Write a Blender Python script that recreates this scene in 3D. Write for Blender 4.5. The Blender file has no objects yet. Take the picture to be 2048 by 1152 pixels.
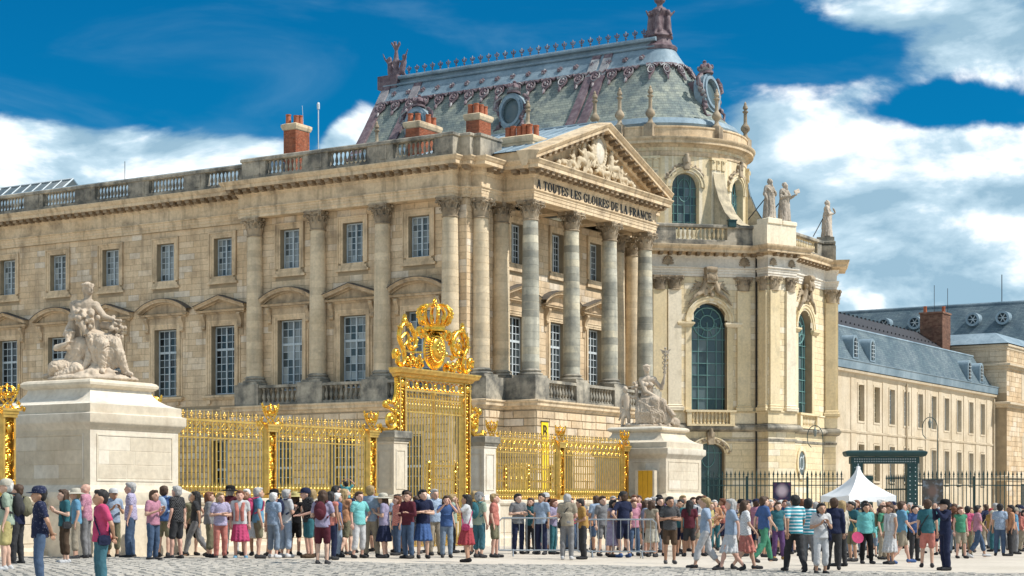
import bpy, math, random
from math import sin, cos, pi, radians, sqrt, atan2, hypot
from mathutils import Vector as V, Matrix as M, noise as NZ
random.seed(7)
S = bpy.context.scene
COL = S.collection
# ------------------------------------------------------------------ camera, sky, sun, exposure
EYE = 1.5
HEAD = math.atan2(3600, 5824)                 # the palace runs along x and y; the camera looks north-west across it
RX, RY = cos(HEAD), sin(HEAD)                 # camera right
FX, FY = -sin(HEAD), cos(HEAD)                # camera forward
cd = bpy.data.cameras.new('camera')
cam = bpy.data.objects.new('camera', cd)
COL.objects.link(cam)
cam.location = (0, 0, EYE)
cam.rotation_euler = (pi / 2, 0, HEAD)
cd.sensor_width = 36
cd.lens = 3600 / 2048 * 36
cd.shift_y = (1013 - 576) / 2048
cd.clip_start = .5
cd.clip_end = 3000
S.camera = cam
S.render.engine = 'CYCLES'
S.render.resolution_x, S.render.resolution_y = 1024, 576
SUN_EL, SUN_AZ = radians(50), radians(19)     # azimuth measured from +x towards +y
sd = bpy.data.lights.new('sun', 'SUN')
sd.energy = 2.05
sd.angle = radians(.6)
sd.color = (1, .96, .89)
so = bpy.data.objects.new('sun', sd)
COL.objects.link(so)
sdir = V((cos(SUN_EL) * cos(SUN_AZ), cos(SUN_EL) * sin(SUN_AZ), sin(SUN_EL)))
so.rotation_euler = sdir.to_track_quat('Z', 'Y').to_euler()
so.location = (40, 0, 80)
S.view_settings.view_transform = 'Standard'
S.view_settings.look = 'None'
S.view_settings.gamma = 1
S.cycles.max_bounces = 6
S.cycles.diffuse_bounces = 4
S.cycles.glossy_bounces = 3
S.cycles.caustics_reflective = False
S.cycles.caustics_refractive = False
S.cycles.use_denoising = True
S.view_settings.exposure = 1.34


def make_world():
    w = bpy.data.worlds.new('World')
    S.world = w
    w.use_nodes = True
    nt = w.node_tree
    n, l = nt.nodes, nt.links
    n.clear()
    out = n.new('ShaderNodeOutputWorld')
    bg = n.new('ShaderNodeBackground')
    bg.inputs[1].default_value = .14
    l.new(bg.outputs[0], out.inputs[0])
    sky = n.new('ShaderNodeTexSky')
    sky.sky_type = 'NISHITA'
    sky.sun_disc = False
    sky.sun_elevation = SUN_EL
    sky.sun_rotation = pi / 2 - SUN_AZ
    sky.air_density = 1.0
    sky.dust_density = .3
    sky.ozone_density = 3.0
    hs = n.new('ShaderNodeMix')
    hs.data_type = 'RGBA'
    hs.blend_type = 'MULTIPLY'
    hs.inputs[0].default_value = 1
    l.new(sky.outputs[0], hs.inputs[6])
    hs.inputs[7].default_value = (.003, .165, .252, 1)
    tc = n.new('ShaderNodeTexCoord')
    sep = n.new('ShaderNodeSeparateXYZ')
    l.new(tc.outputs['Generated'], sep.inputs[0])

    def ma(op, a, b=None, c=None, clamp=False):
        m = n.new('ShaderNodeMath')
        m.operation = op
        m.use_clamp = clamp
        for i, x in enumerate((a, b, c)):
            if x is None:
                continue
            if isinstance(x, (int, float)):
                m.inputs[i].default_value = x
            else:
                l.new(x, m.inputs[i])
        return m.outputs[0]
    az = ma('ARCTAN2', sep.outputs[1], sep.outputs[0])
    el = ma('ARCSINE', sep.outputs[2])

    def noise(sx, sy, sz, scale, det, dist=0.0, off=(0, 0, 0), rough=.5):
        mp = n.new('ShaderNodeMapping')
        mp.inputs['Scale'].default_value = (sx, sy, sz)
        mp.inputs['Location'].default_value = (3.1 + off[0], 1.7 + off[1], .4 + off[2])
        l.new(tc.outputs['Generated'], mp.inputs[0])
        t = n.new('ShaderNodeTexNoise')
        t.inputs['Scale'].default_value = scale
        t.inputs['Detail'].default_value = det
        t.inputs['Roughness'].default_value = rough
        t.inputs['Distortion'].default_value = dist
        l.new(mp.outputs[0], t.inputs['Vector'])
        return t.outputs[0]
    base = noise(1, 1, 1.9, 9, 9, .35, rough=.56)
    toward = noise(1, 1, 1.9, 9, 9, .35, off=(.020, .012, .030), rough=.56)      # the same field a little nearer the sun
    fine = noise(1, 1, 1.5, 34, 6, .3)
    dens = ma('ADD', ma('MULTIPLY', ma('SUBTRACT', base, .36), 1.5), ma('MULTIPLY', ma('SUBTRACT', fine, .5), .35))  # cloud cover raised round the whole sky, unseen parts too, to whiten ambient light
    # cloud banks (azimuth, elevation, half widths, weight): cumulus low on both sides of the chapel, open blue above
    def band(a0, e0, wa, we, wt):
        d = ma('ADD', ma('POWER', ma('DIVIDE', ma('SUBTRACT', az, a0), wa), 2), ma('POWER', ma('DIVIDE', ma('SUBTRACT', el, e0), we), 2))
        return ma('MULTIPLY', ma('POWER', 2.718, ma('MULTIPLY', d, -1)), wt)
    C0 = pi / 2 + HEAD

    def sky_at(px, py):
        X, Z = (px - 1024) / 3600, (1013 - py) / 3600
        return C0 - math.atan(X), math.atan(Z / sqrt(1 + X * X))
    acc = dens
    for px, py, w1, w2, wt in ((1850, 480, 330, 170, .62), (1600, 290, 190, 110, .42), (1960, 400, 140, 90, .4), (1850, 30, 290, 60, .30), (1990, 110, 150, 60, .30),
                               (220, 400, 450, 110, .62), (420, 310, 160, 60, .3), (720, 270, 90, 110, .6), (50, 300, 120, 60, .4),
                               (150, 90, 420, 120, -.75), (480, 150, 330, 90, -.7), (950, 40, 360, 190, -.9), (1300, 60, 200, 160, -.8), (1500, 70, 110, 80, -.6), (1900, 215, 190, 45, -.55), (1680, 110, 120, 50, -.5), (620, 300, 34, 80, -.5), (560, 200, 60, 60, -.4)):
        a0, e0 = sky_at(px, py)
        acc = ma('ADD', acc, band(a0, e0, w1 / 3600, w2 / 3600, wt))
    mask = n.new('ShaderNodeMapRange')
    mask.interpolation_type = 'SMOOTHERSTEP'
    mask.inputs['From Min'].default_value = .02
    mask.inputs['From Max'].default_value = .36
    l.new(acc, mask.inputs[0])
    shade = noise(1, 1, 2.0, 15, 8, .3)
    # thick parts of a cloud are lit white at the top and go grey-blue inside
    sh = ma('ADD', ma('ADD', ma('MULTIPLY', ma('SUBTRACT', shade, .5), 2.3), .47), ma('MULTIPLY', ma('SUBTRACT', base, toward), 3.6), clamp=True)
    cr = n.new('ShaderNodeValToRGB')
    cr.color_ramp.elements[0].color = (1.0, 1.55, 1.95, 1)
    cr.color_ramp.elements[1].color = (4.0, 4.0, 3.95, 1)
    cr.color_ramp.elements[0].position = .05
    cr.color_ramp.elements[1].position = .92
    e = cr.color_ramp.elements.new(.45)
    e.color = (1.75, 2.3, 2.65, 1)
    l.new(sh, cr.inputs[0])
    mx = n.new('ShaderNodeMix')
    mx.data_type = 'RGBA'
    l.new(ma('MULTIPLY', mask.outputs[0], .96), mx.inputs[0])
    # thin high veil over the blue
    veil = n.new('ShaderNodeMapRange')
    veil.interpolation_type = 'SMOOTHSTEP'
    veil.inputs['From Min'].default_value = .50
    veil.inputs['From Max'].default_value = .82
    veil.inputs['To Max'].default_value = .22
    l.new(noise(1, 1, 3.6, 5.5, 7, .6, off=(7.3, 2.2, 1.1), rough=.55), veil.inputs[0])
    mv = n.new('ShaderNodeMix')
    mv.data_type = 'RGBA'
    l.new(veil.outputs[0], mv.inputs[0])
    l.new(hs.outputs[2], mv.inputs[6])
    mv.inputs[7].default_value = (1.3, 2.1, 2.6, 1)
    l.new(mv.outputs[2], mx.inputs[6])
    l.new(cr.outputs[0], mx.inputs[7])
    l.new(mx.outputs[2], bg.inputs[0])


make_world()
# ------------------------------------------------------------------ mesh helpers
WORLD = {}                                     # world matrix of everything that parents something
I4 = M.Identity(4)


def T(x, y, z):
    return M.Translation((x, y, z))


def RZ(a):
    return M.Rotation(a, 4, 'Z')


def put(name, data, parent=None, mw=None, mat=None):
    o = bpy.data.objects.new(name, data)
    COL.objects.link(o)
    mw = mw or I4
    if parent:
        o.parent = parent
        o.matrix_parent_inverse = WORLD[parent.name].inverted()
    o.matrix_basis = mw
    WORLD[o.name] = mw.copy()
    if mat is not None:
        if len(data.materials) == 0:
            data.materials.append(mat)
        if data.materials[0] != mat:
            o.material_slots[0].link = 'OBJECT'
            o.material_slots[0].material = mat
    return o


def tag(o, label, cat, group=None):
    o['label'] = label
    o['category'] = cat
    if group:
        o['group'] = group
    return o


def thing(name, label, cat, mw=None, group=None):
    return tag(put(name, None, None, mw or I4), label, cat, group)


def struct(o, kind='structure'):
    o['kind'] = kind
    return o


class MB:
    """collects shapes for one mesh"""

    def __init__(s):
        s.v, s.f = [], []

    def add(s, vs, fs):
        b = len(s.v)
        s.v += [tuple(p) for p in vs]
        s.f += [tuple(i + b for i in q) for q in fs]
        return s

    def box(s, x0, x1, y0, y1, z0, z1):
        return s.add([(x0, y0, z0), (x1, y0, z0), (x1, y1, z0), (x0, y1, z0), (x0, y0, z1), (x1, y0, z1), (x1, y1, z1), (x0, y1, z1)],
                     [(0, 3, 2, 1), (4, 5, 6, 7), (0, 1, 5, 4), (1, 2, 6, 5), (2, 3, 7, 6), (3, 0, 4, 7)])

    def block(s, x0, x1, z0, z1, d, c=.012, y=0.0):
        """ashlar block: a front face at y-d with sloping edges, facing -y"""
        return s.add([(x0, y, z0), (x1, y, z0), (x1, y, z1), (x0, y, z1), (x0 + c, y - d, z0 + c), (x1 - c, y - d, z0 + c), (x1 - c, y - d, z1 - c), (x0 + c, y - d, z1 - c)],
                     [(4, 5, 6, 7), (0, 1, 5, 4), (1, 2, 6, 5), (2, 3, 7, 6), (3, 0, 4, 7)])

    def quad(s, *p):
        return s.add(p, [tuple(range(len(p)))])

    def prism(s, poly, z0, z1):
        n = len(poly)
        return s.add([(x, y, z0) for x, y in poly] + [(x, y, z1) for x, y in poly],
                     [tuple(range(n - 1, -1, -1)), tuple(range(n, 2 * n))] + [(i, (i + 1) % n, n + (i + 1) % n, n + i) for i in range(n)])

    def plate(s, poly, y0, y1):
        """polygon in the xz plane extruded from y0 (front) to y1 (back)"""
        n = len(poly)
        return s.add([(x, y0, z) for x, z in poly] + [(x, y1, z) for x, z in poly],
                     [tuple(range(n)), tuple(range(2 * n - 1, n - 1, -1))] + [(i, n + i, n + (i + 1) % n, (i + 1) % n) for i in range(n)])

    def lathe(s, prof, seg=16, a0=0.0, a1=2 * pi, c=(0, 0, 0), sx=1.0, sy=1.0):
        full = abs(a1 - a0 - 2 * pi) < 1e-6
        m = seg if full else seg + 1
        vs = []
        for r, z in prof:
            for k in range(m):
                a = a0 + (a1 - a0) * k / seg
                vs.append((c[0] + r * sx * cos(a), c[1] + r * sy * sin(a), c[2] + z))
        fs = []
        for i in range(len(prof) - 1):
            for k in range(seg):
                k2 = (k + 1) % m
                fs.append((i * m + k, i * m + k2, (i + 1) * m + k2, (i + 1) * m + k))
        if full:
            if prof[0][0] > 1e-4:
                fs.append(tuple(range(m - 1, -1, -1)))
            if prof[-1][0] > 1e-4:
                fs.append(tuple(range((len(prof) - 1) * m, len(prof) * m)))
        return s.add(vs, fs)

    def sweep(s, path, prof, closed=False, capends=True):
        """moulding: path (x, y) with the outside on its right, profile (out, z), mitred corners"""
        n = len(path)
        P = [V((p[0], p[1])) for p in path]
        off = []
        for i in range(n):
            a = P[i - 1] if (i > 0 or closed) else None
            b = P[(i + 1) % n] if (i < n - 1 or closed) else None
            d1 = (P[i] - a).normalized() if a is not None else None
            d2 = (b - P[i]).normalized() if b is not None else None
            n1 = V((d1.y, -d1.x)) if d1 else None
            n2 = V((d2.y, -d2.x)) if d2 else None
            if n1 is None:
                off.append(n2)
            elif n2 is None:
                off.append(n1)
            else:
                q = n1 + n2
                off.append(q / max(.15, (1 + n1.dot(n2))))
        m = len(prof)
        vs = [(P[i].x + off[i].x * o, P[i].y + off[i].y * o, z) for i in range(n) for o, z in prof]
        fs = []
        for i in range(n if closed else n - 1):
            j = (i + 1) % n
            for k in range(m - 1):
                fs.append((i * m + k, j * m + k, j * m + k + 1, i * m + k + 1))
        if capends and not closed:
            fs.append(tuple(range(m)))
            fs.append(tuple(range(n * m - 1, (n - 1) * m - 1, -1)))
        return s.add(vs, fs)

    def tube(s, pts, r, seg=6, flat=1.0, up=None):
        pts = [V(p) for p in pts]
        n = len(pts)
        rs = r if isinstance(r, (list, tuple)) else [r] * n
        vs = []
        prev = None
        for i in range(n):
            d = (pts[min(i + 1, n - 1)] - pts[max(i - 1, 0)])
            d = d.normalized() if d.length > 1e-9 else V((0, 0, 1))
            ref = prev if prev is not None else (V(up) if up else (V((1, 0, 0)) if abs(d.x) < .8 else V((0, 1, 0))))
            a = ref - d * ref.dot(d)
            if a.length < 1e-6:
                a = d.orthogonal()
            a.normalize()
            b = d.cross(a)
            prev = a
            for k in range(seg):
                t = 2 * pi * k / seg
                vs.append(pts[i] + a * (rs[i] * cos(t)) + b * (rs[i] * flat * sin(t)))
        fs = [(i * seg + k, i * seg + (k + 1) % seg, (i + 1) * seg + (k + 1) % seg, (i + 1) * seg + k) for i in range(n - 1) for k in range(seg)]
        fs.append(tuple(range(seg - 1, -1, -1)))
        fs.append(tuple(range((n - 1) * seg, n * seg)))
        return s.add(vs, fs)

    def ell(s, c, r, seg=10, rings=6, rot=None):
        if isinstance(r, (int, float)):
            r = (r, r, r)
        c = V(c)
        vs = []
        for i in range(rings + 1):
            p = pi * i / rings
            for k in range(seg):
                t = 2 * pi * k / seg
                q = V((r[0] * sin(p) * cos(t), r[1] * sin(p) * sin(t), -r[2] * cos(p)))
                if rot:
                    q = rot @ q
                vs.append(c + q)
        fs = []
        for i in range(rings):
            for k in range(seg):
                a, b, cc, d = i * seg + k, i * seg + (k + 1) % seg, (i + 1) * seg + (k + 1) % seg, (i + 1) * seg + k
                if i == 0:
                    fs.append((a, cc, d))
                elif i == rings - 1:
                    fs.append((a, b, d))
                else:
                    fs.append((a, b, cc, d))
        return s.add(vs, fs)

    def cap(s, p, q, r0, r1, seg=10, sx=1.0):
        """tapered limb with round ends"""
        p, q = V(p), V(q)
        d = (q - p)
        L = d.length
        d.normalize()
        pts, rs = [], []
        for k in (-.95, -.7, -.35, 0):
            pts.append(p + d * (k * r0))
            rs.append(r0 * sqrt(max(0.02, 1 - k * k)))
        for k in (0, .35, .7, .95):
            pts.append(q + d * (k * r1))
            rs.append(r1 * sqrt(max(0.02, 1 - k * k)))
        return s.tube(pts, rs, seg, flat=sx)

    def merge(s, o, mw=None):
        return s.add([mw @ V(p) for p in o.v] if mw else o.v, o.f)

    def mesh(s, name, smooth=None, mat=None):
        me = bpy.data.meshes.new(name)
        me.from_pydata(s.v, [], s.f)
        if smooth is not None:
            me.polygons.foreach_set('use_smooth', [True] * len(me.polygons))
            if smooth < 3:
                me.set_sharp_from_angle(angle=smooth)
        if mat is not None:
            me.materials.append(mat)
        me.update()
        return me

    def obj(s, name, mat, parent=None, smooth=None, mw=None):
        return put(name, s.mesh(name, smooth, mat), parent, mw)


def spiral(c, r0, r1, a0, turns, n=18):
    """points of a scroll in the xz plane, from radius r0 at angle a0 winding in to r1"""
    return [(c[0] + (r0 + (r1 - r0) * (i / n) ** .8) * cos(a0 + turns * 2 * pi * i / n), c[1], c[2] + (r0 + (r1 - r0) * (i / n) ** .8) * sin(a0 + turns * 2 * pi * i / n)) for i in range(n + 1)]


def curve(pts, n=4):
    """smooth line through the points"""
    P = [V(p) for p in pts]
    out = []
    for i in range(len(P) - 1):
        a, b, c, d = P[max(i - 1, 0)], P[i], P[i + 1], P[min(i + 2, len(P) - 1)]
        for k in range(n):
            t = k / n
            out.append(.5 * (2 * b + (c - a) * t + (2 * a - 5 * b + 4 * c - d) * t * t + (3 * b - a - 3 * c + d) * t ** 3))
    return out + [P[-1]]


def bez(p0, p1, p2, p3, n=8):
    r = []
    p0, p1, p2, p3 = V(p0), V(p1), V(p2), V(p3)
    for i in range(n + 1):
        t = i / n
        r.append(p0 * (1 - t) ** 3 + p1 * (3 * t * (1 - t) ** 2) + p2 * (3 * t * t * (1 - t)) + p3 * t ** 3)
    return r


TMP = bpy.data.scenes.new('workshop')      # shapes are skinned here, away from the big scene; removed at the end


def remeshed(mb, voxel, smooth_it=4, name='form', disp=None):
    """one continuous skin round a set of overlapping closed shapes"""
    me = mb.mesh(name)
    o = bpy.data.objects.new('tmp', me)
    TMP.collection.objects.link(o)
    r = o.modifiers.new('r', 'REMESH')
    r.mode = 'VOXEL'
    r.voxel_size = voxel
    if smooth_it:
        q = o.modifiers.new('s', 'SMOOTH')
        q.factor = .5
        q.iterations = smooth_it
    TMP.view_layers[0].update()
    dg = TMP.view_layers[0].depsgraph
    out = bpy.data.meshes.new_from_object(o.evaluated_get(dg))
    bpy.data.objects.remove(o)
    bpy.data.meshes.remove(me)
    out.name = name
    if disp:
        new = []
        for v, nn in [(v.co.copy(), v.normal.copy()) for v in out.vertices]:
            v += nn * disp(v, nn)
            new += [v.x, v.y, v.z]
        out.vertices.foreach_set('co', new)
    out.polygons.foreach_set('use_smooth', [True] * len(out.polygons))
    out.update()
    return out


# ------------------------------------------------------------------ materials (base colours only)
MATS = {}


def nodes(name):
    m = bpy.data.materials.new(name)
    m.use_nodes = True
    nt = m.node_tree
    b = nt.nodes['Principled BSDF']
    MATS[name] = m
    return m, nt.nodes, nt.links, b


def tex_noise(n, l, scale, det=5, stretch=None, rough=.55, loc=0.0):
    g = n.new('ShaderNodeNewGeometry')
    src = g.outputs['Position']
    if stretch:
        mp = n.new('ShaderNodeMapping')
        mp.inputs['Scale'].default_value = stretch
        mp.inputs['Location'].default_value = (loc, loc, loc)
        l.new(src, mp.inputs[0])
        src = mp.outputs[0]
    t = n.new('ShaderNodeTexNoise')
    t.inputs['Scale'].default_value = scale
    t.inputs['Detail'].default_value = det
    t.inputs['Roughness'].default_value = rough
    l.new(src, t.inputs['Vector'])
    return t.outputs[0]


def ramp(n, l, src, lo, hi, c0=(0, 0, 0, 1), c1=(1, 1, 1, 1)):
    r = n.new('ShaderNodeValToRGB')
    r.color_ramp.elements[0].position = lo
    r.color_ramp.elements[1].position = hi
    r.color_ramp.elements[0].color = c0
    r.color_ramp.elements[1].color = c1
    l.new(src, r.inputs[0])
    return r.outputs[0]


def mixc(n, l, fac, a, b, mode='MIX'):
    m = n.new('ShaderNodeMix')
    m.data_type = 'RGBA'
    m.blend_type = mode
    for i, x in ((0, fac), (6, a), (7, b)):
        if isinstance(x, (int, float)):
            m.inputs[i].default_value = x
        elif isinstance(x, tuple):
            m.inputs[i].default_value = x if len(x) == 4 else x + (1,)
        else:
            l.new(x, m.inputs[i])
    return m.outputs[2]


def rnd(n, l):
    """one random number for each piece"""
    g = n.new('ShaderNodeNewGeometry')
    o = n.new('ShaderNodeObjectInfo')
    a = n.new('ShaderNodeMath')
    a.operation = 'ADD'
    l.new(g.outputs['Random Per Island'], a.inputs[0])
    l.new(o.outputs['Random'], a.inputs[1])
    f = n.new('ShaderNodeMath')
    f.operation = 'FRACT'
    l.new(a.outputs[0], f.inputs[0])
    return f.outputs[0]


def stone(name, c1, c2, var=.12, tint=None, dirt=(.16, .15, .13), dirt_amt=.35, streak=.35, rough=.85, bump=.15, blotch=.5, dlo=.52, dhi=.72):
    m, n, l, b = nodes(name)
    col = mixc(n, l, ramp(n, l, tex_noise(n, l, blotch, 3), .35, .65), c1, c2)
    rr = rnd(n, l)
    v = ramp(n, l, rr, 0, 1, (1 - var, 1 - var, 1 - var, 1), (1 + var * .6,) * 3 + (1,))
    col = mixc(n, l, 1.0, col, v, 'MULTIPLY')
    if tint:
        r2 = ramp(n, l, rr, .72, .95)
        col = mixc(n, l, r2, col, tint)
    col = mixc(n, l, .6, col, ramp(n, l, tex_noise(n, l, 7, 4), .3, .7, (.8, .8, .8, 1), (1.12, 1.12, 1.12, 1)), 'MULTIPLY')
    d1 = ramp(n, l, tex_noise(n, l, .9, 6, None, .65), dlo, dhi)
    d2 = ramp(n, l, tex_noise(n, l, 1.0, 4, (2.6, 2.6, .22)), .52, .78)
    f1 = n.new('ShaderNodeMath')
    f1.operation = 'MULTIPLY'
    l.new(d1, f1.inputs[0])
    f1.inputs[1].default_value = dirt_amt
    col = mixc(n, l, f1.outputs[0], col, dirt)
    f2 = n.new('ShaderNodeMath')
    f2.operation = 'MULTIPLY'
    l.new(d2, f2.inputs[0])
    f2.inputs[1].default_value = streak
    col = mixc(n, l, f2.outputs[0], col, dirt)
    l.new(col, b.inputs['Base Color'])
    b.inputs['Roughness'].default_value = rough
    b.inputs['Specular IOR Level'].default_value = .25
    bp = n.new('ShaderNodeBump')
    bp.inputs['Strength'].default_value = bump
    bp.inputs['Distance'].default_value = .03
    l.new(tex_noise(n, l, 14, 3), bp.inputs['Height'])
    l.new(bp.outputs[0], b.inputs['Normal'])
    return m


def plain(name, c, rough=.6, metal=0.0, var=.1, scale=6, bump=0.0, spec=.5, piece=0.0):
    if name in MATS:
        return MATS[name]
    m, n, l, b = nodes(name)
    col = mixc(n, l, 1.0, c, ramp(n, l, tex_noise(n, l, scale, 5), .3, .7, (1 - var,) * 3 + (1,), (1 + var,) * 3 + (1,)), 'MULTIPLY')
    if piece:
        col = mixc(n, l, 1.0, col, ramp(n, l, rnd(n, l), 0, 1, (1 - piece,) * 3 + (1,), (1 + piece,) * 3 + (1,)), 'MULTIPLY')
    l.new(col, b.inputs['Base Color'])
    b.inputs['Roughness'].default_value = rough
    b.inputs['Metallic'].default_value = metal
    b.inputs['Specular IOR Level'].default_value = spec
    if bump:
        bp = n.new('ShaderNodeBump')
        bp.inputs['Strength'].default_value = bump
        bp.inputs['Distance'].default_value = .02
        l.new(tex_noise(n, l, scale * 3, 6), bp.inputs['Height'])
        l.new(bp.outputs[0], b.inputs['Normal'])
    return m


def glass(name, c0, c1, rough=.08, wob=.05):
    m, n, l, b = nodes(name)
    col = ramp(n, l, rnd(n, l), .15, .9, c0 + (1,), c1 + (1,))
    l.new(col, b.inputs['Base Color'])
    b.inputs['Roughness'].default_value = rough
    b.inputs['Specular IOR Level'].default_value = .5
    bp = n.new('ShaderNodeBump')
    bp.inputs['Strength'].default_value = wob
    bp.inputs['Distance'].default_value = .05
    l.new(tex_noise(n, l, 2.5, 2), bp.inputs['Height'])
    l.new(bp.outputs[0], b.inputs['Normal'])
    return m


def slate_courses(m, w=.42, h=.2):
    """lays courses of slates over a stone material: tone for each slate and a dark lap"""
    n, l = m.node_tree.nodes, m.node_tree.links
    b = n['Principled BSDF']
    g = n.new('ShaderNodeNewGeometry')
    sp = n.new('ShaderNodeSeparateXYZ')
    l.new(g.outputs['Position'], sp.inputs[0])
    ad = n.new('ShaderNodeMath')
    l.new(sp.outputs[0], ad.inputs[0])
    l.new(sp.outputs[1], ad.inputs[1])
    cb = n.new('ShaderNodeCombineXYZ')
    l.new(ad.outputs[0], cb.inputs[0])
    l.new(sp.outputs[2], cb.inputs[1])
    t = n.new('ShaderNodeTexBrick')
    l.new(cb.outputs[0], t.inputs[0])
    t.inputs['Color1'].default_value = (.78, .80, .84, 1)
    t.inputs['Color2'].default_value = (1.15, 1.13, 1.08, 1)
    t.inputs['Mortar'].default_value = (.5, .5, .52, 1)
    t.inputs['Scale'].default_value = 1
    t.inputs['Brick Width'].default_value = w
    t.inputs['Row Height'].default_value = h
    t.inputs['Mortar Size'].default_value = .012
    src = b.inputs['Base Color'].links[0].from_socket
    l.new(mixc(n, l, 1.0, src, t.outputs['Color'], 'MULTIPLY'), b.inputs['Base Color'])


WARM = stone('warm limestone', (.66, .485, .30), (.73, .575, .39), .15, (.71, .61, .48), dirt=(.25, .185, .125), dirt_amt=.6, streak=.7, dlo=.48)
TRIM = stone('moulded limestone', (.65, .49, .31), (.72, .57, .385), .06, None, dirt=(.17, .125, .085), dirt_amt=.65, streak=.75, dlo=.47)
PALE = stone('pale limestone', (.62, .535, .41), (.69, .605, .475), .08, (.70, .64, .54), dirt=(.40, .32, .225), dirt_amt=.5, streak=.5)
CHAP = stone('cream limestone', (.72, .585, .36), (.78, .65, .43), .08, (.80, .71, .55), dirt=(.33, .28, .19), dirt_amt=.4, streak=.35)
CHAPW = stone('washed limestone', (.72, .65, .54), (.80, .75, .67), .06, None, dirt=(.30, .26, .2), dirt_amt=.4, streak=.3)
DARK = stone('lichen stained stone', (.34, .31, .255), (.50, .445, .35), .1, None, dirt=(.055, .06, .06), dirt_amt=.8, streak=.65, dlo=.42, dhi=.62)
DRUM = stone('column stone', (.60, .48, .32), (.67, .55, .385), .14, None, dirt=(.20, .19, .16), dirt_amt=.55, streak=.45)
DRUMW = stone('weathered column stone', (.44, .42, .34), (.56, .53, .43), .42, (.60, .54, .40), dirt=(.16, .17, .16), dirt_amt=.75, streak=.55, dlo=.44, dhi=.66)
CAPST = stone('carved stone', (.34, .265, .18), (.47, .38, .27), .1, None, dirt=(.10, .08, .06), dirt_amt=.7, streak=.5, dlo=.45, dhi=.66)
STAT = stone('statue stone', (.54, .44, .335), (.63, .525, .41), .05, None, dirt=(.17, .135, .10), dirt_amt=.65, streak=.7, bump=.3, dlo=.47)
STATG = stone('grey statue stone', (.42, .36, .29), (.56, .48, .40), .05, None, dirt=(.12, .105, .09), dirt_amt=.7, streak=.75, bump=.25)
BRICK = stone('red brick', (.36, .11, .055), (.44, .16, .085), .3, (.30, .12, .07), dirt=(.10, .06, .05), dirt_amt=.5, streak=.35, bump=.4, blotch=2.5)
SLATE = stone('weathered slate', (.20, .24, .23), (.38, .40, .33), .12, None, dirt=(.09, .125, .145), dirt_amt=.65, streak=.9, bump=.5, blotch=.6)
slate_courses(SLATE)
FARST = stone('pale warm limestone', (.56, .46, .325), (.64, .545, .41), .07, None, dirt=(.32, .26, .18), dirt_amt=.4, streak=.45)
SLATEB = stone('blue slate', (.10, .15, .18), (.165, .215, .24), .1, None, dirt=(.08, .12, .15), dirt_amt=.5, streak=.5, bump=.4)
slate_courses(SLATEB)
LEAD = stone('lead sheet', (.17, .24, .29), (.29, .37, .42), .1, None, dirt=(.12, .17, .21), dirt_amt=.5, streak=.5, rough=.5, bump=.1)
LEADO = stone('cast lead ornament', (.13, .085, .10), (.24, .18, .19), .2, (.36, .36, .36), dirt=(.07, .05, .06), dirt_amt=.6, streak=.3, rough=.6, bump=.3, blotch=3)
PAVE = stone('worn paving', (.52, .46, .38), (.60, .535, .45), .1, None, dirt=(.34, .28, .21), dirt_amt=.3, streak=0, bump=.3, blotch=.25)
COBB = stone('granite cobble', (.34, .32, .285), (.43, .40, .355), .12, None, dirt=(.20, .19, .175), dirt_amt=.5, streak=0, bump=.5, blotch=.25)
GOLD = plain('gilding', (.86, .48, .07), .24, 1.0, .28, 9, .35)
GOLDB = plain('gilded iron bar', (.72, .46, .12), .42, .7, .25, 5, .1)
TERRA = plain('terracotta', (.38, .125, .065), .8, 0, .2, 9, .1, .3, .15)
FRAME = plain('grey blue paint', (.44, .51, .55), .55, 0, .1, 4)
FRAMEW = plain('white paint', (.55, .60, .62), .5, 0, .08, 4)
FRAMEY = plain('cream paint', (.50, .42, .26), .55, 0, .08, 4)
IRON = plain('dark green iron', (.009, .045, .047), .45, .1, .2, 5)
BLACK = plain('black iron', (.02, .022, .025), .5, .2, .2, 5)
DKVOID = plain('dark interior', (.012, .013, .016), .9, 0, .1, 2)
GLZ = glass('window glass', (.05, .065, .07), (.34, .37, .37))
GLZD = glass('dark window glass', (.006, .010, .014), (.05, .065, .07))
GLZC = glass('leaded chapel glass', (.022, .045, .05), (.11, .15, .16), .12, .1)
YELLOW = plain('yellow banner cloth', (.90, .60, .01), .7, 0, .04, 3)
OCHRE = plain('ochre door paint', (.62, .33, .015), .5, 0, .1, 3)
WHITE = plain('white canvas', (.78, .80, .82), .6, 0, .03, 2)
STEEL = plain('galvanised steel', (.42, .45, .48), .35, .8, .1, 8)
LETTER = plain('black lettering', (.015, .015, .018), .5, 0, .1, 5)
# ------------------------------------------------------------------ ground
def cam_xy(X, D):
    """point on the ground plan, X metres right of the camera axis and D metres ahead"""
    return RX * X + FX * D, RY * X + FY * D


def gz(x, y):
    """the forecourt falls gently to the right"""
    X, D = RX * x + RY * y, FX * x + FY * y
    t = min(1, max(0, (35.5 - D) / 7))
    return .30 * math.tanh((.12 - .022 * X) / .30) - .17 * t * t * (3 - 2 * t)


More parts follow.
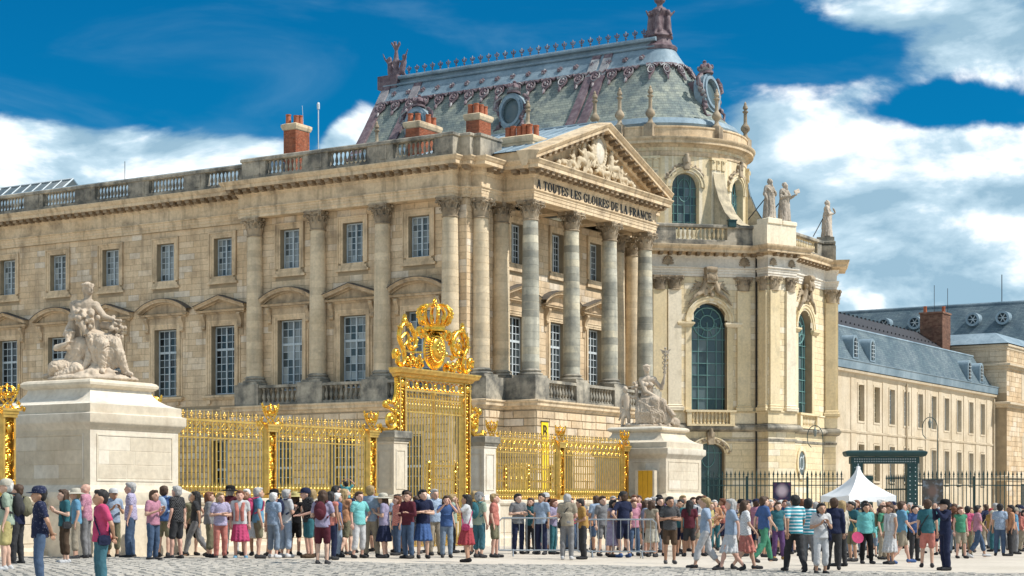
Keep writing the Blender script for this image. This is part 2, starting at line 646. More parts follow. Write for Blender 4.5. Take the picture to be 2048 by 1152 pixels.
def ground():
    mb = MB()
    xs = [-600, -300, -150, -80, -60] + [-50 + 2 * i for i in range(61)] + [80, 100, 150, 300, 600]
    ds = [-200, -50, 0, 10, 20, 26, 28, 29, 30, 31, 32, 33, 34, 35, 36, 38, 40, 45, 50, 60, 70, 80, 90, 100, 120, 150, 200, 300, 600, 1200]
    vs = []
    for d in ds:
        for X in xs:
            x, y = cam_xy(X, d)
            vs.append((x, y, gz(x, y)))
    m = len(xs)
    fs = [(j * m + i, j * m + i + 1, (j + 1) * m + i + 1, (j + 1) * m + i) for j in range(len(ds) - 1) for i in range(m - 1)]
    mb.add(vs, fs)
    g = struct(mb.obj('ground', PAVE, None, 3.2))
    # cobbles of the forecourt: the nearest 300 singly, the rest as one sheet of stones
    rng = random.Random(3)
    unit = MB()
    c = .09
    unit.add([(-.5, -.5, -.5), (.5, -.5, -.5), (.5, .5, -.5), (-.5, .5, -.5), (-.5, -.5, .1), (.5, -.5, .1), (.5, .5, .1), (-.5, .5, .1),
              (-.5 + c, -.5 + c, .5), (.5 - c, -.5 + c, .5), (.5 - c, .5 - c, .5), (-.5 + c, .5 - c, .5)],
             [(0, 1, 5, 4), (1, 2, 6, 5), (2, 3, 7, 6), (3, 0, 4, 7), (4, 5, 9, 8), (5, 6, 10, 9), (6, 7, 11, 10), (7, 4, 8, 11), (8, 9, 10, 11)])
    ume = unit.mesh('cobble', .7, COBB)
    stones = []
    px, py = .27, .19
    x0, y0 = cam_xy(0, 40)
    for j in range(-150, 151):
        for i in range(-110, 111):
            # rows run along the fence
            y = y0 + i * px + (px / 2 if j % 2 else 0) + rng.uniform(-.015, .015)
            x = x0 + j * py + rng.uniform(-.01, .01)
            X, D = RX * x + RY * y, FX * x + FY * y
            if 33 < D < 47.5 and abs(X) < D * .30 + .6:
                if D > 43 + 2.2 * NZ.noise(V((x * .15, y * .15, 3))):
                    continue
                stones.append((D, x, y))
    stones.sort()
    mbs = MB()
    k = 0
    for D, x, y in stones:
        h = rng.uniform(.082, .105)
        sx, sy = py * rng.uniform(.86, .95), px * rng.uniform(.86, .95)
        mw = T(x, y, gz(x, y) + h / 2 - .06) @ RZ(rng.uniform(-.06, .06)) @ M.Rotation(rng.uniform(-.05, .05), 4, 'X') @ M.Diagonal((sx, sy, h, 1))
        if k < 300 and D > 35.2 and abs(RX * x + RY * y) < D * .28:
            put('cobble', ume, g, mw)
            k += 1
        else:
            mbs.merge(unit, mw)
    struct(mbs.obj('cobblestones', COBB, g, .7), 'stuff')


ground()

# ------------------------------------------------------------------ architecture kit
def fac(x, y, az):
    """frame of a wall: local x runs right along it, local -y points out, az is the outward direction"""
    return T(x, y, 0) @ RZ(az + pi / 2)


AZS, AZE = -pi / 2, 0.0
Y1, XW = 78.71, -51.45                      # pavilion: south face, east wall behind the portico
YW = Y1 + .6                                # the long wing stands a little back


def wall_holes(mb, x0, x1, z0, z1, holes, depth=.4):
    xs = sorted({x0, x1} | {h[0] for h in holes} | {h[1] for h in holes})
    zs = sorted({z0, z1} | {h[2] for h in holes} | {h[3] for h in holes})
    for i in range(len(xs) - 1):
        for j in range(len(zs) - 1):
            cx, cz = (xs[i] + xs[i + 1]) / 2, (zs[j] + zs[j + 1]) / 2
            if any(h[0] < cx < h[1] and h[2] < cz < h[3] for h in holes):
                continue
            mb.quad((xs[i], 0, zs[j]), (xs[i + 1], 0, zs[j]), (xs[i + 1], 0, zs[j + 1]), (xs[i], 0, zs[j + 1]))
    for a, b, c, d in holes:
        mb.quad((a, 0, c), (a, 0, d), (a, depth, d), (a, depth, c))
        mb.quad((b, 0, d), (b, 0, c), (b, depth, c), (b, depth, d))
        mb.quad((a, 0, d), (b, 0, d), (b, depth, d), (a, depth, d))
        mb.quad((b, 0, c), (a, 0, c), (a, depth, c), (b, depth, c))
    return mb


def ashlar(x0, x1, z0, z1, holes, course, length, seed=1, gap=.008):
    rng = random.Random(seed)
    out = []
    n = max(1, round((z1 - z0) / course))
    ch = (z1 - z0) / n
    for j in range(n):
        a, b = z0 + j * ch, z0 + (j + 1) * ch
        iv = [(x0, x1)]
        for h in holes:
            if min(b, h[3]) - max(a, h[2]) > .25 * ch:
                nv = []
                for p, q in iv:
                    if h[1] <= p or h[0] >= q:
                        nv.append((p, q))
                    else:
                        if h[0] - p > .05:
                            nv.append((p, h[0]))
                        if q - h[1] > .05:
                            nv.append((h[1], q))
                iv = nv
        for p, q in iv:
            x = p
            first = True
            while x < q - .01:
                w = length * rng.uniform(.75, 1.3) * (.5 if first and j % 2 else 1)
                first = False
                e = x + w
                if q - e < length * .45:
                    e = q
                out.append((x + gap, e - gap, a + gap, b - gap))
                x = e
    return out


UNITBLOCK = MB().block(0, 1, 0, 1, 1, .02).mesh('stone_block', None, WARM)


def masonry(parent, mw, rects, depth, mat, single, name='stone_block', c=.012):
    """rects of one wall: the first `single` largest in view as parts, the rest as one part of stones"""
    def dist(r):
        p = mw @ V(((r[0] + r[1]) / 2, 0, (r[2] + r[3]) / 2))
        D = FX * p.x + FY * p.y
        X = (RX * p.x + RY * p.y) / D * 3600 + 1024
        off = 0 if 0 < X < 2048 else 1e4
        return D - (r[1] - r[0]) * 3 + off
    rs = sorted(rects, key=dist)
    for r in rs[:single]:
        put(name, UNITBLOCK, parent, mw @ T(r[0], 0, r[2]) @ M.Diagonal((r[1] - r[0], depth, r[3] - r[2], 1)), mat)
    if rs[single:]:
        mb = MB()
        for r in rs[single:]:
            mb.block(*r, depth, c)
        struct(mb.obj('stonework', mat, parent, None, mw), 'stuff')


def sash(w, z0, z1, cols, rows, leafbar=.09, bar=.032, transom=None):
    """casement: frame mesh and the rectangles of its panes (local, centred on x=0, front at y=0)"""
    mb = MB()
    h = z1 - z0
    e = .07
    mb.box(-w / 2, -w / 2 + e, 0, .09, z0, z1).box(w / 2 - e, w / 2, 0, .09, z0, z1)
    mb.box(-w / 2 + e, w / 2 - e, 0, .09, z0, z0 + e).box(-w / 2 + e, w / 2 - e, 0, .09, z1 - e, z1)
    mb.box(-leafbar / 2, leafbar / 2, -.025, .085, z0 + e, z1 - e)
    zc = [z0 + e + (h - 2 * e) * j / rows for j in range(rows + 1)]
    panes = []
    for sx in (-1, 1):
        a, b = (-w / 2 + e, -leafbar / 2) if sx < 0 else (leafbar / 2, w / 2 - e)
        hc = cols // 2
        xc = [a + (b - a) * i / hc for i in range(hc + 1)]
        for i in range(1, hc):
            mb.box(xc[i] - bar / 2, xc[i] + bar / 2, .012, .075, z0 + e, z1 - e)
        for j in range(1, rows):
            t = bar if transom != j else .13
            mb.box(a, b, .01 if transom != j else -.01, .072, zc[j] - t / 2, zc[j] + t / 2)
        for i in range(hc):
            for j in range(rows):
                panes.append((xc[i] + bar / 2, xc[i + 1] - bar / 2, zc[j] + bar / 2, zc[j + 1] - bar / 2))
    return mb, panes


UNITPANE = MB().box(0, 1, 0, 1, 0, 1).mesh('pane', None, GLZ)
PRNG = random.Random(11)


def glaze(parent, mw, panes, mat, single):
    if single:
        for a, b, c, d in panes:
            put('pane', UNITPANE, parent, mw @ T(a, .045, c) @ M.Rotation(PRNG.uniform(-.012, .012), 4, 'Z') @ M.Rotation(PRNG.uniform(-.012, .012), 4, 'X') @ M.Diagonal((b - a, .008, d - c, 1)), mat)
    else:
        mb = MB()
        for a, b, c, d in panes:
            mb.box(a, b, .045, .053, c, d)
        mb.obj('glazing', mat, parent, None, mw)


def moulding_frame(mb, x0, x1, z0, z1, steps, sides='LTR'):
    """architrave: nested bands round an opening; steps = (width outside the opening, proud)"""
    prev = 0
    for wd, pr in steps:
        a, b = prev, wd
        if 'L' in sides:
            mb.box(x0 - b, x0 - a, -pr, 0, z0, z1 + b)
            mb.box(x1 + a, x1 + b, -pr, 0, z0, z1 + b)
        mb.box(x0 - a, x1 + a, -pr, 0, z1 + a, z1 + b)
        if 'B' in sides:
            mb.box(x0 - b, x1 + b, -pr, 0, z0 - b, z0 - a)
        prev = wd
    return mb


def console():
    mb = MB()
    prof = [(0, 0), (-.28, 0), (-.30, -.10), (-.24, -.22), (-.13, -.40), (-.10, -.62), (-.16, -.72), (-.15, -.82), (-.06, -.88), (0, -.88)]
    n = len(prof)
    vs = [(-.12, y, z) for y, z in prof] + [(.12, y, z) for y, z in prof]
    mb.add(vs, [tuple(range(n)), tuple(range(2 * n - 1, n - 1, -1))] + [(i, n + i, n + (i + 1) % n, (i + 1) % n) for i in range(n)])
    return mb


def rake(mb, p0, p1, prof, y=0.0):
    """sloping cornice in the local xz plane: prof = (out, height) measured upright"""
    (xa, za), (xb, zb) = p0, p1
    m = len(prof)
    vs = [(xa, y - o, za + h) for o, h in prof] + [(xb, y - o, zb + h) for o, h in prof]
    fs = [(k, m + k, m + k + 1, k + 1) for k in range(m - 1)] + [tuple(range(m - 1, -1, -1)), tuple(range(m, 2 * m))]
    return mb.add(vs, fs)


def arch_hood(mb, w, z0, rise, prof, n=14):
    R = (w * w / 4 + rise * rise) / (2 * rise)
    zc = z0 + rise - R
    a1 = math.asin(w / 2 / R)
    for i in range(n):
        t0, t1 = -a1 + 2 * a1 * i / n, -a1 + 2 * a1 * (i + 1) / n
        m = len(prof)
        vs = [((R + h) * sin(t), -o, zc + (R + h) * cos(t)) for t in (t0, t1) for o, h in prof]
        mb.add(vs, [(k, m + k, m + k + 1, k + 1) for k in range(m - 1)])
    vs = [(R * sin(-a1 + 2 * a1 * i / n), -.06, zc + R * cos(-a1 + 2 * a1 * i / n)) for i in range(n + 1)]
    mb.add(vs, [tuple(range(n, -1, -1))])
    return mb


def pediment_mesh(kind):
    """triangular or segmental hood over a first-floor window, with its frieze and two consoles"""
    mb = MB()
    w = 1.62
    mb.sweep([(-w, .0), (-w, -.12), (w, -.12), (w, .0)], [(0, 12.56), (.05, 12.6), (.06, 12.66), (.2, 12.68), (.2, 12.74), (.25, 12.79), (0, 12.81)])
    mb.box(-w + .1, w - .1, -.10, 0, 12.18, 12.56)
    prof = [(.06, -.04), (.16, -.04), (.18, .03), (.40, .05), (.41, .13), (.48, .20), (.48, .24), (.0, .27)]
    if kind == 'triangle':
        rake(mb, (-w - .25, 12.80), (0, 13.36), prof)
        rake(mb, (0, 13.36), (w + .25, 12.80), prof)
        mb.add([(-w - .1, -.06, 12.80), (w + .1, -.06, 12.80), (0, -.06, 13.40)], [(0, 1, 2)])
    else:
        arch_hood(mb, 2 * w + .5, 12.80, .62, prof)
    c = console()
    for sx in (-1, 1):
        mb.merge(c, T(sx * 1.36, -.05, 12.58))
        mb.box(sx * 1.36 - .17, sx * 1.36 + .17, -.05, 0, 11.3, 12.56)
    return mb.mesh('pediment', .6, HOOD)


HOOD = stone('stained hood stone', (.50, .37, .23), (.60, .46, .305), .06, None, dirt=(.13, .10, .07), dirt_amt=.65, streak=.75, dlo=.46)
SOOT = stone('sooty lead', (.07, .065, .06), (.14, .12, .10), .1, None, dirt=(.03, .03, .03), dirt_amt=.6, streak=.3)
PED = {'triangle': pediment_mesh('triangle'), 'arch': pediment_mesh('arch')}
FLASH = {}
_f = MB()
for _a, _b in (((-1.92, 13.055), (0, 13.635)), ((0, 13.635), (1.92, 13.055))):
    rake(_f, _a, _b, [(.0, 0), (.51, -.03), (.51, .0), (.0, .035)])
FLASH['triangle'] = _f.mesh('flashing', None, SOOT)
_f = MB()
arch_hood(_f, 3.74, 12.80, .62, [(.50, .235), (.505, .27), (.0, .30)])
_f.f = [q for q in _f.f if len(q) < 10]
FLASH['arch'] = _f.mesh('flashing', None, SOOT)
_lo = MB()
moulding_frame(_lo, -.87, .87, 7.95, 11.9, ((.10, .05), (.24, .08), (.30, .11)))
_lo.box(-1.3, -1.18, -.04, 0, 7.95, 11.3).box(1.18, 1.3, -.04, 0, 7.95, 11.3)
LOSUR = _lo.mesh('window', .6, TRIM)
_ls = MB()
_ls.sweep([(-1.25, 0), (-1.25, -.06), (1.25, -.06), (1.25, 0)], [(0, 7.62), (.08, 7.68), (.14, 7.76), (.2, 7.78), (.2, 7.88), (0, 7.93)])
for sx in (-1, 1):
    _ls.box(sx * 1.0 - .12, sx * 1.0 + .12, -.16, 0, 7.42, 7.63)
LOSILL = _ls.mesh('sill', None, TRIM)
_up = MB()
moulding_frame(_up, -.68, .68, 14.75, 16.95, ((.12, .05), (.26, .08), (.34, .12)), 'LTRB')
_up.box(-1.12, 1.12, -.16, 0, 14.30, 14.42)
UPSUR = _up.mesh('window', .6, TRIM)
_a, LOPANES = sash(1.70, 7.97, 11.88, 4, 9, .09, .035, 6)
LOFRAME = _a.mesh('frame', None, FRAME)
_a, UPPANES = sash(1.32, 14.77, 16.93, 4, 6)
UPFRAME = _a.mesh('frame', None, FRAME)
_a, GRPANES = sash(1.74, .4, 5.28, 4, 9, .1, .035, 6)
GRFRAME = _a.mesh('frame', None, FRAME)
_g = MB()
moulding_frame(_g, -.9, .9, .3, 5.3, ((.16, .03),))
GRSUR = _g.mesh('window', None, TRIM)


def window_lower(root, mw, x, kind, frame=FRAME, glass_m=GLZ, single=True, sill=True):
    p = mw @ T(x, 0, 0)
    w = put('window', LOSUR, root, p)
    put('pediment', PED[kind], w, p)
    if sill:
        put('sill', LOSILL, w, p)
    put('flashing', FLASH[kind], w, p)
    q = p @ T(0, .33, 0)
    put('frame', LOFRAME, w, q, frame)
    glaze(w, q, LOPANES, glass_m, single)


def window_upper(root, mw, x, frame=FRAME, glass_m=GLZ, single=False):
    p = mw @ T(x, 0, 0)
    w = put('window', UPSUR, root, p)
    q = p @ T(0, .30, 0)
    put('frame', UPFRAME, w, q, frame)
    glaze(w, q, UPPANES, glass_m, single)


def window_ground(root, mw, x, frame=FRAME):
    p = mw @ T(x, 0, 0)
    w = put('window', GRSUR, root, p)
    q = p @ T(0, .35, 0)
    put('frame', GRFRAME, w, q, frame)
    glaze(w, q, GRPANES, GLZD, False)


# --- orders
def capital_mesh(name='capital', r=.40, h=1.1, mat=CAPST, flat=False):
    mb = MB()
    mb.lathe([(r + .05, 0), (r + .07, .03), (r + .05, .07), (r, .08), (r * 1.0, .3), (r * 1.05, .6), (r * 1.22, .86), (r * 1.32, .92)], 16)

    def leaf(a, z0, z1, w, out):
        ca, sa = cos(a), sin(a)
        pts = [(r + .01, z0, .55), (r + .05, z0 + (z1 - z0) * .35, 1.0), (r + .07, z0 + (z1 - z0) * .7, .95), (r + .13 + out * .5, z1 - .03, .75), (r + .20 + out, z1 - .02, .5), (r + .19 + out, z1 - .11, .15)]
        vs = []
        for rr, z, k in pts:
            for s_, b in ((-1, -.035), (0, 0), (1, -.035)):
                q = w * k * s_ / 2
                vs.append(((rr + b) * ca - q * sa, (rr + b) * sa + q * ca, z))
        n = len(pts)
        fs = []
        for i in range(n - 1):
            for k in range(2):
                fs.append((i * 3 + k, i * 3 + k + 1, i * 3 + k + 4, i * 3 + k + 3))
        mb.add(vs, fs)
    for i in range(8):
        leaf(2 * pi * i / 8, .09, .50, .32, .0)
        leaf(2 * pi * (i + .5) / 8, .10, .80, .30, .05)
    for i in range(4):
        a = pi / 4 + i * pi / 2
        ca, sa = cos(a), sin(a)
        for d in (-1, 1):
            pts = []
            for t in range(5):
                k = t / 4
                rr = r * 1.05 + (.30 + .0) * k ** 1.4
                off = d * (.16 - .12 * k)
                pts.append((rr * ca - off * sa, rr * sa + off * ca, .56 + .36 * k))
            c = (r * 1.05 + .26, .83)
            for t in range(1, 9):
                b = pi / 2 - t * pi * 1.5 / 8
                q = .085 - .007 * t
                pts.append(((c[0] + q * cos(b) + .04) * ca - d * .045 * sa, (c[0] + q * cos(b) + .04) * sa + d * .045 * ca, c[1] + q * sin(b)))
            mb.tube(pts, .032, 5)
        # small inner scrolls on each face
        b = i * pi / 2
        cb, sb = cos(b), sin(b)
        for d in (-1, 1):
            pts = [((r * 1.1 + .06) * cb - d * o * sb, (r * 1.1 + .06) * sb + d * o * cb, z) for o, z in ((.20, .60), (.16, .74), (.09, .84), (.03, .83), (.04, .76), (.08, .77))]
            mb.tube(pts, .026, 5)
        mb.ell(((r * 1.32 + .12) * cb, (r * 1.32 + .12) * sb, 1.0), (.09, .09, .09), 8, 5)
    # abacus with hollowed sides
    H = r * 1.42
    poly = []
    for i in range(4):
        a = pi / 4 + i * pi / 2
        R = H * 1.32
        c0 = V((cos(a), sin(a))) * R
        tn = V((-sin(a), cos(a))) * .07
        poly += [tuple(c0 - tn), tuple(c0 + tn)]
        b = a + pi / 4
        for k in (-.5, 0, .5):
            q = V((cos(b), sin(b))) * (H * (.86 + .14 * abs(k) * 2 * .5)) + V((-sin(b), cos(b))) * (k * H * 1.0)
            poly.append(tuple(q))
    mb.prism(poly, h - .18, h - .09)
    mb.prism([(x * 1.06, y * 1.06) for x, y in poly], h - .09, h)
    return mb.mesh(name, .8, mat)


CAPITAL = capital_mesh()
BASE = MB().box(-.66, .66, -.66, .66, 0, .14).lathe([(.64, .14), (.67, .19), (.64, .25), (.57, .26), (.53, .30), (.57, .35), (.59, .38), (.565, .42), (.50, .44), (.475, .48)], 28).mesh('base', .7, DARK)
NDRUM = 20
Z_SH0, Z_SH1 = 8.75, 16.62


def _rad(t):
    return .475 - .07 * (max(0, t - .25) / .75) ** 1.4


def drum_mesh(k):
    t0, t1 = k / NDRUM, (k + 1) / NDRUM
    h = (Z_SH1 - Z_SH0) / NDRUM
    r0, r1 = _rad(t0), _rad(t1)
    return MB().lathe([(r0 - .012, 0), (r0, .012), (r1, h - .012), (r1 - .012, h)], 28).mesh('drum', .5, DRUM)


DRUMS = [drum_mesh(k) for k in range(NDRUM)]


def column(root, x, y, mat, seed=0, z_base=8.3):
    c = put('column', BASE, root, T(x, y, z_base))
    h = (Z_SH1 - Z_SH0) / NDRUM
    for k in range(NDRUM):
        put('drum', DRUMS[k], c, T(x, y, Z_SH0 + k * h) @ RZ(seed + k), mat)
    put('capital', CAPITAL, c, T(x, y, Z_SH1) @ M.Diagonal((1, 1, (17.66 - Z_SH1) / 1.1, 1)))
    return c


def baluster_mesh(h, mat, r=.085):
    p = [(.9, 0), (.9, .1), (.55, .12), (.45, .17), (.8, .27), (1.0, .38), (.85, .52), (.5, .68), (.42, .80), (.6, .84), (.6, .88), (.85, .9), (.85, 1)]
    mb = MB()
    mb.lathe([(a * r, z * h) for a, z in p], 8)
    return mb.mesh('baluster', .8, mat)


BAL_ROOF = baluster_mesh(.74, DARK, .095)
BAL_BALC = baluster_mesh(.80, DARK, .115)
BAL_CHAP = baluster_mesh(.80, CHAP, .10)


def balusters(parent, mw, x0, x1, n, z, mesh, y=0.0, mat=None):
    for i in range(n):
        x = x0 + (x1 - x0) * (i + .5) / n
        put('baluster', mesh, parent, mw @ T(x, y, z), mat)


ENT = [(0, 17.66), (0, 17.82), (.03, 17.84), (.03, 18.0), (.06, 18.02), (.06, 18.12), (.13, 18.17), (.13, 18.22), (0, 18.24), (0, 18.84), (.05, 18.88), (.07, 18.95), (.12, 18.98), (.12, 19.21),
       (.64, 19.23), (.64, 19.42), (.69, 19.45), (.74, 19.54), (.79, 19.60), (.79, 19.66), (.1, 19.74), (-.5, 19.74)]
MODST = stone('dark brown stone', (.24, .175, .11), (.36, .27, .18), .15, None, dirt=(.08, .06, .045), dirt_amt=.6, streak=.4)  # modillions: a darker brown than the cornice stone around them
MODIL = MB().plate([(-.14, 0.0), (.14, 0.0), (.14, .17), (-.14, .17)], -.28, 0).plate([(-.14, .05), (.14, .05), (.14, .17), (-.14, .17)], -.44, -.28).box(-.165, .165, -.48, 0, .17, .226).mesh('modillion', None, MODST)


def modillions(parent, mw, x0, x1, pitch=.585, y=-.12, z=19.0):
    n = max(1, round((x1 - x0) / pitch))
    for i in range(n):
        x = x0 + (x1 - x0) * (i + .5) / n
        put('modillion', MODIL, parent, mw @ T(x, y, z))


# ------------------------------------------------------------------ the palace: long wing, corner pavilion and portico
def palace():
    root = thing('palace', 'long limestone palace with columned portico, pedimented windows and stone balustrades', 'palace', T(-58, 84, 0))
    S1, SW, E1 = fac(0, Y1, AZS), fac(0, YW, AZS), fac(XW, 0, AZE)
    XJ = -66.3
    wx = [-63.17, -58.81, -54.45]
    ww = [-68.55, -72.95, -77.35, -81.75, -86.15, -90.55]
    ey = [83.78, 88.15, 92.52]
    BX0, BX1, BY1 = -110.0, XW, 98.2
    # walls with their openings
    wb = MB()
    lo = lambda c: (c - .87, c + .87, 7.95, 11.9)
    up = lambda c: (c - .68, c + .68, 14.75, 16.95)
    gr = lambda c: (c - .9, c + .9, .3, 5.3)
    pav_h = [f(c) for c in wx for f in (lo, up, gr)]
    win_h = [f(c) for c in ww for f in (lo, up, gr)]
    est_h = [f(c) for c in ey for f in (lo, up)] + [(c - .95, c + .95, .3, 4.6) for c in ey]
    tmp = MB()
    wall_holes(tmp, XJ, XW, -.5, 17.7, pav_h)
    wb.merge(tmp, S1)
    tmp = MB()
    wall_holes(tmp, BX0, XJ, -.5, 17.7, win_h)
    wb.merge(tmp, SW)
    tmp = MB()
    wall_holes(tmp, Y1, BY1, -.5, 17.7, est_h)
    wb.merge(tmp, E1)
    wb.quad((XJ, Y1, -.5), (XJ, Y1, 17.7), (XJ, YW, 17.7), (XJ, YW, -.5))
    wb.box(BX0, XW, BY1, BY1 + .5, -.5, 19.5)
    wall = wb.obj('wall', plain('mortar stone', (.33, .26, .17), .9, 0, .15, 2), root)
    # dark rooms behind the glass
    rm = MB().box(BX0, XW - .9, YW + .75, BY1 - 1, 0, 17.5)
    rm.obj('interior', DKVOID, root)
    # ashlar above the basement
    sur_lo = lambda c: (c - 1.3, c + 1.3, 7.62, 12.2)
    sur_pd = lambda c: (c - 1.7, c + 1.7, 12.3, 12.75)
    sur_up = lambda c: (c - 1.02, c + 1.02, 14.32, 17.29)
    hh = lambda cs: [f(c) for c in cs for f in (sur_lo, sur_up)]
    masonry(wall, S1, ashlar(XJ, XW, 7.3, 17.66, hh(wx), .36, .95, 1), .012, WARM, 150)
    masonry(wall, SW, ashlar(-93, XJ, 7.3, 17.66, hh(ww), .36, .95, 2), .012, WARM, 70)
    masonry(wall, E1, ashlar(Y1, 97.6, 7.3, 17.66, hh(ey), .36, .95, 3), .012, WARM, 80)
    # rusticated basement: deep joints
    g2 = lambda cs: [(c - 1.06, c + 1.06, .3, 5.5) for c in cs]
    rus = ashlar(XJ, XW, 0, 6.55, g2(wx), .375, 1.1, 4, .018)
    masonry(wall, S1, rus, .05, WARM, 0, c=.03)
    masonry(wall, SW, ashlar(-93, XJ, 0, 6.55, g2(ww), .375, 1.1, 5, .018), .05, WARM, 0, c=.03)
    # string course over the basement
    st = MB()
    st.sweep([(BX0, YW), (XJ - .6, YW), (XJ - .6, Y1 - .95), (XW + .95, Y1 - .95 + 1.2), (XW + .95, 80.9)][:3] + [(-51.9, Y1 - .95), (-51.9, Y1 - .05), (XW + .02, Y1 - .05), (XW + .02, 78.97), (-50.5, 78.97), (-50.5, 80.85), (-48.5, 80.85), (-48.5, 95.5), (-50.5, 95.5), (-50.5, 98.2)],
             [(0, 6.60), (.06, 6.64), (.10, 6.74), (.22, 6.80), (.22, 6.95), (.30, 7.02), (.30, 7.09), (0, 7.14), (-.8, 7.14)])
    st.obj('string_course', TRIM, root, None)
    # basement blocks that carry columns and portico
    bs = MB()
    tmp = MB()
    wall_holes(tmp, XJ - .6, -51.9, -.5, 6.6, [gr(c) for c in wx], .5)
    bs.merge(tmp, fac(0, Y1 - .95, AZS))
    bs.quad((XJ - .6, YW, -.5), (XJ - .6, Y1 - .95, -.5), (XJ - .6, Y1 - .95, 6.6), (XJ - .6, YW, 6.6))
    bs.quad((-51.9, Y1 - .95, -.5), (-51.9, Y1, -.5), (-51.9, Y1, 6.6), (-51.9, Y1 - .95, 6.6))
    bs2 = MB()
    bs2.prism([(-51.9, Y1 - .05), (XW + .02, Y1 - .05), (XW + .02, 78.97), (-50.5, 78.97), (-50.5, 80.85), (-53, 80.85), (-53, Y1 - .05)], -.5, 6.6)
    bs2.obj('wall', MATS['mortar stone'], root)
    fr = fac(-48.5, 0, AZE)
    arches = [(c - .95, c + .95) for c in ey]
    # portico basement with three round-headed openings
    pm = MB()
    xs0, xs1 = 80.85, 95.5
    zsp = 3.9
    prev = xs0
    for a, b in arches:
        pm.quad((prev, 0, -.5), (a, 0, -.5), (a, 0, 6.6), (prev, 0, 6.6))
        n = 12
        cx, R = (a + b) / 2, (b - a) / 2
        for i in range(n):
            t0, t1 = pi - pi * i / n, pi - pi * (i + 1) / n
            p0, p1 = (cx + R * cos(t0), zsp + R * sin(t0)), (cx + R * cos(t1), zsp + R * sin(t1))
            pm.quad((p0[0], 0, p0[1]), (p1[0], 0, p1[1]), (p1[0], 0, 6.6), (p0[0], 0, 6.6))
            pm.quad((p1[0], 0, p1[1]), (p0[0], 0, p0[1]), (p0[0], .6, p0[1]), (p1[0], .6, p1[1]))
        pm.quad((a, 0, -.5), (a, .6, -.5), (a, .6, zsp), (a, 0, zsp))
        pm.quad((b, .6, -.5), (b, 0, -.5), (b, 0, zsp), (b, .6, zsp))
        prev = b
    pm.quad((prev, 0, -.5), (xs1, 0, -.5), (xs1, 0, 6.6), (prev, 0, 6.6))
    pb = pm.obj('wall', MATS['mortar stone'], root, None, fr)
    bs.obj('wall', MATS['mortar stone'], root)
    # side face of the portico basement and its floor
    sp = MB()
    sp.box(-53, -48.52, 80.86, 81.2, -.5, 6.6)
    sp.box(-53, -48.52, 95.1, 95.48, -.5, 6.6)
    sp.box(XW - .1, -48.6, 80.9, 95.4, 6.4, 7.12)
    sp.obj('wall', MATS['mortar stone'], root)
    zr = 6.55
    masonry(pb, fr, [r for r in ashlar(80.85, 95.5, 0, zr, [(c - 1.0, c + 1.0, -1, 5.1) for c in ey], .42, 1.3, 6, .02)], .05, WARM, 60, c=.03)
    masonry(pb, fac(0, 80.85, AZS), ashlar(-50.5, -48.5, 0, zr, [], .42, 1.15, 7, .02), .05, WARM, 20, c=.03)
    masonry(pb, fac(-50.5, 0, AZE), ashlar(78.97, 80.85, 0, zr, [], .42, .95, 8, .02), .05, WARM, 20, c=.03)
    masonry(pb, fac(0, 78.97, AZS), ashlar(XW + .02, -50.5, 0, zr, [], .42, .95, 9, .02), .05, WARM, 16, c=.03)
    masonry(pb, fac(0, Y1 - .95, AZS), ashlar(XJ - .6, -51.9, 0, zr, g2(wx), .375, 1.1, 10, .018), .05, WARM, 0, c=.03)
    gd = MB()
    for c in ey:
        gd.box(c - .95, c + .95, .55, .6, -.3, 5)
    gl = gd.obj('glazing', GLZD, pb, None, fr)
    fb = MB()
    for c in ey:
        for k in range(7):
            fb.box(c - .95 + k * .305, c - .91 + k * .305, .48, .53, 0, 4.9)
        for k in range(10):
            fb.box(c - .95, c + .95, .485, .525, .4 + k * .5, .44 + k * .5)
    fb.obj('frame', FRAMEW, pb, None, fr)
    # openings of the basement under the columns need the projecting plinth cut away: windows sit on it
    S0 = fac(0, Y1 - .95, AZS)
    for c in wx:
        window_ground(root, S0, c)
    for c in ww[:5]:
        window_ground(root, SW, c)
    # first and second floor windows
    for i, c in enumerate(wx):
        window_lower(root, S1, c, ('arch', 'triangle')[i % 2], FRAME, GLZ, True, False)
        window_upper(root, S1, c, FRAME, GLZ)
    for i, c in enumerate(ww[:5]):
        window_lower(root, SW, c, ('triangle', 'arch')[i % 2], FRAME, GLZD, i < 2)
        window_upper(root, SW, c, FRAME, GLZ)
    for i, c in enumerate(ey):
        window_lower(root, E1, c, ('triangle', 'arch')[i % 2], FRAMEW, GLZD, True, False)
        window_upper(root, E1, c, FRAMEW, GLZD)
    # columns
    cols = []
    for k in range(4):
        column(root, -65.35 + 4.36 * k - (.0 if k else .1), Y1 - .30, DRUM, k)
    column(root, XW + .30, 79.62, DRUM, 5)
    column(root, XW + .30, 81.64, DRUM, 6)
    column(root, XW + .30, 94.70, DRUM, 7)
    column(root, XW + .30, 96.6, DRUM, 8)
    for k in range(4):
        column(root, XW + 2.15, 81.62 + 4.365 * k, DRUMW, 9 + k)
    # pedestals under the columns and the balcony between them
    pd = MB()
    for k in range(4):
        x = -65.35 + 4.36 * k - (.0 if k else .1)
        MB().box(x - .85, x + (.85 if k < 3 else .45), Y1 - 1.05, Y1 + .1, 7.1, 8.3).obj('pedestal', DARK, root)
    pd.prism([(XW - .1, 78.97 + .06), (-50.44, 79.03), (-50.44, 80.94), (XW - .1, 80.94)], 7.1, 8.3)
    for k in range(4):
        y = 81.62 + 4.365 * k
        MB().box((XW - .1) if k in (0, 3) else -50.1, -48.56, y - .72, y + .72, 7.1, 8.3).obj('pedestal', DARK, root)
    MB().box(XW - .1, -50.44, 95.5, 97.4, 7.1, 8.3).obj('pedestal', DARK, root)
    pd.obj('pedestal', DARK, root)
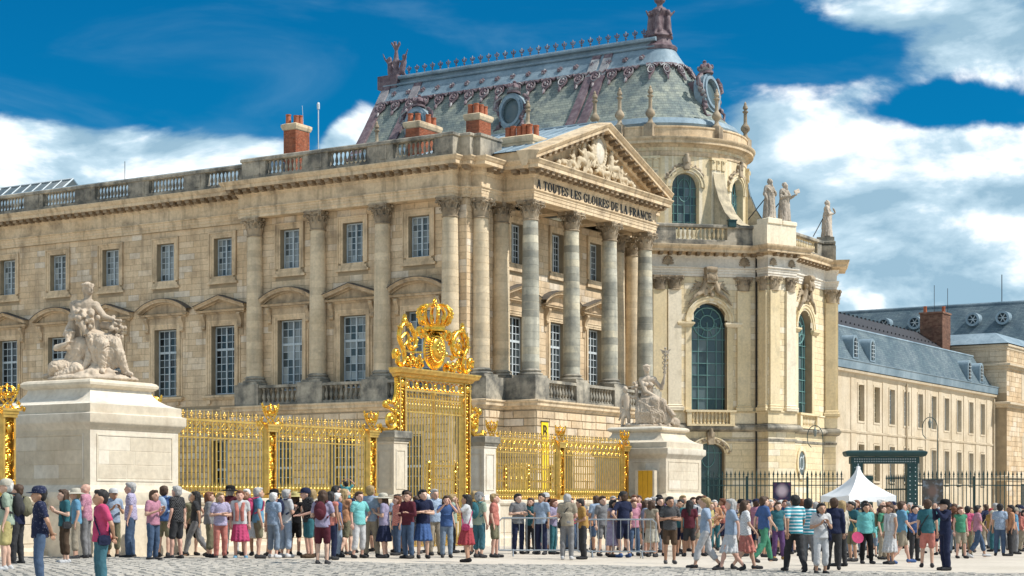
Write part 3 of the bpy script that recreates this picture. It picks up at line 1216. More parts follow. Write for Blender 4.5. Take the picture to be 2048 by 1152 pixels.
    bals = []
    for k in range(3):
        a, b = -65.35 + 4.36 * k + .8, -65.35 + 4.36 * (k + 1) - .8
        bals.append(MB().box(a, b, Y1 - 1.0, Y1 - .65, 7.12, 7.26).obj('balustrade', DARK, root))
        MB().box(a, b, Y1 - 1.04, Y1 - .62, 8.07, 8.22).obj('rail', DARK, bals[-1])
    for k in range(3):
        a, b = 81.62 + 4.365 * k + .7, 81.62 + 4.365 * (k + 1) - .7
        bals.append(MB().box(-48.95, -48.61, a, b, 7.12, 7.26).obj('balustrade', DARK, root))
        MB().box(-48.99, -48.57, a, b, 8.07, 8.22).obj('rail', DARK, bals[-1])
    for k in range(3):
        a, b = -65.35 + 4.36 * k + .85, -65.35 + 4.36 * (k + 1) - .85
        balusters(bals[k], fac(0, Y1 - .83, AZS), a, b, 8, 7.26, BAL_BALC)
        a, b = 81.62 + 4.365 * k + .74, 81.62 + 4.365 * (k + 1) - .74
        balusters(bals[3 + k], fac(-48.78, 0, AZE), a, b, 9, 7.26, BAL_BALC)
    # corner pier strip between wall and column
    # entablature
    YE, XE = Y1 - .72, XW + .72
    path = [(BX0, YW - .12), (XJ, YW - .12), (XJ, YE), (-51.86, YE), (-51.86, Y1 - .12), (XW + .1, Y1 - .12), (XW + .1, 79.02), (XE, 79.02), (XE, 81.14), (-48.80, 81.14), (-48.80, 95.18), (XE, 95.18), (XE, 98.2)]
    en = MB()
    en.sweep(path, ENT)
    ent = en.obj('entablature', TRIM, root, .5)
    # beams and ceiling of the portico
    bm = MB()
    bm.box(-49.72, -48.82, 81.16, 95.16, 17.661, 18.8)
    bm.box(XW, -49.7, 81.16, 82.06, 17.662, 18.8).box(XW, -49.7, 94.26, 95.16, 17.662, 18.8)
    bm.box(XW, -48.9, 81.2, 95.1, 18.5, 18.7)
    bm.box(XW - .3, XW + .74, 79.05, 81.3, 17.662, 18.8)
    for k in (1, 2):
        y = 81.62 + 4.365 * k
        bm.box(XW, -49.7, y - .45, y + .45, 17.663, 18.6)
    bm.box(XJ, -51.9, YE + .01, Y1 + .2, 17.664, 18.7)
    bm.obj('beam', TRIM, root)
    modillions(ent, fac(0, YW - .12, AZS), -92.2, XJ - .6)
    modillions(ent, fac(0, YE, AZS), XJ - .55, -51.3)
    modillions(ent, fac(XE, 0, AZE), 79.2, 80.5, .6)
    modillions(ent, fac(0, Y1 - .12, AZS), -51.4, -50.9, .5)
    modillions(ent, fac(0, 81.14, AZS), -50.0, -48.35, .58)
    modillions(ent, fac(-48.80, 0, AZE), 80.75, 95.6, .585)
    # lettering on the frieze
    text = 'A TOUTES LES GLOIRES DE LA FRANCE.'
    lm = fac(-48.80, 0, AZE)
    adv = sum(glyph_w(c) for c in text)
    y = 81.42
    sc = (94.75 - 81.42) / adv
    for c in text:
        w = glyph_w(c) * sc
        if c != ' ':
            put('letter', glyph(c), ent, lm @ T(y, -.005, 18.30) @ M.Diagonal((sc, 1, .46, 1)))
        y += w
    # pediment
    tm = MB()
    F = fac(-48.80, 0, AZE)
    ya, yb, yc, za, zc = 81.14, 95.18, 88.16, 19.66, 22.5
    tm.add([(ya, .25, 19.5), (yb, .25, 19.5), (yc, .25, zc + .1)], [(0, 1, 2)])
    pt = tm.obj('tympanum', TRIM, root, None, F)
    rk = MB()
    prof = [(-.25, -.36), (.02, -.36), (.05, -.28), (.12, -.24), (.12, -.05), (.62, -.03), (.62, .14), (.68, .17), (.74, .26), (.79, .33), (.79, .38), (.1, .46), (-.6, .46)]
    rake(rk, (ya - .80, za + .02), (yc, zc), prof)
    rake(rk, (yc, zc), (yb + .80, za + .02), prof)
    ped = rk.obj('raking_cornice', TRIM, root, None, F)
    th = atan2(zc - za, yc - ya + .8)
    for sx in (-1, 1):
        L = hypot(zc - za, yc - ya + .8)
        n = 13
        for i in range(n):
            t = (i + .8) / (n + .6)
            yy = yc + sx * (yc - ya + .8) * (1 - t)
            zz = za + (zc - za) * t
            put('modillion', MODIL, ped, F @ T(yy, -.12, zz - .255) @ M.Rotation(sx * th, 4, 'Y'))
    relief(pt, F, yc)
    # lead roof behind the pediment
    lr = MB()
    zt = zc + .44
    for sx in (-1, 1):
        ye = yc + sx * (yc - ya + .78)
        lr.add([(-48.9, yc, zt), (-48.9, ye, za + .48), (-58.5, ye, za + .48), (-58.5, yc, zt)], [(0, 1, 2, 3) if sx > 0 else (3, 2, 1, 0)])
        for k in range(12):
            x = -49.3 - k * .75
            lr.tube([(x, yc, zt + .01), (x, ye, za + .49)], .035, 5)
    lr.tube([(-48.9, yc, zt + .02), (-58.5, yc, zt + .02)], .09, 6)
    lr.obj('roof', LEAD, root)
    for q in (80.5, 95.7):
        MB().box(-58.4, -48.95, q, q + .12, 19.6, 20.12).obj('fascia', TRIM, root)
    # flat lead roof of wing and pavilion, set behind the balustrade
    fr2 = MB()
    fr2.add([(BX0, YW + .6, 19.72), (XW + .3, YW + .6, 19.72), (XW + .3, BY1, 19.72), (BX0, BY1, 19.72)], [(0, 1, 2, 3)])
    fr2.add([(-110, YW + 1.2, 20.1), (-67, YW + 1.2, 20.1), (-67, YW + 4.2, 22.1), (-110, YW + 4.2, 22.1), (-110, BY1, 20.1), (-67, BY1, 20.1)], [(0, 1, 2, 3), (3, 2, 5, 4), (1, 5, 2)])
    fr2.obj('roof', LEAD, root)
    # roof balustrade
    rb = MB()
    def parapet(pts):
        rb.sweep(pts, [(0, 19.70), (0, 20.02), (-.04, 20.04), (-.46, 20.04)])
        rb.sweep(pts, [(-.42, 20.80), (-.02, 20.80), (.06, 20.84), (.06, 20.98), (.0, 21.04), (-.44, 21.04)])
    yb1, yb2 = Y1 - .55, YW + .02
    parapet([(BX0, yb2), (XJ + .1, yb2)])
    parapet([(XJ + .1, yb2 + .4), (XJ + .1, yb1), (-52.6, yb1)])
    roofb = rb.obj('balustrade', DARK, root)
    pb2 = MB()
    solids = []
    for k in range(4):
        x = -65.35 + 4.36 * k
        a, b = x - .85, x + .85
        if k == 0:
            a = XJ + .1
        if k == 3:
            b = -52.55
        solids.append((a, b, yb1))
    for k in range(8):
        x = -70.75 - 4.4 * k
        solids.append((x - .82, x + .82, yb2))
    solids.append((-67.4, XJ + .05, yb2))
    for a, b, yy in solids:
        MB().box(a, b, yy + .02, yy + .44, 20.03, 20.82).box((a + b) / 2 - .02, (a + b) / 2 + .45, yy - .01, yy + .02, 20.05, 20.8).obj('parapet', DARK, root)
    # solid parapet round the corner
    pb2.prism([(-52.6, yb1), (-51.95, yb1), (-51.95, Y1 + .1), (-51.3, Y1 + .1), (-51.3, 79.2), (-50.9, 79.2), (-50.9, 81.3), (-51.8, 81.3), (-51.8, 79.9), (-52.6, 79.9)], 19.7, 20.9)
    pb2.sweep([(-52.6, yb1), (-51.95, yb1), (-51.95, Y1 + .1), (-51.3, Y1 + .1), (-51.3, 79.2), (-50.9, 79.2), (-50.9, 81.3)], [(0, 20.86), (.07, 20.9), (.07, 21.02), (0, 21.06), (-.5, 21.06)])
    pb2.obj('parapet', DARK, root)
    for k in range(3):
        a, b = -65.35 + 4.36 * k + .88, -65.35 + 4.36 * (k + 1) - .88
        balusters(roofb, fac(0, yb1 + .23, AZS), a, b, 9, 20.05, BAL_ROOF)
    for k in range(7):
        a, b = -70.75 - 4.4 * k - 4.4 + .85, -70.75 - 4.4 * k - .85
        if a > -93:
            balusters(roofb, fac(0, yb2 + .23, AZS), a, b, 10, 20.05, BAL_ROOF)
    balusters(roofb, fac(0, yb2 + .23, AZS), -69.75, -67.45, 8, 20.05, BAL_ROOF)
    # chimneys
    pot = MB().lathe([(.17, 0), (.16, .1), (.145, .45), (.165, .47), (.165, .55), (.12, .56), (.12, .4)], 10).mesh('chimney_pot', .8, TERRA)

    def chimney(x0, x1, y0, y1, z1, pots, brick=True):
        c = MB()
        c.box(x0, x1, y0, y1, 19.7, z1 - .4)
        ch = c.obj('chimney', BRICK if brick else TRIM, root)
        if brick:
            rng = random.Random(int(x0 * 10))
            for (fm, a, b) in ((fac(0, y0, AZS), x0, x1), (fac(x1, 0, AZE), y0, y1)):
                struct(_blocks(ashlar(a, b, 19.7, z1 - .42, [], .085, .26, 5, .006), .012).obj('brickwork', BRICK, ch, None, fm), 'stuff')
        k = MB()
        k.sweep([(x0, y0), (x1, y0), (x1, y1), (x0, y1)][::1], [(0, z1 - .4), (.06, z1 - .36), (.12, z1 - .2), (.12, z1 - .06), (0, z1)], True)
        k.box(x0 - .01, x1 + .01, y0 - .01, y1 + .01, z1 - .1, z1 - .005)
        k.obj('chimney_cap', TRIM, ch)
        for px, py in pots:
            put('chimney_pot', pot, ch, T(px, py, z1 - .02) @ M.Diagonal((1, 1, PRNG.uniform(.85, 1.2), 1)))
    chimney(-67.1, -66.2, 83.0, 84.3, 24.0, [(-66.9, 83.2), (-66.4, 83.3), (-66.5, 83.8), (-66.8, 84.0)])
    chimney(-59.05, -58.1, 84.0, 86.1, 23.4, [(-58.85, 84.2), (-58.4, 84.3), (-58.3, 85.2), (-58.35, 85.8)])
    chimney(-54.87, -54.0, 83.9, 85.1, 23.35, [(-54.7, 84.1), (-54.35, 84.15), (-54.2, 84.4), (-54.2, 84.8), (-54.6, 84.8)])
    chimney(-51.65, -49.7, 82.5, 84.2, 21.45, [(-51.4, 82.75), (-51.1, 82.8), (-50.75, 82.85), (-50.45, 82.9), (-50.15, 82.95), (-49.9, 83.2)], False)
    # lightning rods and skylight on the wing
    rd = MB()
    rd.tube([(-66.0, 84.9, 20), (-66.0, 84.9, 25.2)], .035, 6).lathe([(.08, 25.1), (.09, 25.4), (.05, 25.5)], 8, 0, 2 * pi, (-66.0, 84.9, 0))
    rd.tube([(-66.4, 84.0, 23.9), (-66.5, 84.0, 25.2)], .015, 4)
    rd.obj('aerial_mast', FRAMEW, root)
    r2 = MB()
    r2.tube([(-76.5, YW + .3, 21.0), (-76.5, YW + .3, 22.2)], .02, 5)
    r2.ell((-76.5, YW + .3, 21.08), .06, 6, 4)
    r2.obj('lightning_rod', BLACK, root)
    sk = MB()
    sk.add([(-110, 84.5, 21.4), (-88.3, 84.5, 21.4), (-88.3, 87, 23.4), (-110, 87, 23.4), (-88.3, 89.5, 21.4), (-110, 89.5, 21.4)], [(0, 1, 2, 3), (3, 2, 4, 5), (1, 4, 2), (0, 3, 5)])
    skl = sk.obj('skylight', GLZ, root)
    sb = MB()
    for k in range(12):
        x = -99 + k * .97
        sb.tube([(x, 84.5, 21.42), (x, 87, 23.42)], .05, 4)
    sb.tube([(-110, 87, 23.44), (-88.3, 87, 23.44)], .06, 4)
    sb.tube([(-88.3, 84.5, 21.4), (-88.3, 87, 23.42), (-88.3, 89.5, 21.4)], .06, 4)
    sb.obj('glazing_bars', FRAMEW, skl)
    lt = MB()
    for k in (0, 1):
        lt.lathe([(.05, 0), (.16, .1), (.17, .3), (.05, .36)], 8, 0, 2 * pi, (-50.75, 81.75 + k * .7, 21.0 - .9))
        lt.tube([(-50.9, 81.75 + k * .7, 19.8), (-50.75, 81.75 + k * .7, 20.2)], .04, 5)
    lt.obj('floodlight', WHITE, root)
    return root


def _blocks(rects, d, c=.006):
    mb = MB()
    for r in rects:
        mb.block(*r, d, c)
    return mb


# --- letters drawn from strokes: heavy uprights, thin arms, small serifs
GL = {}


def glyph_w(c):
    return {' ': .34, 'I': .42, '.': .28, 'L': .66, 'E': .68, 'F': .64, 'S': .62, 'T': .72, 'A': .80, 'R': .76, 'O': .82, 'U': .78, 'G': .82, 'C': .78, 'D': .78, 'N': .82, 'B': .74}[c]


def glyph(c, mat=None):
    if c in GL:
        return GL[c]
    mb = MB()
    W = glyph_w(c) - .12
    t, th, d = .165, .07, -.03

    def rect(x0, x1, z0, z1):
        mb.box(x0, x1, d, 0, z0, z1)

    def stroke(pts, w):
        for (xa, za), (xb, zb) in zip(pts[:-1], pts[1:]):
            mb.plate([(xa - w / 2, za), (xa + w / 2, za), (xb + w / 2, zb), (xb - w / 2, zb)] if zb > za else [(xb - w / 2, zb), (xb + w / 2, zb), (xa + w / 2, za), (xa - w / 2, za)], d, 0)

    def stem(x):
        rect(x, x + t, 0, 1)
        rect(x - .05, x + t + .05, 0, .05)
        rect(x - .05, x + t + .05, .95, 1)

    def bowl(cx, cz, rx, rz, a0, a1, thick=t, thin=th, n=14):
        for i in range(n):
            b0, b1 = a0 + (a1 - a0) * i / n, a0 + (a1 - a0) * (i + 1) / n
            q = []
            for b in (b0, b1):
                w = thin + (thick - thin) * abs(cos(b))
                q.append(((cx + rx * cos(b), cz + rz * sin(b)), (cx + (rx - w) * cos(b), cz + (rz - thin) * sin(b))))
            mb.plate([q[0][0], q[1][0], q[1][1], q[0][1]] if a1 > a0 else [q[1][0], q[0][0], q[0][1], q[1][1]], d, 0)
    if c == 'I':
        stem(.06)
    elif c == '.':
        rect(.03, .16, 0, .15)
    elif c == 'L':
        stem(.05)
        rect(.05, W, 0, th)
        rect(W - .06, W, 0, .28)
    elif c in 'EF':
        stem(.05)
        rect(.05, W, 1 - th, 1)
        rect(W - .06, W, .76, 1)
        rect(.05, W - .1, .48, .48 + th)
        rect(W - .15, W - .1, .40, .64)
        if c == 'E':
            rect(.05, W, 0, th)
            rect(W - .06, W, 0, .26)
    elif c == 'T':
        stem(W / 2 - t / 2)
        rect(0, W, 1 - th, 1)
        rect(0, .06, .74, 1)
        rect(W - .06, W, .74, 1)
    elif c == 'A':
        stroke([(.09, 0), (W / 2, 1)], .06)
        stroke([(W - .12, 0), (W / 2 + .01, 1)], .17)
        rect(.2, W - .2, .30, .30 + th)
        rect(-.02, .22, 0, .05)
        rect(W - .27, W + .04, 0, .05)
    elif c == 'N':
        rect(.08, .15, 0, 1)
        rect(W - .14, W - .07, 0, 1)
        stroke([(W - .13, 0), (.10, 1)], .18)
        rect(-.02, .22, .95, 1)
        rect(0, .24, 0, .05)
        rect(W - .24, W, .95, 1)
    elif c == 'U':
        rect(.06, .06 + t, .3, 1)
        rect(W - .14, W - .07, .3, 1)
        bowl(W / 2 - .005, .32, W / 2 - .065, .32, pi, 2 * pi)
        rect(0, .3, .95, 1)
        rect(W - .26, W, .95, 1)
    elif c == 'O':
        bowl(W / 2, .5, W / 2, .5, 0, 2 * pi, n=24)
    elif c in 'CG':
        bowl(W / 2, .5, W / 2, .5, pi * .22, pi * 1.78, n=22)
        rect(W - .10, W - .04, .72, .98)
        if c == 'G':
            rect(W - .2, W - .05, .04, .42)
            rect(W - .28, W + .02, .40, .45)
        else:
            rect(W - .10, W - .04, .03, .2)
    elif c in 'DBRP':
        stem(.05)
        if c == 'D':
            rect(.1, W * .5, 0, th)
            rect(.1, W * .5, 1 - th, 1)
            bowl(W * .45, .5, W * .55, .5, -pi / 2, pi / 2)
        else:
            rect(.1, W * .5, 1 - th, 1)
            rect(.1, W * .5, .47, .47 + th)
            bowl(W * .42, .735, W * .5, .265, -pi / 2, pi / 2)
            if c == 'B':
                rect(.1, W * .5, 0, th)
                bowl(W * .45, .27, W * .55, .27, -pi / 2, pi / 2)
            else:
                stroke([(W - .06, 0), (W * .5, .5)], .17)
                rect(W - .16, W + .06, 0, .05)
    elif c == 'S':
        bowl(W / 2, .74, W / 2, .26, pi * .12, pi * 1.5, t * .9)
        bowl(W / 2, .27, W / 2, .27, -pi * .88, pi * .5, t * .9)
        rect(W - .07, W - .02, .72, .98)
        rect(.0, .05, .03, .28)
    me = mb.mesh('letter', None, LETTER)
    GL[c] = me
    return me


def relief(parent, F, yc):
    """carved figures of the tympanum, heaped round an oval shield"""
    rng = random.Random(5)
    mb = MB()
    # oval frame with a garland
    for i in range(28):
        a = 2 * pi * i / 28
        mb.ell((yc + .1 + .62 * cos(a), .0, 21.35 + .86 * sin(a)), (.13, .16, .13), 6, 4)
    # seated figures: torso, head, thighs, draperies
    def figure(x, z, s, lean, side):
        mb.cap((x, .02, z), (x + lean * s, -.02, z + .62 * s), .24 * s, .2 * s, 8)
        mb.ell((x + lean * s * 1.35, -.06, z + .92 * s), (.13 * s, .14 * s, .17 * s), 8, 6)
        for k in (0, 1):
            kx = x + side * (.62 + .1 * k) * s
            mb.cap((x, -.05, z + .02), (kx, -.14, z + (.12 - .05 * k) * s), .18 * s, .14 * s, 8)
            mb.cap((kx, -.14, z + (.1 - .05 * k) * s), (kx + side * .22 * s, -.08, z - .42 * s), .13 * s, .09 * s, 8)
        mb.cap((x + lean * s - .12, -.1, z + .55 * s), (x + lean * s + side * .35 * s, -.16, z + .42 * s), .08 * s, .07 * s, 6)
        mb.cap((x + lean * s + side * .35 * s, -.16, z + .42 * s), (x + lean * s + side * .7 * s, -.14, z + .62 * s), .07 * s, .05 * s, 6)
        for k in range(7):
            a = rng.uniform(-.5, .5)
            mb.cap((x + a * s, -.06, z + .1 * s), (x + a * s + side * .3 * s, -.1, z - .5 * s), .07 * s, .04 * s, 6)
    mb.box(yc - 5.5, yc + 5.5, .16, .24, 19.75, 19.95)
    figure(yc - 1.75, 20.42, 1.05, -.05, -1)
    figure(yc - .85, 20.85, 1.0, .1, -1)
    figure(yc + 1.35, 20.6, .95, .02, 1)
    figure(yc - 2.9, 20.15, .75, -.1, -1)
    figure(yc + 2.5, 20.15, .75, .1, 1)
    figure(yc + .45, 20.2, .7, 0, 1)
    for k in range(70):
        x = rng.uniform(-4.6, 4.4)
        top = 19.95 + max(.06, (4.9 - abs(x)) * .22)
        z = rng.uniform(19.95, top)
        mb.ell((yc + x, rng.uniform(-.05, .12), z), (rng.uniform(.1, .26), .14, rng.uniform(.08, .2)), 7, 5, M.Rotation(rng.uniform(-1, 1), 3, 'Y'))
    me = remeshed(mb, .035, 1, 'relief', lambda c, n: .03 * (1 - abs(NZ.noise(V((c.x * 6, c.y * 6, c.z * 3))))) - .015)
    me.materials.append(CAPST)
    put('relief', me, parent, F, stone('relief stone', (.56, .46, .32), (.64, .54, .39), .02, None, dirt=(.2, .16, .11), dirt_amt=.5, streak=.3, bump=.3))
    sh = MB()
    sh.ell((yc + .1, -.02, 21.35), (.5, .12, .74), 20, 10)
    sh.obj('shield', PALE, parent, .9, F)
palace()


# ------------------------------------------------------------------ the chapel
def mapped(mb, fn):
    o = MB()
    o.v = [tuple(fn(*p)) for p in mb.v]
    o.f = list(mb.f)
    return o


def arch_pts(cx, w, zs, rise, n=14):
    return [(cx - w / 2 * cos(pi * i / n), zs + rise * sin(pi * i / n)) for i in range(n + 1)]


def arch_wall(x0, x1, z0, z1, cx, w, zb, zs, rise, depth, sub=1, n=14):
    mb = MB()

    def strip(a, b, c, d):
        for i in range(sub):
            p, q = a + (b - a) * i / sub, a + (b - a) * (i + 1) / sub
            mb.quad((p, 0, c), (q, 0, c), (q, 0, d), (p, 0, d))
    strip(x0, cx - w / 2, z0, z1)
    strip(cx + w / 2, x1, z0, z1)
    A = arch_pts(cx, w, zs, rise, n)
    for (xa, za), (xb, zb_) in zip(A[:-1], A[1:]):
        mb.quad((xa, 0, za), (xb, 0, zb_), (xb, 0, z1), (xa, 0, z1))
        mb.quad((xb, 0, zb_), (xa, 0, za), (xa, depth, za), (xb, depth, zb_))
        if zb > z0:
            mb.quad((xa, 0, z0), (xb, 0, z0), (xb, 0, zb), (xa, 0, zb))
    for x, sg in ((cx - w / 2, 1), (cx + w / 2, -1)):
        q = [(x, 0, zb), (x, 0, zs), (x, depth, zs), (x, depth, zb)]
        mb.quad(*(q if sg > 0 else q[::-1]))
    mb.quad((cx - w / 2, 0, zb), (cx - w / 2, depth, zb), (cx + w / 2, depth, zb), (cx + w / 2, 0, zb))
    return mb


def archivolt(cx, w, zs, rise, steps, n=16, key=True):
    """moulded band round an arch: steps (inner offset, outer offset, proud)"""
    mb = MB()
    for o0, o1, pr in steps:
        for i in range(n):
            t0, t1 = pi * i / n, pi * (i + 1) / n
            P = []
            for t in (t0, t1):
                for o in (o0, o1):
                    P.append((cx - (w / 2 + o) * cos(t), zs + (rise + o) * sin(t)))
            a, b, c, d = P
            mb.plate([a, c, d, b], -pr, 0)
    return mb


def arch_glass(cx, w, zb, zs, rise, y):
    A = arch_pts(cx, w, zs, rise, 14)
    return MB().plate([(cx + w / 2, zb), (cx + w / 2, zs)][:1] + A[::-1] + [(cx - w / 2, zb)], y, y + .02)


def chapel_window(root, fn, cx, w, zb, zs, rise, cols, rows, rose, name_mat=GLZC, depth=.5, bar=.045):
    """tall round-headed window: surround band, panes, iron bars, a ringed rose in the head"""
    av = archivolt(cx, w, zs, rise, ((0, .14, .05), (.14, .34, .12), (.34, .42, .17)))
    win = mapped(av, fn).obj('window', CHAP, root, .5)
    x0, x1 = cx - w / 2, cx + w / 2
    xs = [x0 + w * i / cols for i in range(cols + 1)]
    zs_ = [zb + (zs - .35 * (1 if rose else 0) - zb) * j / rows for j in range(rows + 1)]
    for i in range(cols):
        for j in range(rows):
            p = MB().box(xs[i] + .01, xs[i + 1] - .01, depth - .02, depth - .012, zs_[j] + .01, zs_[j + 1] - .01)
            ang = (PRNG.uniform(-.02, .02), PRNG.uniform(-.02, .02))
            p.v = [(x, y + (x - (xs[i] + xs[i + 1]) / 2) * ang[0] + (z - (zs_[j] + zs_[j + 1]) / 2) * ang[1], z) for x, y, z in p.v]
            mapped(p, fn).obj('pane', name_mat, win)
    hd = MB()
    A = arch_pts(cx, w, zs, rise, 14)
    hd.plate([(x1, zs_[-1])] + A[::-1] + [(x0, zs_[-1])], depth - .018, depth)
    mapped(hd, fn).obj('head_pane', name_mat, win)
    b = MB()
    for i in range(1, cols):
        b.box(xs[i] - bar / 2, xs[i] + bar / 2, depth - .08, depth - .03, zb, zs + (0 if rose else rise * .8))
    for j in range(1, rows + 1):
        b.box(x0, x1, depth - .085, depth - .035, zs_[j] - bar / 2, zs_[j] + bar / 2)
    b.box(x0 + .16, x0 + .2, depth - .08, depth - .03, zb, zs)
    b.box(x1 - .2, x1 - .16, depth - .08, depth - .03, zb, zs)
    if rose:
        R, c = w * .40, (cx, depth - .06, zs - .02)
        b.tube([(c[0] + R * cos(2 * pi * i / 20), c[1], c[2] + R * sin(2 * pi * i / 20)) for i in range(21)], .05, 5)
        b.tube([(c[0] + R * .5 * cos(2 * pi * i / 16), c[1], c[2] + R * .5 * sin(2 * pi * i / 16)) for i in range(17)], .045, 5)
        for i in range(8):
            a = 2 * pi * (i + .5) / 8
            b.tube([(c[0] + R * .5 * cos(a), c[1], c[2] + R * .5 * sin(a)), (c[0] + R * cos(a), c[1], c[2] + R * sin(a))], .03, 4)
    else:
        b.tube([(cx + w * .24 * cos(2 * pi * i / 18), depth - .06, zs - .15 + w * .4 * sin(2 * pi * i / 18)) for i in range(19)], .03, 5)
    mapped(b, fn).obj('window_bars', plain('verdigris bars', (.13, .27, .26), .6, 0, .15, 6), win)
    # dark pocket behind
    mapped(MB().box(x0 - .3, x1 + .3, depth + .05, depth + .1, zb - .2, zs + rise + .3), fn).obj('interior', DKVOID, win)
    return win


def garland(cx, z, w, n=22, seed=1):
    """carved swag over an arch"""
    rng = random.Random(seed)
    mb = MB()
    for i in range(n):
        t = pi * (.12 + .76 * i / (n - 1))
        for k in range(2):
            mb.ell((cx - w * cos(t) + rng.uniform(-.1, .1), rng.uniform(-.12, -.02), z + w * sin(t) + rng.uniform(-.14, .1)), (rng.uniform(.08, .15), .1, rng.uniform(.07, .14)), 6, 4)
    mb.plate([(cx - .2, z + w - .38), (cx + .2, z + w - .38), (cx + .28, z + w + .42), (cx - .28, z + w + .42)], -.28, 0)
    mb.lathe([(.14, -.3), (.16, 0), (.14, .3)], 8, c=(cx, -.24, z + w + .4))
    return mb


def cherubs(cx, z, seed=2):
    """two winged children leaning on the crown of the arch"""
    mb = MB()
    for s in (-1, 1):
        mb.cap((cx + s * .55, -.2, z + .35), (cx + s * .35, -.26, z + .85), .2, .17, 8)
        mb.ell((cx + s * .38, -.3, z + 1.15), (.16, .17, .19), 8, 6)
        mb.cap((cx + s * .6, -.22, z + .35), (cx + s * 1.1, -.25, z - .1), .15, .11, 8)
        mb.cap((cx + s * 1.1, -.25, z - .1), (cx + s * 1.45, -.2, z - .55), .1, .07, 8)
        mb.cap((cx + s * .5, -.25, z + .3), (cx + s * .85, -.32, z + .05), .13, .1, 8)
        mb.cap((cx + s * .3, -.28, z + .8), (cx + s * .05, -.32, z + .4), .07, .06, 6)
        for k in range(5):
            mb.cap((cx + s * .5, -.08, z + .8), (cx + s * (1.0 + .1 * k), -.05, z + 1.0 - .22 * k), .08, .04, 6)
    for k in range(10):
        mb.ell((cx + PRNG.uniform(-.4, .4), -.16, z + PRNG.uniform(0, .5)), (.16, .14, .14), 6, 5)
    return mb


def finial_mesh():
    return MB().box(-.42, .42, -.42, .42, 0, .9).lathe([(.40, .9), (.40, 1.0), (.28, 1.05), (.20, 1.2), (.16, 1.35), (.22, 1.45), (.40, 1.62), (.42, 1.78), (.33, 1.95), (.19, 2.1), (.16, 2.2), (.15, 2.9), (.18, 2.95), (.26, 3.0), (.26, 3.08), (.14, 3.12), (.14, 3.2), (.24, 3.3), (.2, 3.45), (.1, 3.62), (.13, 3.66), (.04, 3.8), (.0, 3.85)], 12).mesh('finial', .8, CAPST)


def oval_dormer(root, mw, s=1.0):
    """oval window in a carved lead frame with a crown on top"""
    rng = random.Random(9)
    fr = MB()
    n = 24
    for i in range(n):
        a0, a1 = 2 * pi * i / n, 2 * pi * (i + 1) / n
        for r0, r1, y in ((.78, .96, -.55), (.96, 1.12, -.42)):
            P = [(r * cos(a), 1.3 * r * sin(a)) for a in (a0, a1) for r in (r0, r1)]
            fr.plate([P[0], P[1], P[3], P[2]], y, .4)
    d = fr.obj('dormer', LEAD, root, .6, mw @ M.Scale(s, 4))
    MB().ell((0, -.22, 0), (.80, .05, 1.03), 20, 10).obj('dormer_glass', GLZC, d, .9, mw @ M.Scale(s, 4))
    o = MB()
    for sx in (-1, 1):
        for k in range(16):
            t = k / 15
            o.ell((sx * (1.15 + .25 * sin(t * 6)), -.3 + rng.uniform(-.1, .1), 1.15 - 2.3 * t), (rng.uniform(.12, .24), .2, rng.uniform(.14, .24)), 7, 5)
        o.tube([(sx * 1.0, -.4, 1.2), (sx * 1.5, -.4, .9), (sx * 1.55, -.4, .3), (sx * 1.25, -.4, .15), (sx * 1.2, -.4, .45)], .11, 6)
        o.tube([(sx * .9, -.4, -1.2), (sx * 1.4, -.4, -1.4), (sx * 1.2, -.4, -1.9), (sx * .6, -.4, -1.8)], .11, 6)
    o.lathe([(.55, 1.45), (.55, 1.6), (.38, 1.65), (.55, 1.85), (.42, 2.1), (.12, 2.3), (.16, 2.42), (.0, 2.55)], 10, c=(0, -.15, 0))
    for k in range(6):
        a = 2 * pi * k / 6
        o.ell((.5 * cos(a), -.15 + .5 * sin(a), 1.95), (.1, .1, .2), 6, 5)
    for k in range(8):
        o.ell((rng.uniform(-.5, .5), -.3, -1.5 - rng.uniform(0, .5)), (.2, .2, .16), 6, 5)
    o.box(-.8, .8, 0.0, 1.6, -1.2, 1.0)
    o.obj('dormer_carving', LEADO, d, .9, mw @ M.Scale(s, 4))


BUTT = stone('weathered cream stone', (.50, .42, .285), (.60, .51, .36), .05, None, dirt=(.14, .125, .10), dirt_amt=.7, streak=.6, dlo=.44, dhi=.64)


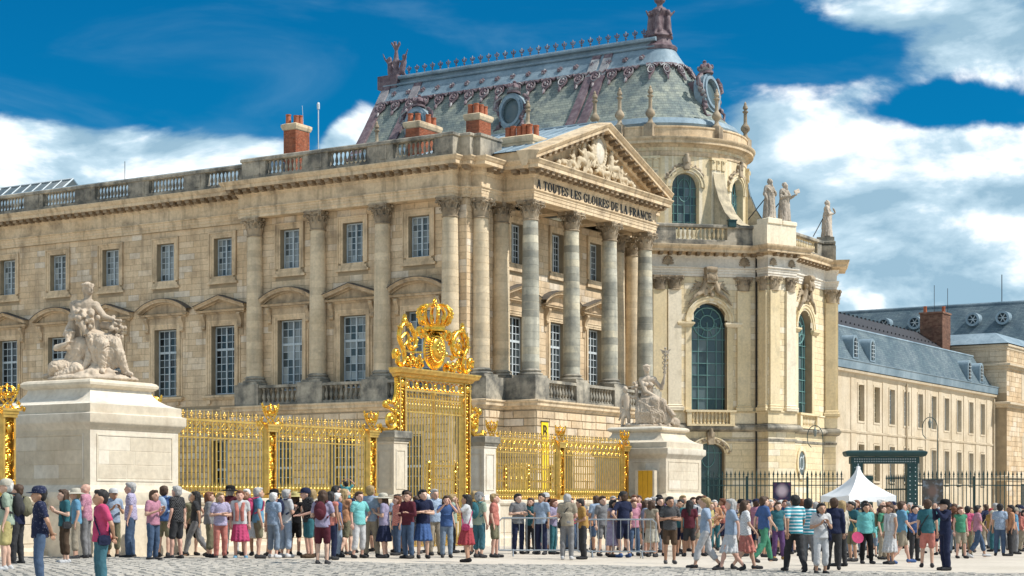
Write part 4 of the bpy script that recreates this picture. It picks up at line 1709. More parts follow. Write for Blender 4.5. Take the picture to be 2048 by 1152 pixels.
def chapel():
    root = thing('chapel', 'tall cream stone chapel with rounded apse, arched windows and a steep weathered slate roof', 'chapel', T(-57.5, 112.7, 0))
    K0, K1, Q1, Q2, K2 = (-53.29, 103.68), (-48.33, 108.47), (-47.23, 108.0), (-46.29, 110.2), (-47.03, 110.5)
    ya = 113.8
    mir = lambda p: (p[0], 2 * ya - p[1])
    path = [(-80, 103.2), (-53.9, 103.2), K0, K1, Q1, Q2, K2, mir(K2), mir(Q2), mir(Q1), mir(K1), mir(K0), (-53.9, 122.2), (-80, 122.2)]

    def seg(i):
        a, b = V(path[i]), V(path[i + 1])
        d = b - a
        return fac(a.x, a.y, atan2(-d.x, d.y)), d.length
    core = MB()
    facets = {2: 3.72, 6: 3.1}
    rects = []
    for i in range(len(path) - 1):
        mw, L = seg(i)
        if i in facets:
            cx = facets[i]
            up_ = arch_wall(0, L, 6.3, 18.0, cx, 2.45, 7.75, 13.5, 1.22, .55)
            core.merge(up_, mw)
            if i == 2:
                lo_ = arch_wall(0, L, -.5, 6.3, cx + .05, 1.95, 1.6, 5.0, .62, .5)
            else:
                lo_ = MB().quad((0, 0, -.5), (L, 0, -.5), (L, 0, 6.3), (0, 0, 6.3))
            core.merge(lo_, mw)
        else:
            core.merge(MB().quad((0, 0, -.5), (L, 0, -.5), (L, 0, 18.0), (0, 0, 18.0)), mw)
    wall = core.obj('wall', MATS['mortar stone'], root)
    budget = {2: 130, 3: 25, 4: 60, 6: 60}
    for i in range(1, 10):
        mw, L = seg(i)
        holes = []
        if i in facets:
            c = facets[i]
            holes = [(c - 1.24, c + 1.24, 7.7, 13.6), (c - 1.05, c + 1.05, 13.5, 14.15), (c - .65, c + .65, 14.1, 14.75)]
            if i == 2:
                holes.append((c - 1.0, c + 1.1, 1.5, 5.45))
        masonry(wall, mw, ashlar(0, L, 0, 16.4, holes, .40, 1.15, 20 + i), .010, CHAP, budget.get(i, 0))
    # base moulding, plinth, entablature, cornice
    lm = MB()
    lm.sweep(path, [(0, 5.72), (.06, 5.76), (.08, 5.9), (.0, 5.92)])
    lm.sweep(path, [(0, 6.35), (.08, 6.40), (.2, 6.45), (.3, 6.48), (.36, 6.58), (.36, 6.68), (.28, 6.74), (.28, 6.80), (.10, 6.86), (0.02, 6.90)])
    lm.obj('base_moulding', DARK, root, .5)
    en = MB()
    en.sweep(path, [(0, 16.42), (.05, 16.44), (.05, 16.60), (.09, 16.62), (.09, 16.78), (.13, 16.8), (.13, 16.92), (.22, 16.98), (.22, 17.04), (.06, 17.06), (.06, 17.62), (.12, 17.68), (.16, 17.76), (.22, 17.78)])
    ent = en.obj('entablature', CHAPW, root, .5)
    co = MB()
    co.sweep(path, [(.22, 17.78), (.22, 17.93), (.72, 17.95), (.72, 18.12), (.78, 18.16), (.86, 18.26), (.90, 18.34), (.90, 18.40), (0, 18.46), (-1.5, 18.46)])
    cor = co.obj('cornice', TRIM, root, .5)
    for i in (2, 3, 4, 6):
        mw, L = seg(i)
        n = max(1, round(L / .62))
        for k in range(n):
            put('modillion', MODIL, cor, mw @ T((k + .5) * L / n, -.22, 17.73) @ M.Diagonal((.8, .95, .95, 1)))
    fol = MB()
    for k in range(9):
        a = pi * (k / 8) - 0
        fol.cap((0, 0, 0), (.32 * cos(a), -.05, .42 * sin(a) + .05), .05, .07, 6)
    fol.cap((0, 0, 0), (0, -.05, -.16), .06, .04, 6)
    folm = fol.mesh('frieze_ornament', .9, CAPST)
    m2, L2 = seg(2)
    for x in (.9, 6.1):
        put('frieze_ornament', folm, ent, m2 @ T(x, -.08, 17.2))
    m4, L4 = seg(4)
    for x in (.35, 2.0):
        put('frieze_ornament', folm, ent, m4 @ T(x, -.08, 17.2) @ M.Scale(.8, 4))
    # pilasters
    def pilaster(mw, x, w=.9, pr=.15):
        b = MB().box(x - w / 2, x + w / 2, -pr, 0.02, 8.12, 15.55)
        b.sweep([(x - w / 2, 0), (x - w / 2, -pr), (x + w / 2, -pr), (x + w / 2, 0)], [(.12, 7.72), (.12, 7.84), (.14, 7.9), (.1, 7.96), (.04, 7.98), (.07, 8.06), (0, 8.12)])
        p = b.obj('pilaster', CHAP, root, None, mw)
        put('capital', CAPITAL, p, mw @ T(x, -.02, 15.52) @ M.Diagonal((w / .95, .55, .84, 1)))
    for x in (.35, 1.35, 6.05):
        pilaster(m2, x)
    for x in (.48, 1.93):
        pilaster(m4, x, .82)
    m3, L3 = seg(3)
    pilaster(m3, L3 - .42, .7)
    m6, L6 = seg(6)
    m7, L7 = seg(7)
    pilaster(m7, L7 - .35, .7)
    m8, L8 = seg(8)
    pilaster(m8, .5, .82)
    pl = MB()
    pl.sweep(path, [(0.0, 6.88), (.10, 6.9), (.10, 7.60), (.16, 7.64), (.16, 7.72), (0, 7.76)])
    pl.obj('plinth', CHAP, root, .5)
    # arched windows, imposts, balconies, carvings
    for i in (2, 6):
        mw, L = seg(i)
        c = facets[i]
        fn = lambda x, y, z, mw=mw: mw @ V((x, y, z))
        w = chapel_window(root, fn, c, 2.45, 7.75, 13.5, 1.22, 4, 7, True)
        im = MB()
        for sx in (-1, 1):
            im.sweep([(c + sx * 1.62 - .42, 0), (c + sx * 1.62 - .42, -.1), (c + sx * 1.62 + .42, -.1), (c + sx * 1.62 + .42, 0)], [(0, 13.15), (.05, 13.2), (.12, 13.3), (.16, 13.34), (.16, 13.44), (0, 13.48)])
            im.box(c + sx * 1.42 - .2, c + sx * 1.42 + .2, -.06, 0, 7.76, 13.15)
        im.obj('impost', CHAP, w, None, mw)
        me = remeshed(cherubs(c, 15.15), .045, 2, 'cherub_relief')
        put('cherub_relief', me, w, mw, CAPST)
        key = MB()
        key.plate([(c - .3, 16.0), (c + .3, 16.0), (c + .42, 17.0), (c - .42, 17.0)], -.55, 0)
        key.lathe([(.16, -.36), (.2, 0), (.16, .36)], 10, c=(0, 0, 0))
        n_ = len(key.v) - 30
        key.v[n_:] = [(c + z, -.5 + y, 16.85 + x) for x, y, z in key.v[n_:]]
        for k in range(7):
            key.ell((c - .3 + .1 * k, -.56, 16.35 + .08 * sin(k)), (.09, .09, .2), 6, 4)
        put('keystone', key.mesh('keystone', .9, CAPST), w, mw)
        # balcony front under the window
        bl = MB()
        bl.box(c - 1.62, c + 1.62, -.42, 0, 6.72, 6.86)
        bl.box(c - 1.72, c + 1.72, -.46, -.02, 7.62, 7.76)
        bl.box(c - 1.62, c - 1.3, -.4, 0, 6.86, 7.62).box(c + 1.3, c + 1.62, -.4, 0, 6.86, 7.62)
        bo = bl.obj('balcony', CHAP, root, None, mw)
        balusters(bo, mw, c - 1.28, c + 1.28, 10, 6.86, BAL_CHAP, -.2)
        for o in [q for q in bo.children]:
            o.matrix_basis = o.matrix_basis @ M.Diagonal((1, 1, .95, 1))
    fn = lambda x, y, z: m2 @ V((x, y, z))
    lw = chapel_window(root, fn, 3.77, 1.95, 1.6, 5.0, .62, 2, 2, False, GLZC, .45)
    g = remeshed(garland(3.77, 4.55, 1.35, 20, 3), .04, 1, 'garland')
    put('garland', g, lw, m2, CAPST)
    # oculus of the lower wall
    oc = MB()
    for k in range(24):
        a0, a1 = 2 * pi * k / 24, 2 * pi * (k + 1) / 24
        P = [(2.5 + r * cos(a), 4.4 + 1.35 * r * sin(a)) for a in (a0, a1) for r in (.62, .85)]
        oc.plate([P[0], P[1], P[3], P[2]], -.1, 0)
    ocu = oc.obj('oculus', CHAP, root, .5, m6)
    MB().ell((2.5, -.012, 4.4), (.63, .02, .84), 20, 6).obj('pane', GLZC, ocu, .9, m6)
    ob = MB()
    ob.tube([(2.5 + .3 * cos(2 * pi * k / 14), -.04, 4.4 + .42 * sin(2 * pi * k / 14)) for k in range(15)], .035, 5)
    for a in (.8, 2.4, 3.9, 5.5):
        ob.tube([(2.5 + .3 * cos(a), -.04, 4.4 + .42 * sin(a)), (2.5 + .62 * cos(a), -.04, 4.4 + .84 * sin(a))], .025, 4)
    ob.obj('window_bars', FRAMEW, ocu, None, m6)
    # balustrade on the cornice
    bl = MB()
    inner = path[1:13]
    bl.sweep(inner, [(-.1, 18.42), (-.1, 18.82), (-.14, 18.86), (-.55, 18.86)])
    bl.sweep(inner, [(-.55, 19.62), (-.12, 19.62), (-.02, 19.66), (-.02, 19.80), (-.10, 19.86), (-.55, 19.86)])
    bal = bl.obj('balustrade', DARK, root)

    def solid(i, a, b):
        mw, L = seg(i)
        MB().box(a, b, .12, .54, 18.85, 19.63).obj('parapet', DARK, root, None, mw)
    solid(2, 0.1, 1.5)
    solid(2, 5.0, 6.8)
    solid(1, 0, .9)
    solid(6, 0.2, .9)
    solid(6, 5.7, 6.5)
    balusters(bal, m2, 1.6, 4.9, 11, 18.86, BAL_CHAP, .33)
    balusters(bal, m6, 1.0, 5.6, 16, 18.86, BAL_CHAP, .33)
    pd = MB()
    pd.box(-.1, L4 + .1, .0, 1.7, 18.44, 19.9)
    pd.sweep([(.0, 1.0), (.0, -.02), (1.12, -.02), (1.12, 1.0)], [(0, 19.85), (.06, 19.9), (.06, 20.2), (0, 20.25), (-.5, 20.25)])
    pd.sweep([(1.32, 1.0), (1.32, -.02), (2.44, -.02), (2.44, 1.0)], [(0, 19.85), (.06, 19.9), (.06, 20.1), (0, 20.15), (-.5, 20.15)])
    pd.box(.2, .95, .2, .9, 20.1, 20.24).box(1.5, 2.3, .2, .9, 20.0, 20.14)
    pd.obj('statue_pedestal', CHAP, root, None, m4)
    pd2 = MB().box(-.1, L8 + .1, .0, 1.7, 18.44, 19.5)
    pd2.box(.2, 1.5, .1, 1.3, 19.5, 20.15)
    pd2.obj('statue_pedestal', DARK, root, None, m8)
    # terrace roof between outer wall and drum
    MB().prism([p for p in inner], 18.3, 18.45).obj('terrace', LEAD, root)
    # ---- upper drum
    C, R = V((-57.5, 112.7)), 6.0

    def cyl(az0, r=R):
        def f(x, y, z):
            a = az0 + x / r
            q = r - y
            return V((C.x + q * cos(a), C.y + q * sin(a), z))
        return f
    dm = MB()
    wa = radians(46)
    half = wa / 2 * R
    for az in (-wa, 0, wa):
        a = arch_wall(-half, half, 18.4, 25.6, 0, 1.9, 20.0, 22.85, .95, .55, 6)
        dm.merge(mapped(a, cyl(az)))
    for s in (-1, 1):
        n = 4
        for k in range(n):
            a0 = s * (wa * 1.5 + (pi / 2 - wa * 1.5) * k / n)
            a1 = s * (wa * 1.5 + (pi / 2 - wa * 1.5) * (k + 1) / n)
            p, q = C + V((cos(a0), sin(a0))) * R, C + V((cos(a1), sin(a1))) * R
            pts = [(p.x, p.y, 18.4), (q.x, q.y, 18.4), (q.x, q.y, 25.6), (p.x, p.y, 25.6)]
            dm.quad(*(pts if s > 0 else pts[::-1]))
        y = C.y + s * R
        pts = [(C.x, y, 18.4), (-80.5, y, 18.4), (-80.5, y, 25.6), (C.x, y, 25.6)]
        dm.quad(*(pts if s > 0 else pts[::-1]))
    dm.obj('drum_wall', CHAP, root, .5)
    ring = [(-80.5, C.y - R)] + [tuple(C + V((cos(-pi / 2 + pi * k / 28), sin(-pi / 2 + pi * k / 28))) * R) for k in range(29)] + [(-80.5, C.y + R)]
    dc = MB()
    dc.sweep(ring, [(0, 24.9), (.05, 24.94), (.05, 25.2), (.1, 25.25), (.0, 25.27), (.0, 25.5), (.12, 25.56), (.2, 25.66), (.52, 25.7), (.52, 25.88), (.6, 25.95), (.66, 26.06), (.66, 26.12), (.1, 26.2), (0.08, 26.2)])
    dc.sweep(ring, [(.08, 26.15), (.08, 26.78), (.14, 26.82), (.14, 26.92), (-.4, 26.96)])
    dc.obj('drum_cornice', TRIM, root, .5)
    for az in (-wa, 0):
        fnc = cyl(az)
        w = chapel_window(root, fnc, 0, 1.9, 20.0, 22.85, .95, 4, 5, False)
        gm = garland(0, 22.95, 1.38, 20, int(az * 10) + 40)
        gme = remeshed(mapped(gm, fnc), .045, 1, 'garland')
        put('garland', gme, w, None, CAPST)
    for az in (-1.5 * wa, -.5 * wa, .5 * wa):
        f = cyl(az)
        p = MB()
        for k in range(3):
            p.box(-.55 + k * .37, -.55 + (k + 1) * .37 - .001, -.16, 0, 19.9, 24.9)
        po = mapped(p, f).obj('pilaster', CHAP, root)
        cp = MB()
        for k in range(3):
            cp.box(-.6 + k * .42, -.28 + k * .42, -.24, 0, 24.1, 24.7)
            cp.lathe([(.1, -.02), (.1, .1)], 6, c=(-.45 + k * .42, -.24, 24.62))
        cp.box(-.66, .66, -.28, 0, 24.72, 24.88)
        mapped(cp, f).obj('capital', CHAP, po)
        # scrolled buttress
        prof = [(0, 25.0 - .3), (.12, 24.0), (.35, 23.0), (.75, 22.0), (1.35, 21.05), (2.1, 20.35), (3.0, 19.95), (3.4, 19.9), (3.4, 18.4), (0, 18.4)]
        n = len(prof)
        ca, sa = cos(az), sin(az)
        vs = [(C.x + (R - .05 + o) * ca - s * .45 * sa, C.y + (R - .05 + o) * sa + s * .45 * ca, z) for s in (-1, 1) for o, z in prof]
        bt = MB().add(vs, [tuple(range(n - 1, -1, -1)), tuple(range(n, 2 * n))] + [(i, (i + 1) % n, n + (i + 1) % n, n + i) for i in range(n)])
        vs2 = [(C.x + (R + .0 + o) * ca - s * .5 * sa, C.y + (R + .0 + o) * sa + s * .5 * ca, z + .02) for s in (-1, 1) for o, z in prof[:8]]
        bt.add(vs2, [(i, 8 + i, 9 + i, i + 1) for i in range(7)])
        bt.obj('buttress', BUTT, root, .5)
    fin = finial_mesh()
    for x, y in [tuple(C + V((cos(a), sin(a))) * (R - .05)) for a in (-1.5 * wa, -.5 * wa, .5 * wa)] + [(-57.4, 106.6), (-59.3, 106.6), (-64.6, 106.6), (-68.5, 106.6), (-74, 106.6), (-77.5, 106.6)]:
        put('finial', fin, root, T(x, y, 26.2) @ M.Diagonal((.78, .78, .9, 1)))
    # ---- roof: a straight slope that ends in a half cone
    prof = [(5.75, 26.9), (5.2, 27.5), (4.5, 28.35), (3.4, 29.85), (2.2, 31.6), (1.25, 33.0), (.95, 33.5)]
    rf = MB()
    xe, xw = C.x, -80.5
    for s in (-1, 1):
        for (a, za), (b, zb) in zip(prof[:-1], prof[1:]):
            q = [(xe, C.y + s * a, za), (xw, C.y + s * a, za), (xw, C.y + s * b, zb), (xe, C.y + s * b, zb)]
            rf.quad(*(q if s > 0 else q[::-1]))
    rf.lathe(prof, 24, -pi / 2, pi / 2, (C.x, C.y, 0))
    rf.add([(xw, C.y + s * a, z) for s in (1, -1) for a, z in (prof if s > 0 else prof[::-1])], [tuple(range(2 * len(prof)))])
    roof = rf.obj('roof', SLATE, root, .4)
    lb = MB()
    # lead gutter ring, ridge box, bands
    lb.sweep(ring, [(-.42, 26.93), (-.3, 27.2), (-.62, 27.62), (-.75, 27.4)])
    lb.box(xw, xe + .3, C.y - .95, C.y + .95, 33.45, 33.62)
    lb.box(xw, xe, C.y - .8, C.y + .8, 33.6, 34.05)
    for s in (-1, 1):
        lb.tube([(xw, C.y + s * .95, 34.05), (xe + .2, C.y + s * .95, 34.05)], .16, 8)
        lb.tube([(xw, C.y + s * 1.12, 33.5), (xe + .2, C.y + s * 1.12, 33.5)], .1, 8)
    lb.obj('ridge', LEAD, root, .6)
    def band(x0, x1, lift):
        for s in (-1, 1):
            bd = MB()
            for (a, za), (b, zb) in zip(prof[:-1], prof[1:]):
                n_ = V((0, s * (zb - za), (a - b))).normalized() * lift
                vs = []
                for x in (x0, x1):
                    for yy, zz in ((a, za), (b, zb)):
                        vs.append((x, C.y + s * yy, zz))
                        vs.append((x, C.y + s * yy + n_.y, zz + n_.z))
                bd.add(vs, [(1, 5, 7, 3), (0, 1, 3, 2), (4, 6, 7, 5)])
            bd.obj('roof_band', LEADO, roof)
    band(-62.2, -61.55, .16)
    band(-61.25, -60.6, .16)
    band(-80.5, -79.8, .2)
    band(-77.6, -76.9, .16)
    # lace of cast lead under the ridge and the cresting above it
    rng = random.Random(4)
    lace = MB()
    for j in range(4):
        lace.tube([(0, -.03, -.25 * j), (.05, -.03, -.25 * j - .12)], .06, 5)
    unit = MB()
    unit.tube([(.0 + .32 * cos(2 * pi * i / 12), -.06, -.45 + .32 * sin(2 * pi * i / 12)) for i in range(13)], .07, 5)
    for k in range(5):
        a = 2 * pi * k / 5 + .3
        unit.ell((.13 * cos(a), -.08, -.45 + .13 * sin(a)), (.1, .06, .1), 6, 4)
    for s in (-1, 1):
        unit.tube([(s * .62, -.05, -.02), (s * .5, -.06, -.22), (s * .3, -.06, -.12), (s * .12, -.06, -.06)], .07, 5)
        unit.tube([(s * .3, -.05, -.62), (s * .14, -.06, -.85), (0, -.06, -1.0)], .06, 5)
    unit.ell((0, -.07, -1.1), (.13, .08, .2), 6, 5)
    unit.box(-.66, .66, -.05, 0, -.06, .1)
    unit.v = [(x, y * 1.5, z * 1.25) for x, y, z in unit.v]
    ume = unit.mesh('lace_ornament', .9, LEADO)
    dz, dy = prof[-2][1] - prof[-3][1], prof[-3][0] - prof[-2][0]
    lean = atan2(dy, dz)
    strip = [(1.92, 32.12), (1.32, 33.0), (1.02, 33.5)]
    for s in (-1, 1):
        q = MB()
        for (a, za), (b, zb) in zip(strip[:-1], strip[1:]):
            f4 = [(xe, C.y + s * a, za), (xw, C.y + s * a, za), (xw, C.y + s * b, zb), (xe, C.y + s * b, zb)]
            q.quad(*(f4 if s > 0 else f4[::-1]))
        q.tube([(xw, C.y + s * 1.95, 32.1), (xe, C.y + s * 1.95, 32.1)], .09, 6)
        q.obj('ridge_band', LEAD, roof)
    q = MB().lathe(strip, 20, -pi / 2, pi / 2, (C.x, C.y, 0))
    q.tube([(C.x + 1.95 * cos(-pi / 2 + pi * k / 16), C.y + 1.95 * sin(-pi / 2 + pi * k / 16), 32.1) for k in range(17)], .09, 6)
    q.obj('ridge_band', LEAD, roof, .6)
    rose = MB()
    for k in range(5):
        a = 2 * pi * k / 5 + pi / 2
        rose.ell((.13 * cos(a), -.05, .15 * sin(a)), (.09, .05, .11), 6, 4)
    rose.ell((0, -.08, 0), (.07, .05, .07), 6, 4)
    rme = rose.mesh('band_rosette', .9, LEADO)
    x = xw + 1.3
    while x < xe:
        put('band_rosette', rme, roof, T(x, C.y - 1.55, 32.68) @ M.Rotation(-lean, 4, 'X') @ M.Scale(1.1, 4))
        x += 1.32
    x = xw + .7
    while x < xe:
        put('lace_ornament', ume, roof, T(x, C.y - 2.0, 32.02) @ M.Rotation(-lean, 4, 'X'))
        x += 1.32
    for k in range(7):
        a = -pi / 2 + pi * (k + .5) / 7
        put('lace_ornament', ume, roof, T(C.x + 2.0 * cos(a), C.y + 2.0 * sin(a), 32.02) @ RZ(a + pi / 2) @ M.Rotation(-lean, 4, 'X') @ M.Diagonal((.7, 1, 1, 1)))
    cr = MB()
    cr.tube([(-.55 + .55 * (1 - cos(pi * i / 8)), 0, .02 + .32 * sin(pi * i / 8)) for i in range(9)], .07, 5)
    cr.lathe([(.05, .3), (.05, .62), (.12, .64), (.05, .70), (.05, .78)], 6)
    cr.ell((0, 0, .98), (.07, .06, .2), 6, 5)
    for s in (-1, 1):
        cr.tube([(0, 0, .78), (s * .15, 0, .85), (s * .19, 0, .98), (s * .12, 0, 1.0)], .05, 5)
    cr.ell((-.55, 0, .3), (.08, .08, .14), 6, 5)
    cme = cr.mesh('ridge_crest', .9, LEADO)
    x = xw + 1.6
    while x < xe - 1:
        put('ridge_crest', cme, roof, T(x, C.y, 34.03) @ M.Scale(.95, 4))
        x += .72
    lc = MB()
    x = xw + 1.2
    while x < xe - 1:
        lc.tube([(x + .2 - .2 * cos(pi * i / 6), C.y, 34.03 + .3 * sin(pi * i / 6)) for i in range(7)], .06, 5)
        lc.ell((x, C.y, 34.3), (.09, .08, .12), 5, 4)
        x += .43
    struct(lc.obj('ridge_lace', LEADO, roof, .9), 'stuff')
    # sculpture at either end of the ridge
    g = MB()
    for s, ph in ((-1, 0), (1, 1)):
        bx = s * .55
        g.cap((bx, 0, .55), (bx + s * .15, .1, 1.25), .26, .22, 8)
        g.ell((bx + s * .2, .1, 1.62), (.2, .2, .23), 8, 6)
        g.cap((bx, 0, .55), (bx - s * .25, -.25, .1), .17, .12, 8)
        g.cap((bx, .1, .5), (bx + s * .35, .1, 0), .17, .12, 8)
        g.cap((bx + s * .15, .05, 1.2), (bx + s * .5, -.1, 1.65), .1, .08, 6)
        g.cap((bx + s * .15, .05, 1.2), (bx - s * .35, -.1, 1.4), .1, .08, 6)
        g.cap((bx + s * .5, -.1, 1.65), (bx + s * .7, -.1, 2.1), .08, .05, 6)
    g.lathe([(.35, .0), (.3, .5), (.22, .9), (.3, 1.3), (.2, 1.6), (.12, 2.2), (.2, 2.35), (.1, 2.5), (0, 2.6)], 10)
    for k in range(5):
        a = 2 * pi * k / 5
        g.cap((0, 0, 2.2), (.32 * cos(a), .32 * sin(a), 2.75), .07, .1, 6)
    g.cap((0, 0, 2.3), (0, 0, 2.9), .09, .05, 6)
    gm = remeshed(g, .06, 1, 'ridge_sculpture')
    gm.materials.append(LEADO)
    b = MB().box(xw - .5, xw + 1.3, C.y - 1.2, C.y + 1.2, 33.3, 34.3)
    b.obj('sculpture_base', LEADO, root)
    put('ridge_sculpture', gm, root, T(xw + .4, C.y, 34.25) @ RZ(-.1) @ M.Scale(1.0, 4))
    f = MB()
    f.lathe([(1.2, 33.3), (1.25, 33.6), (.9, 33.8), (.75, 34.2), (.95, 34.35), (.85, 34.5)], 14, c=(xe, C.y, 0))
    f.lathe([(.8, 34.5), (.55, 34.8), (.5, 35.8), (.62, 36.2), (.4, 36.4), (.2, 36.5), (.2, 36.7), (.38, 36.85), (.42, 37.05), (.36, 37.25), (.1, 37.4), (.06, 37.6), (.03, 39.8)], 12, c=(xe, C.y, 0))
    for k in range(5):
        a = 2 * pi * k / 5
        px, py = xe + .65 * cos(a), C.y + .65 * sin(a)
        f.cap((px, py, 34.7), (px * 1, py, 35.6), .28, .2, 8)
        f.ell((px, py, 36.0), (.2, .2, .24), 8, 6)
        f.cap((px, py, 35.6), (px + .45 * cos(a + .7), py + .45 * sin(a + .7), 36.1), .1, .07, 6)
        f.cap((px, py, 35.0), (px + .4 * cos(a - .5), py + .4 * sin(a - .5), 34.4), .14, .1, 6)
    fm = remeshed(f, .055, 0, 'ridge_sculpture')
    put('ridge_sculpture', fm, root, None, LEADO)
    f2 = MB().tube([(xe, C.y, 37.2), (xe, C.y, 40.2)], .05, 6)
    f2.obj('lightning_rod', LEADO, root)
    # oval dormers on the south slope and on the apse
    for x in (-75.2, -67.0):
        oval_dormer(root, T(x, C.y - 4.1, 29.4) @ M.Rotation(-.12, 4, 'X'), .92)
    a = -.12
    oval_dormer(root, T(C.x + 3.9 * cos(a), C.y + 3.9 * sin(a), 29.8) @ RZ(a + pi / 2) @ M.Rotation(-.15, 4, 'X'), .95)
    # drainpipe in the re-entrant corner, a floodlight box on the balustrade
    MB().tube([(K1[0] + .12, K1[1] - .16, 18.2), (K1[0] + .12, K1[1] - .16, 0)], .06, 6).obj('drainpipe', BLACK, root)
    fb = MB().box(5.0, 5.5, -.25, .1, 19.7, 20.1).box(4.95, 5.55, -.3, .12, 20.1, 20.17)
    fb.obj('floodlight', IRON, root, None, m2)
    return m4, m8


PIER, PIER2 = chapel()


# ------------------------------------------------------------------ buildings to the right of the chapel
def far_buildings():
    r = thing('service_wing', 'low stone range with two rows of tall windows under a blue slate mansard roof', 'building', T(-58, 162, 0))
    F = fac(-55.5, 0, AZE)
    ys = [146.5 + 3.8 * k for k in range(10)]
    holes = [(y - .68, y + .68, 8.8, 11.9) for y in ys] + [(y - .68, y + .68, 3.4, 7.0) for y in ys]
    w = MB()
    wall_holes(w, 132, 184.6, -.5, 13.0, holes, .45)
    wl = w.obj('wall', FARST, r, None, F)
    for k in range(11):
        y = 144.6 + 3.8 * k
        MB().box(y - .55, y + .55, -.07, 0, .2, 7.7).box(y - .55, y + .55, -.06, 0, 7.95, 12.4).obj('pier_strip', FARST, r, None, F)
    t = MB()
    t.sweep([(-55.5, 132), (-55.5, 184.6)], [(0, 7.7), (.08, 7.75), (.12, 7.9), (0, 7.95)])
    t.sweep([(-55.5, 132), (-55.5, 184.6)], [(0, 12.4), (.05, 12.45), (.12, 12.75), (.35, 12.8), (.4, 13.0), (0, 13.05)])
    t.obj('cornice', FARST, r)
    sur = MB()
    moulding_frame(sur, -.68, .68, 8.8, 11.9, ((.16, .05),), 'LTRB')
    sm = sur.mesh('window', None, FARST)
    fm, panes = sash(1.36, 8.8, 11.9, 4, 7, .08, .04)
    fme = fm.mesh('frame', None, FRAMEY)
    for k, y in enumerate(ys):
        for dz in (0, -5.1):
            p = F @ T(y, 0, dz)
            o = put('window', sm, r, p)
            put('frame', fme, o, p @ T(0, .32, 0), FRAMEY if k < 2 else FRAMEW)
            glaze(o, p @ T(0, .32, 0), panes, GLZD, False)
    for y in (157.7, 184.2):
        MB().tube([(-55.35, y, 12.6), (-55.35, y, 0)], .1, 6).obj('drainpipe', FARST, r)
    g = MB().sweep([(-55.2, 132), (-55.2, 184.6)], [(-.3, 13.04), (.16, 13.06), (.2, 13.7), (.26, 13.74), (.26, 13.82), (-.5, 13.86)])
    g.obj('gutter', LEAD, r)
    rf = MB()
    rf.add([(-55.6, 132, 13.8), (-55.6, 184.4, 13.8), (-57.4, 183.6, 17.0), (-57.4, 132, 17.0), (-66, 183, 18.6), (-66, 132, 18.6)], [(0, 1, 2, 3), (3, 2, 4, 5)])
    ro = rf.obj('roof', SLATEB, r)
    MB().tube([(-57.4, 132, 17.02), (-57.4, 183.6, 17.02)], .12, 6).obj('ridge', LEAD, ro)
    for y in (145.8, 149.9, 177.2, 181.1):
        d = archivolt(0, .8, 15.5, .4, ((0, .22, .0),), 10)
        d2 = MB()
        A = [(-.62, 14.1)] + [(-.62, 15.4)] + [(.62 * -cos(pi * i / 8), 15.5 + .62 * sin(pi * i / 8)) for i in range(9)] + [(.62, 15.4), (.62, 14.1)]
        d2.plate(A[::-1], -.05, 1.6)
        do = d2.obj('dormer', LEAD, r, .6, F @ T(y, .25, 0))
        B = [(-.38, 14.25)] + [(-.38 * cos(pi * i / 8), 15.5 + .38 * sin(pi * i / 8)) for i in range(9)] + [(.38, 14.25)]
        MB().plate(B[::-1], -.075, -.052).obj('dormer_glass', GLZD, do, None, F @ T(y, .25, 0))
        b = MB().box(-.02, .02, -.1, -.075, 14.25, 15.85)
        for k in range(4):
            b.box(-.38, .38, -.098, -.077, 14.5 + k * .33, 14.54 + k * .33)
        b.obj('frame', FRAMEW, do, None, F @ T(y, .25, 0))
    # dark tiled ridge roof with snow guards behind it
    k = MB()
    k.add([(-58.8, 148, 17.0), (-58.8, 215, 17.0), (-62.5, 215, 19.6), (-62.5, 148, 19.6), (-67, 215, 17.0), (-67, 148, 17.0)], [(0, 1, 2, 3), (3, 2, 4, 5), (0, 3, 5)])
    t2 = thing('glazed_hall', 'dark ridged roof with rows of brackets showing above the mansard', 'roof', T(-62.5, 180, 0))
    k.obj('roof', plain('dark tiles', (.022, .022, .028), .75, 0, .25, 3), t2)
    MB().box(-66.5, -59.2, 148.2, 214, 0, 17.05).obj('wall', FARST, t2)
    sg = MB()
    for i in range(60):
        y = 148.5 + i * 1.1
        sg.box(-62.6, -62.4, y, y + .1, 19.55, 19.72)
        sg.box(-60.7, -60.6, y, y + .1, 18.3, 18.45)
    struct(sg.obj('snow_guards', BLACK, t2), 'stuff')
    # big roof with round dormers
    b = thing('slate_roofed_building', 'large grey slate roof with four round dormers rising behind the low range', 'building', T(-50, 210, 0))
    m = MB()
    m.add([(-90, 203, 17), (0, 203, 17), (0, 209, 25.3), (-90, 209, 25.3), (0, 215, 17), (-90, 215, 17)], [(0, 1, 2, 3), (3, 2, 4, 5), (1, 4, 2), (0, 3, 5)])
    m.obj('roof', SLATEB, b)
    MB().box(-89.5, -.5, 203.5, 214.5, 0, 17.1).obj('wall', FARST, b)
    MB().tube([(-90, 209, 25.32), (0, 209, 25.32)], .14, 6).obj('ridge', LEAD, b)
    for x in (-75.4, -71.6, -64.6, -61.1):
        o = MB()
        for i in range(20):
            a0, a1 = 2 * pi * i / 20, 2 * pi * (i + 1) / 20
            P = [(q * cos(a), q * sin(a)) for a in (a0, a1) for q in (.55, .80)]
            o.plate([P[0], P[1], P[3], P[2]], -.6, 1.6)
        mw = T(x, 207.0, 23.3)
        d = o.obj('dormer', LEAD, b, .6, mw)
        MB().lathe([(.0, -.01), (.64, -.01), (.64, .01), (0, .01)], 20).obj('dormer_glass', GLZD, d, None, mw @ T(0, -.3, 0) @ M.Rotation(pi / 2, 4, 'X'))
        sp = MB()
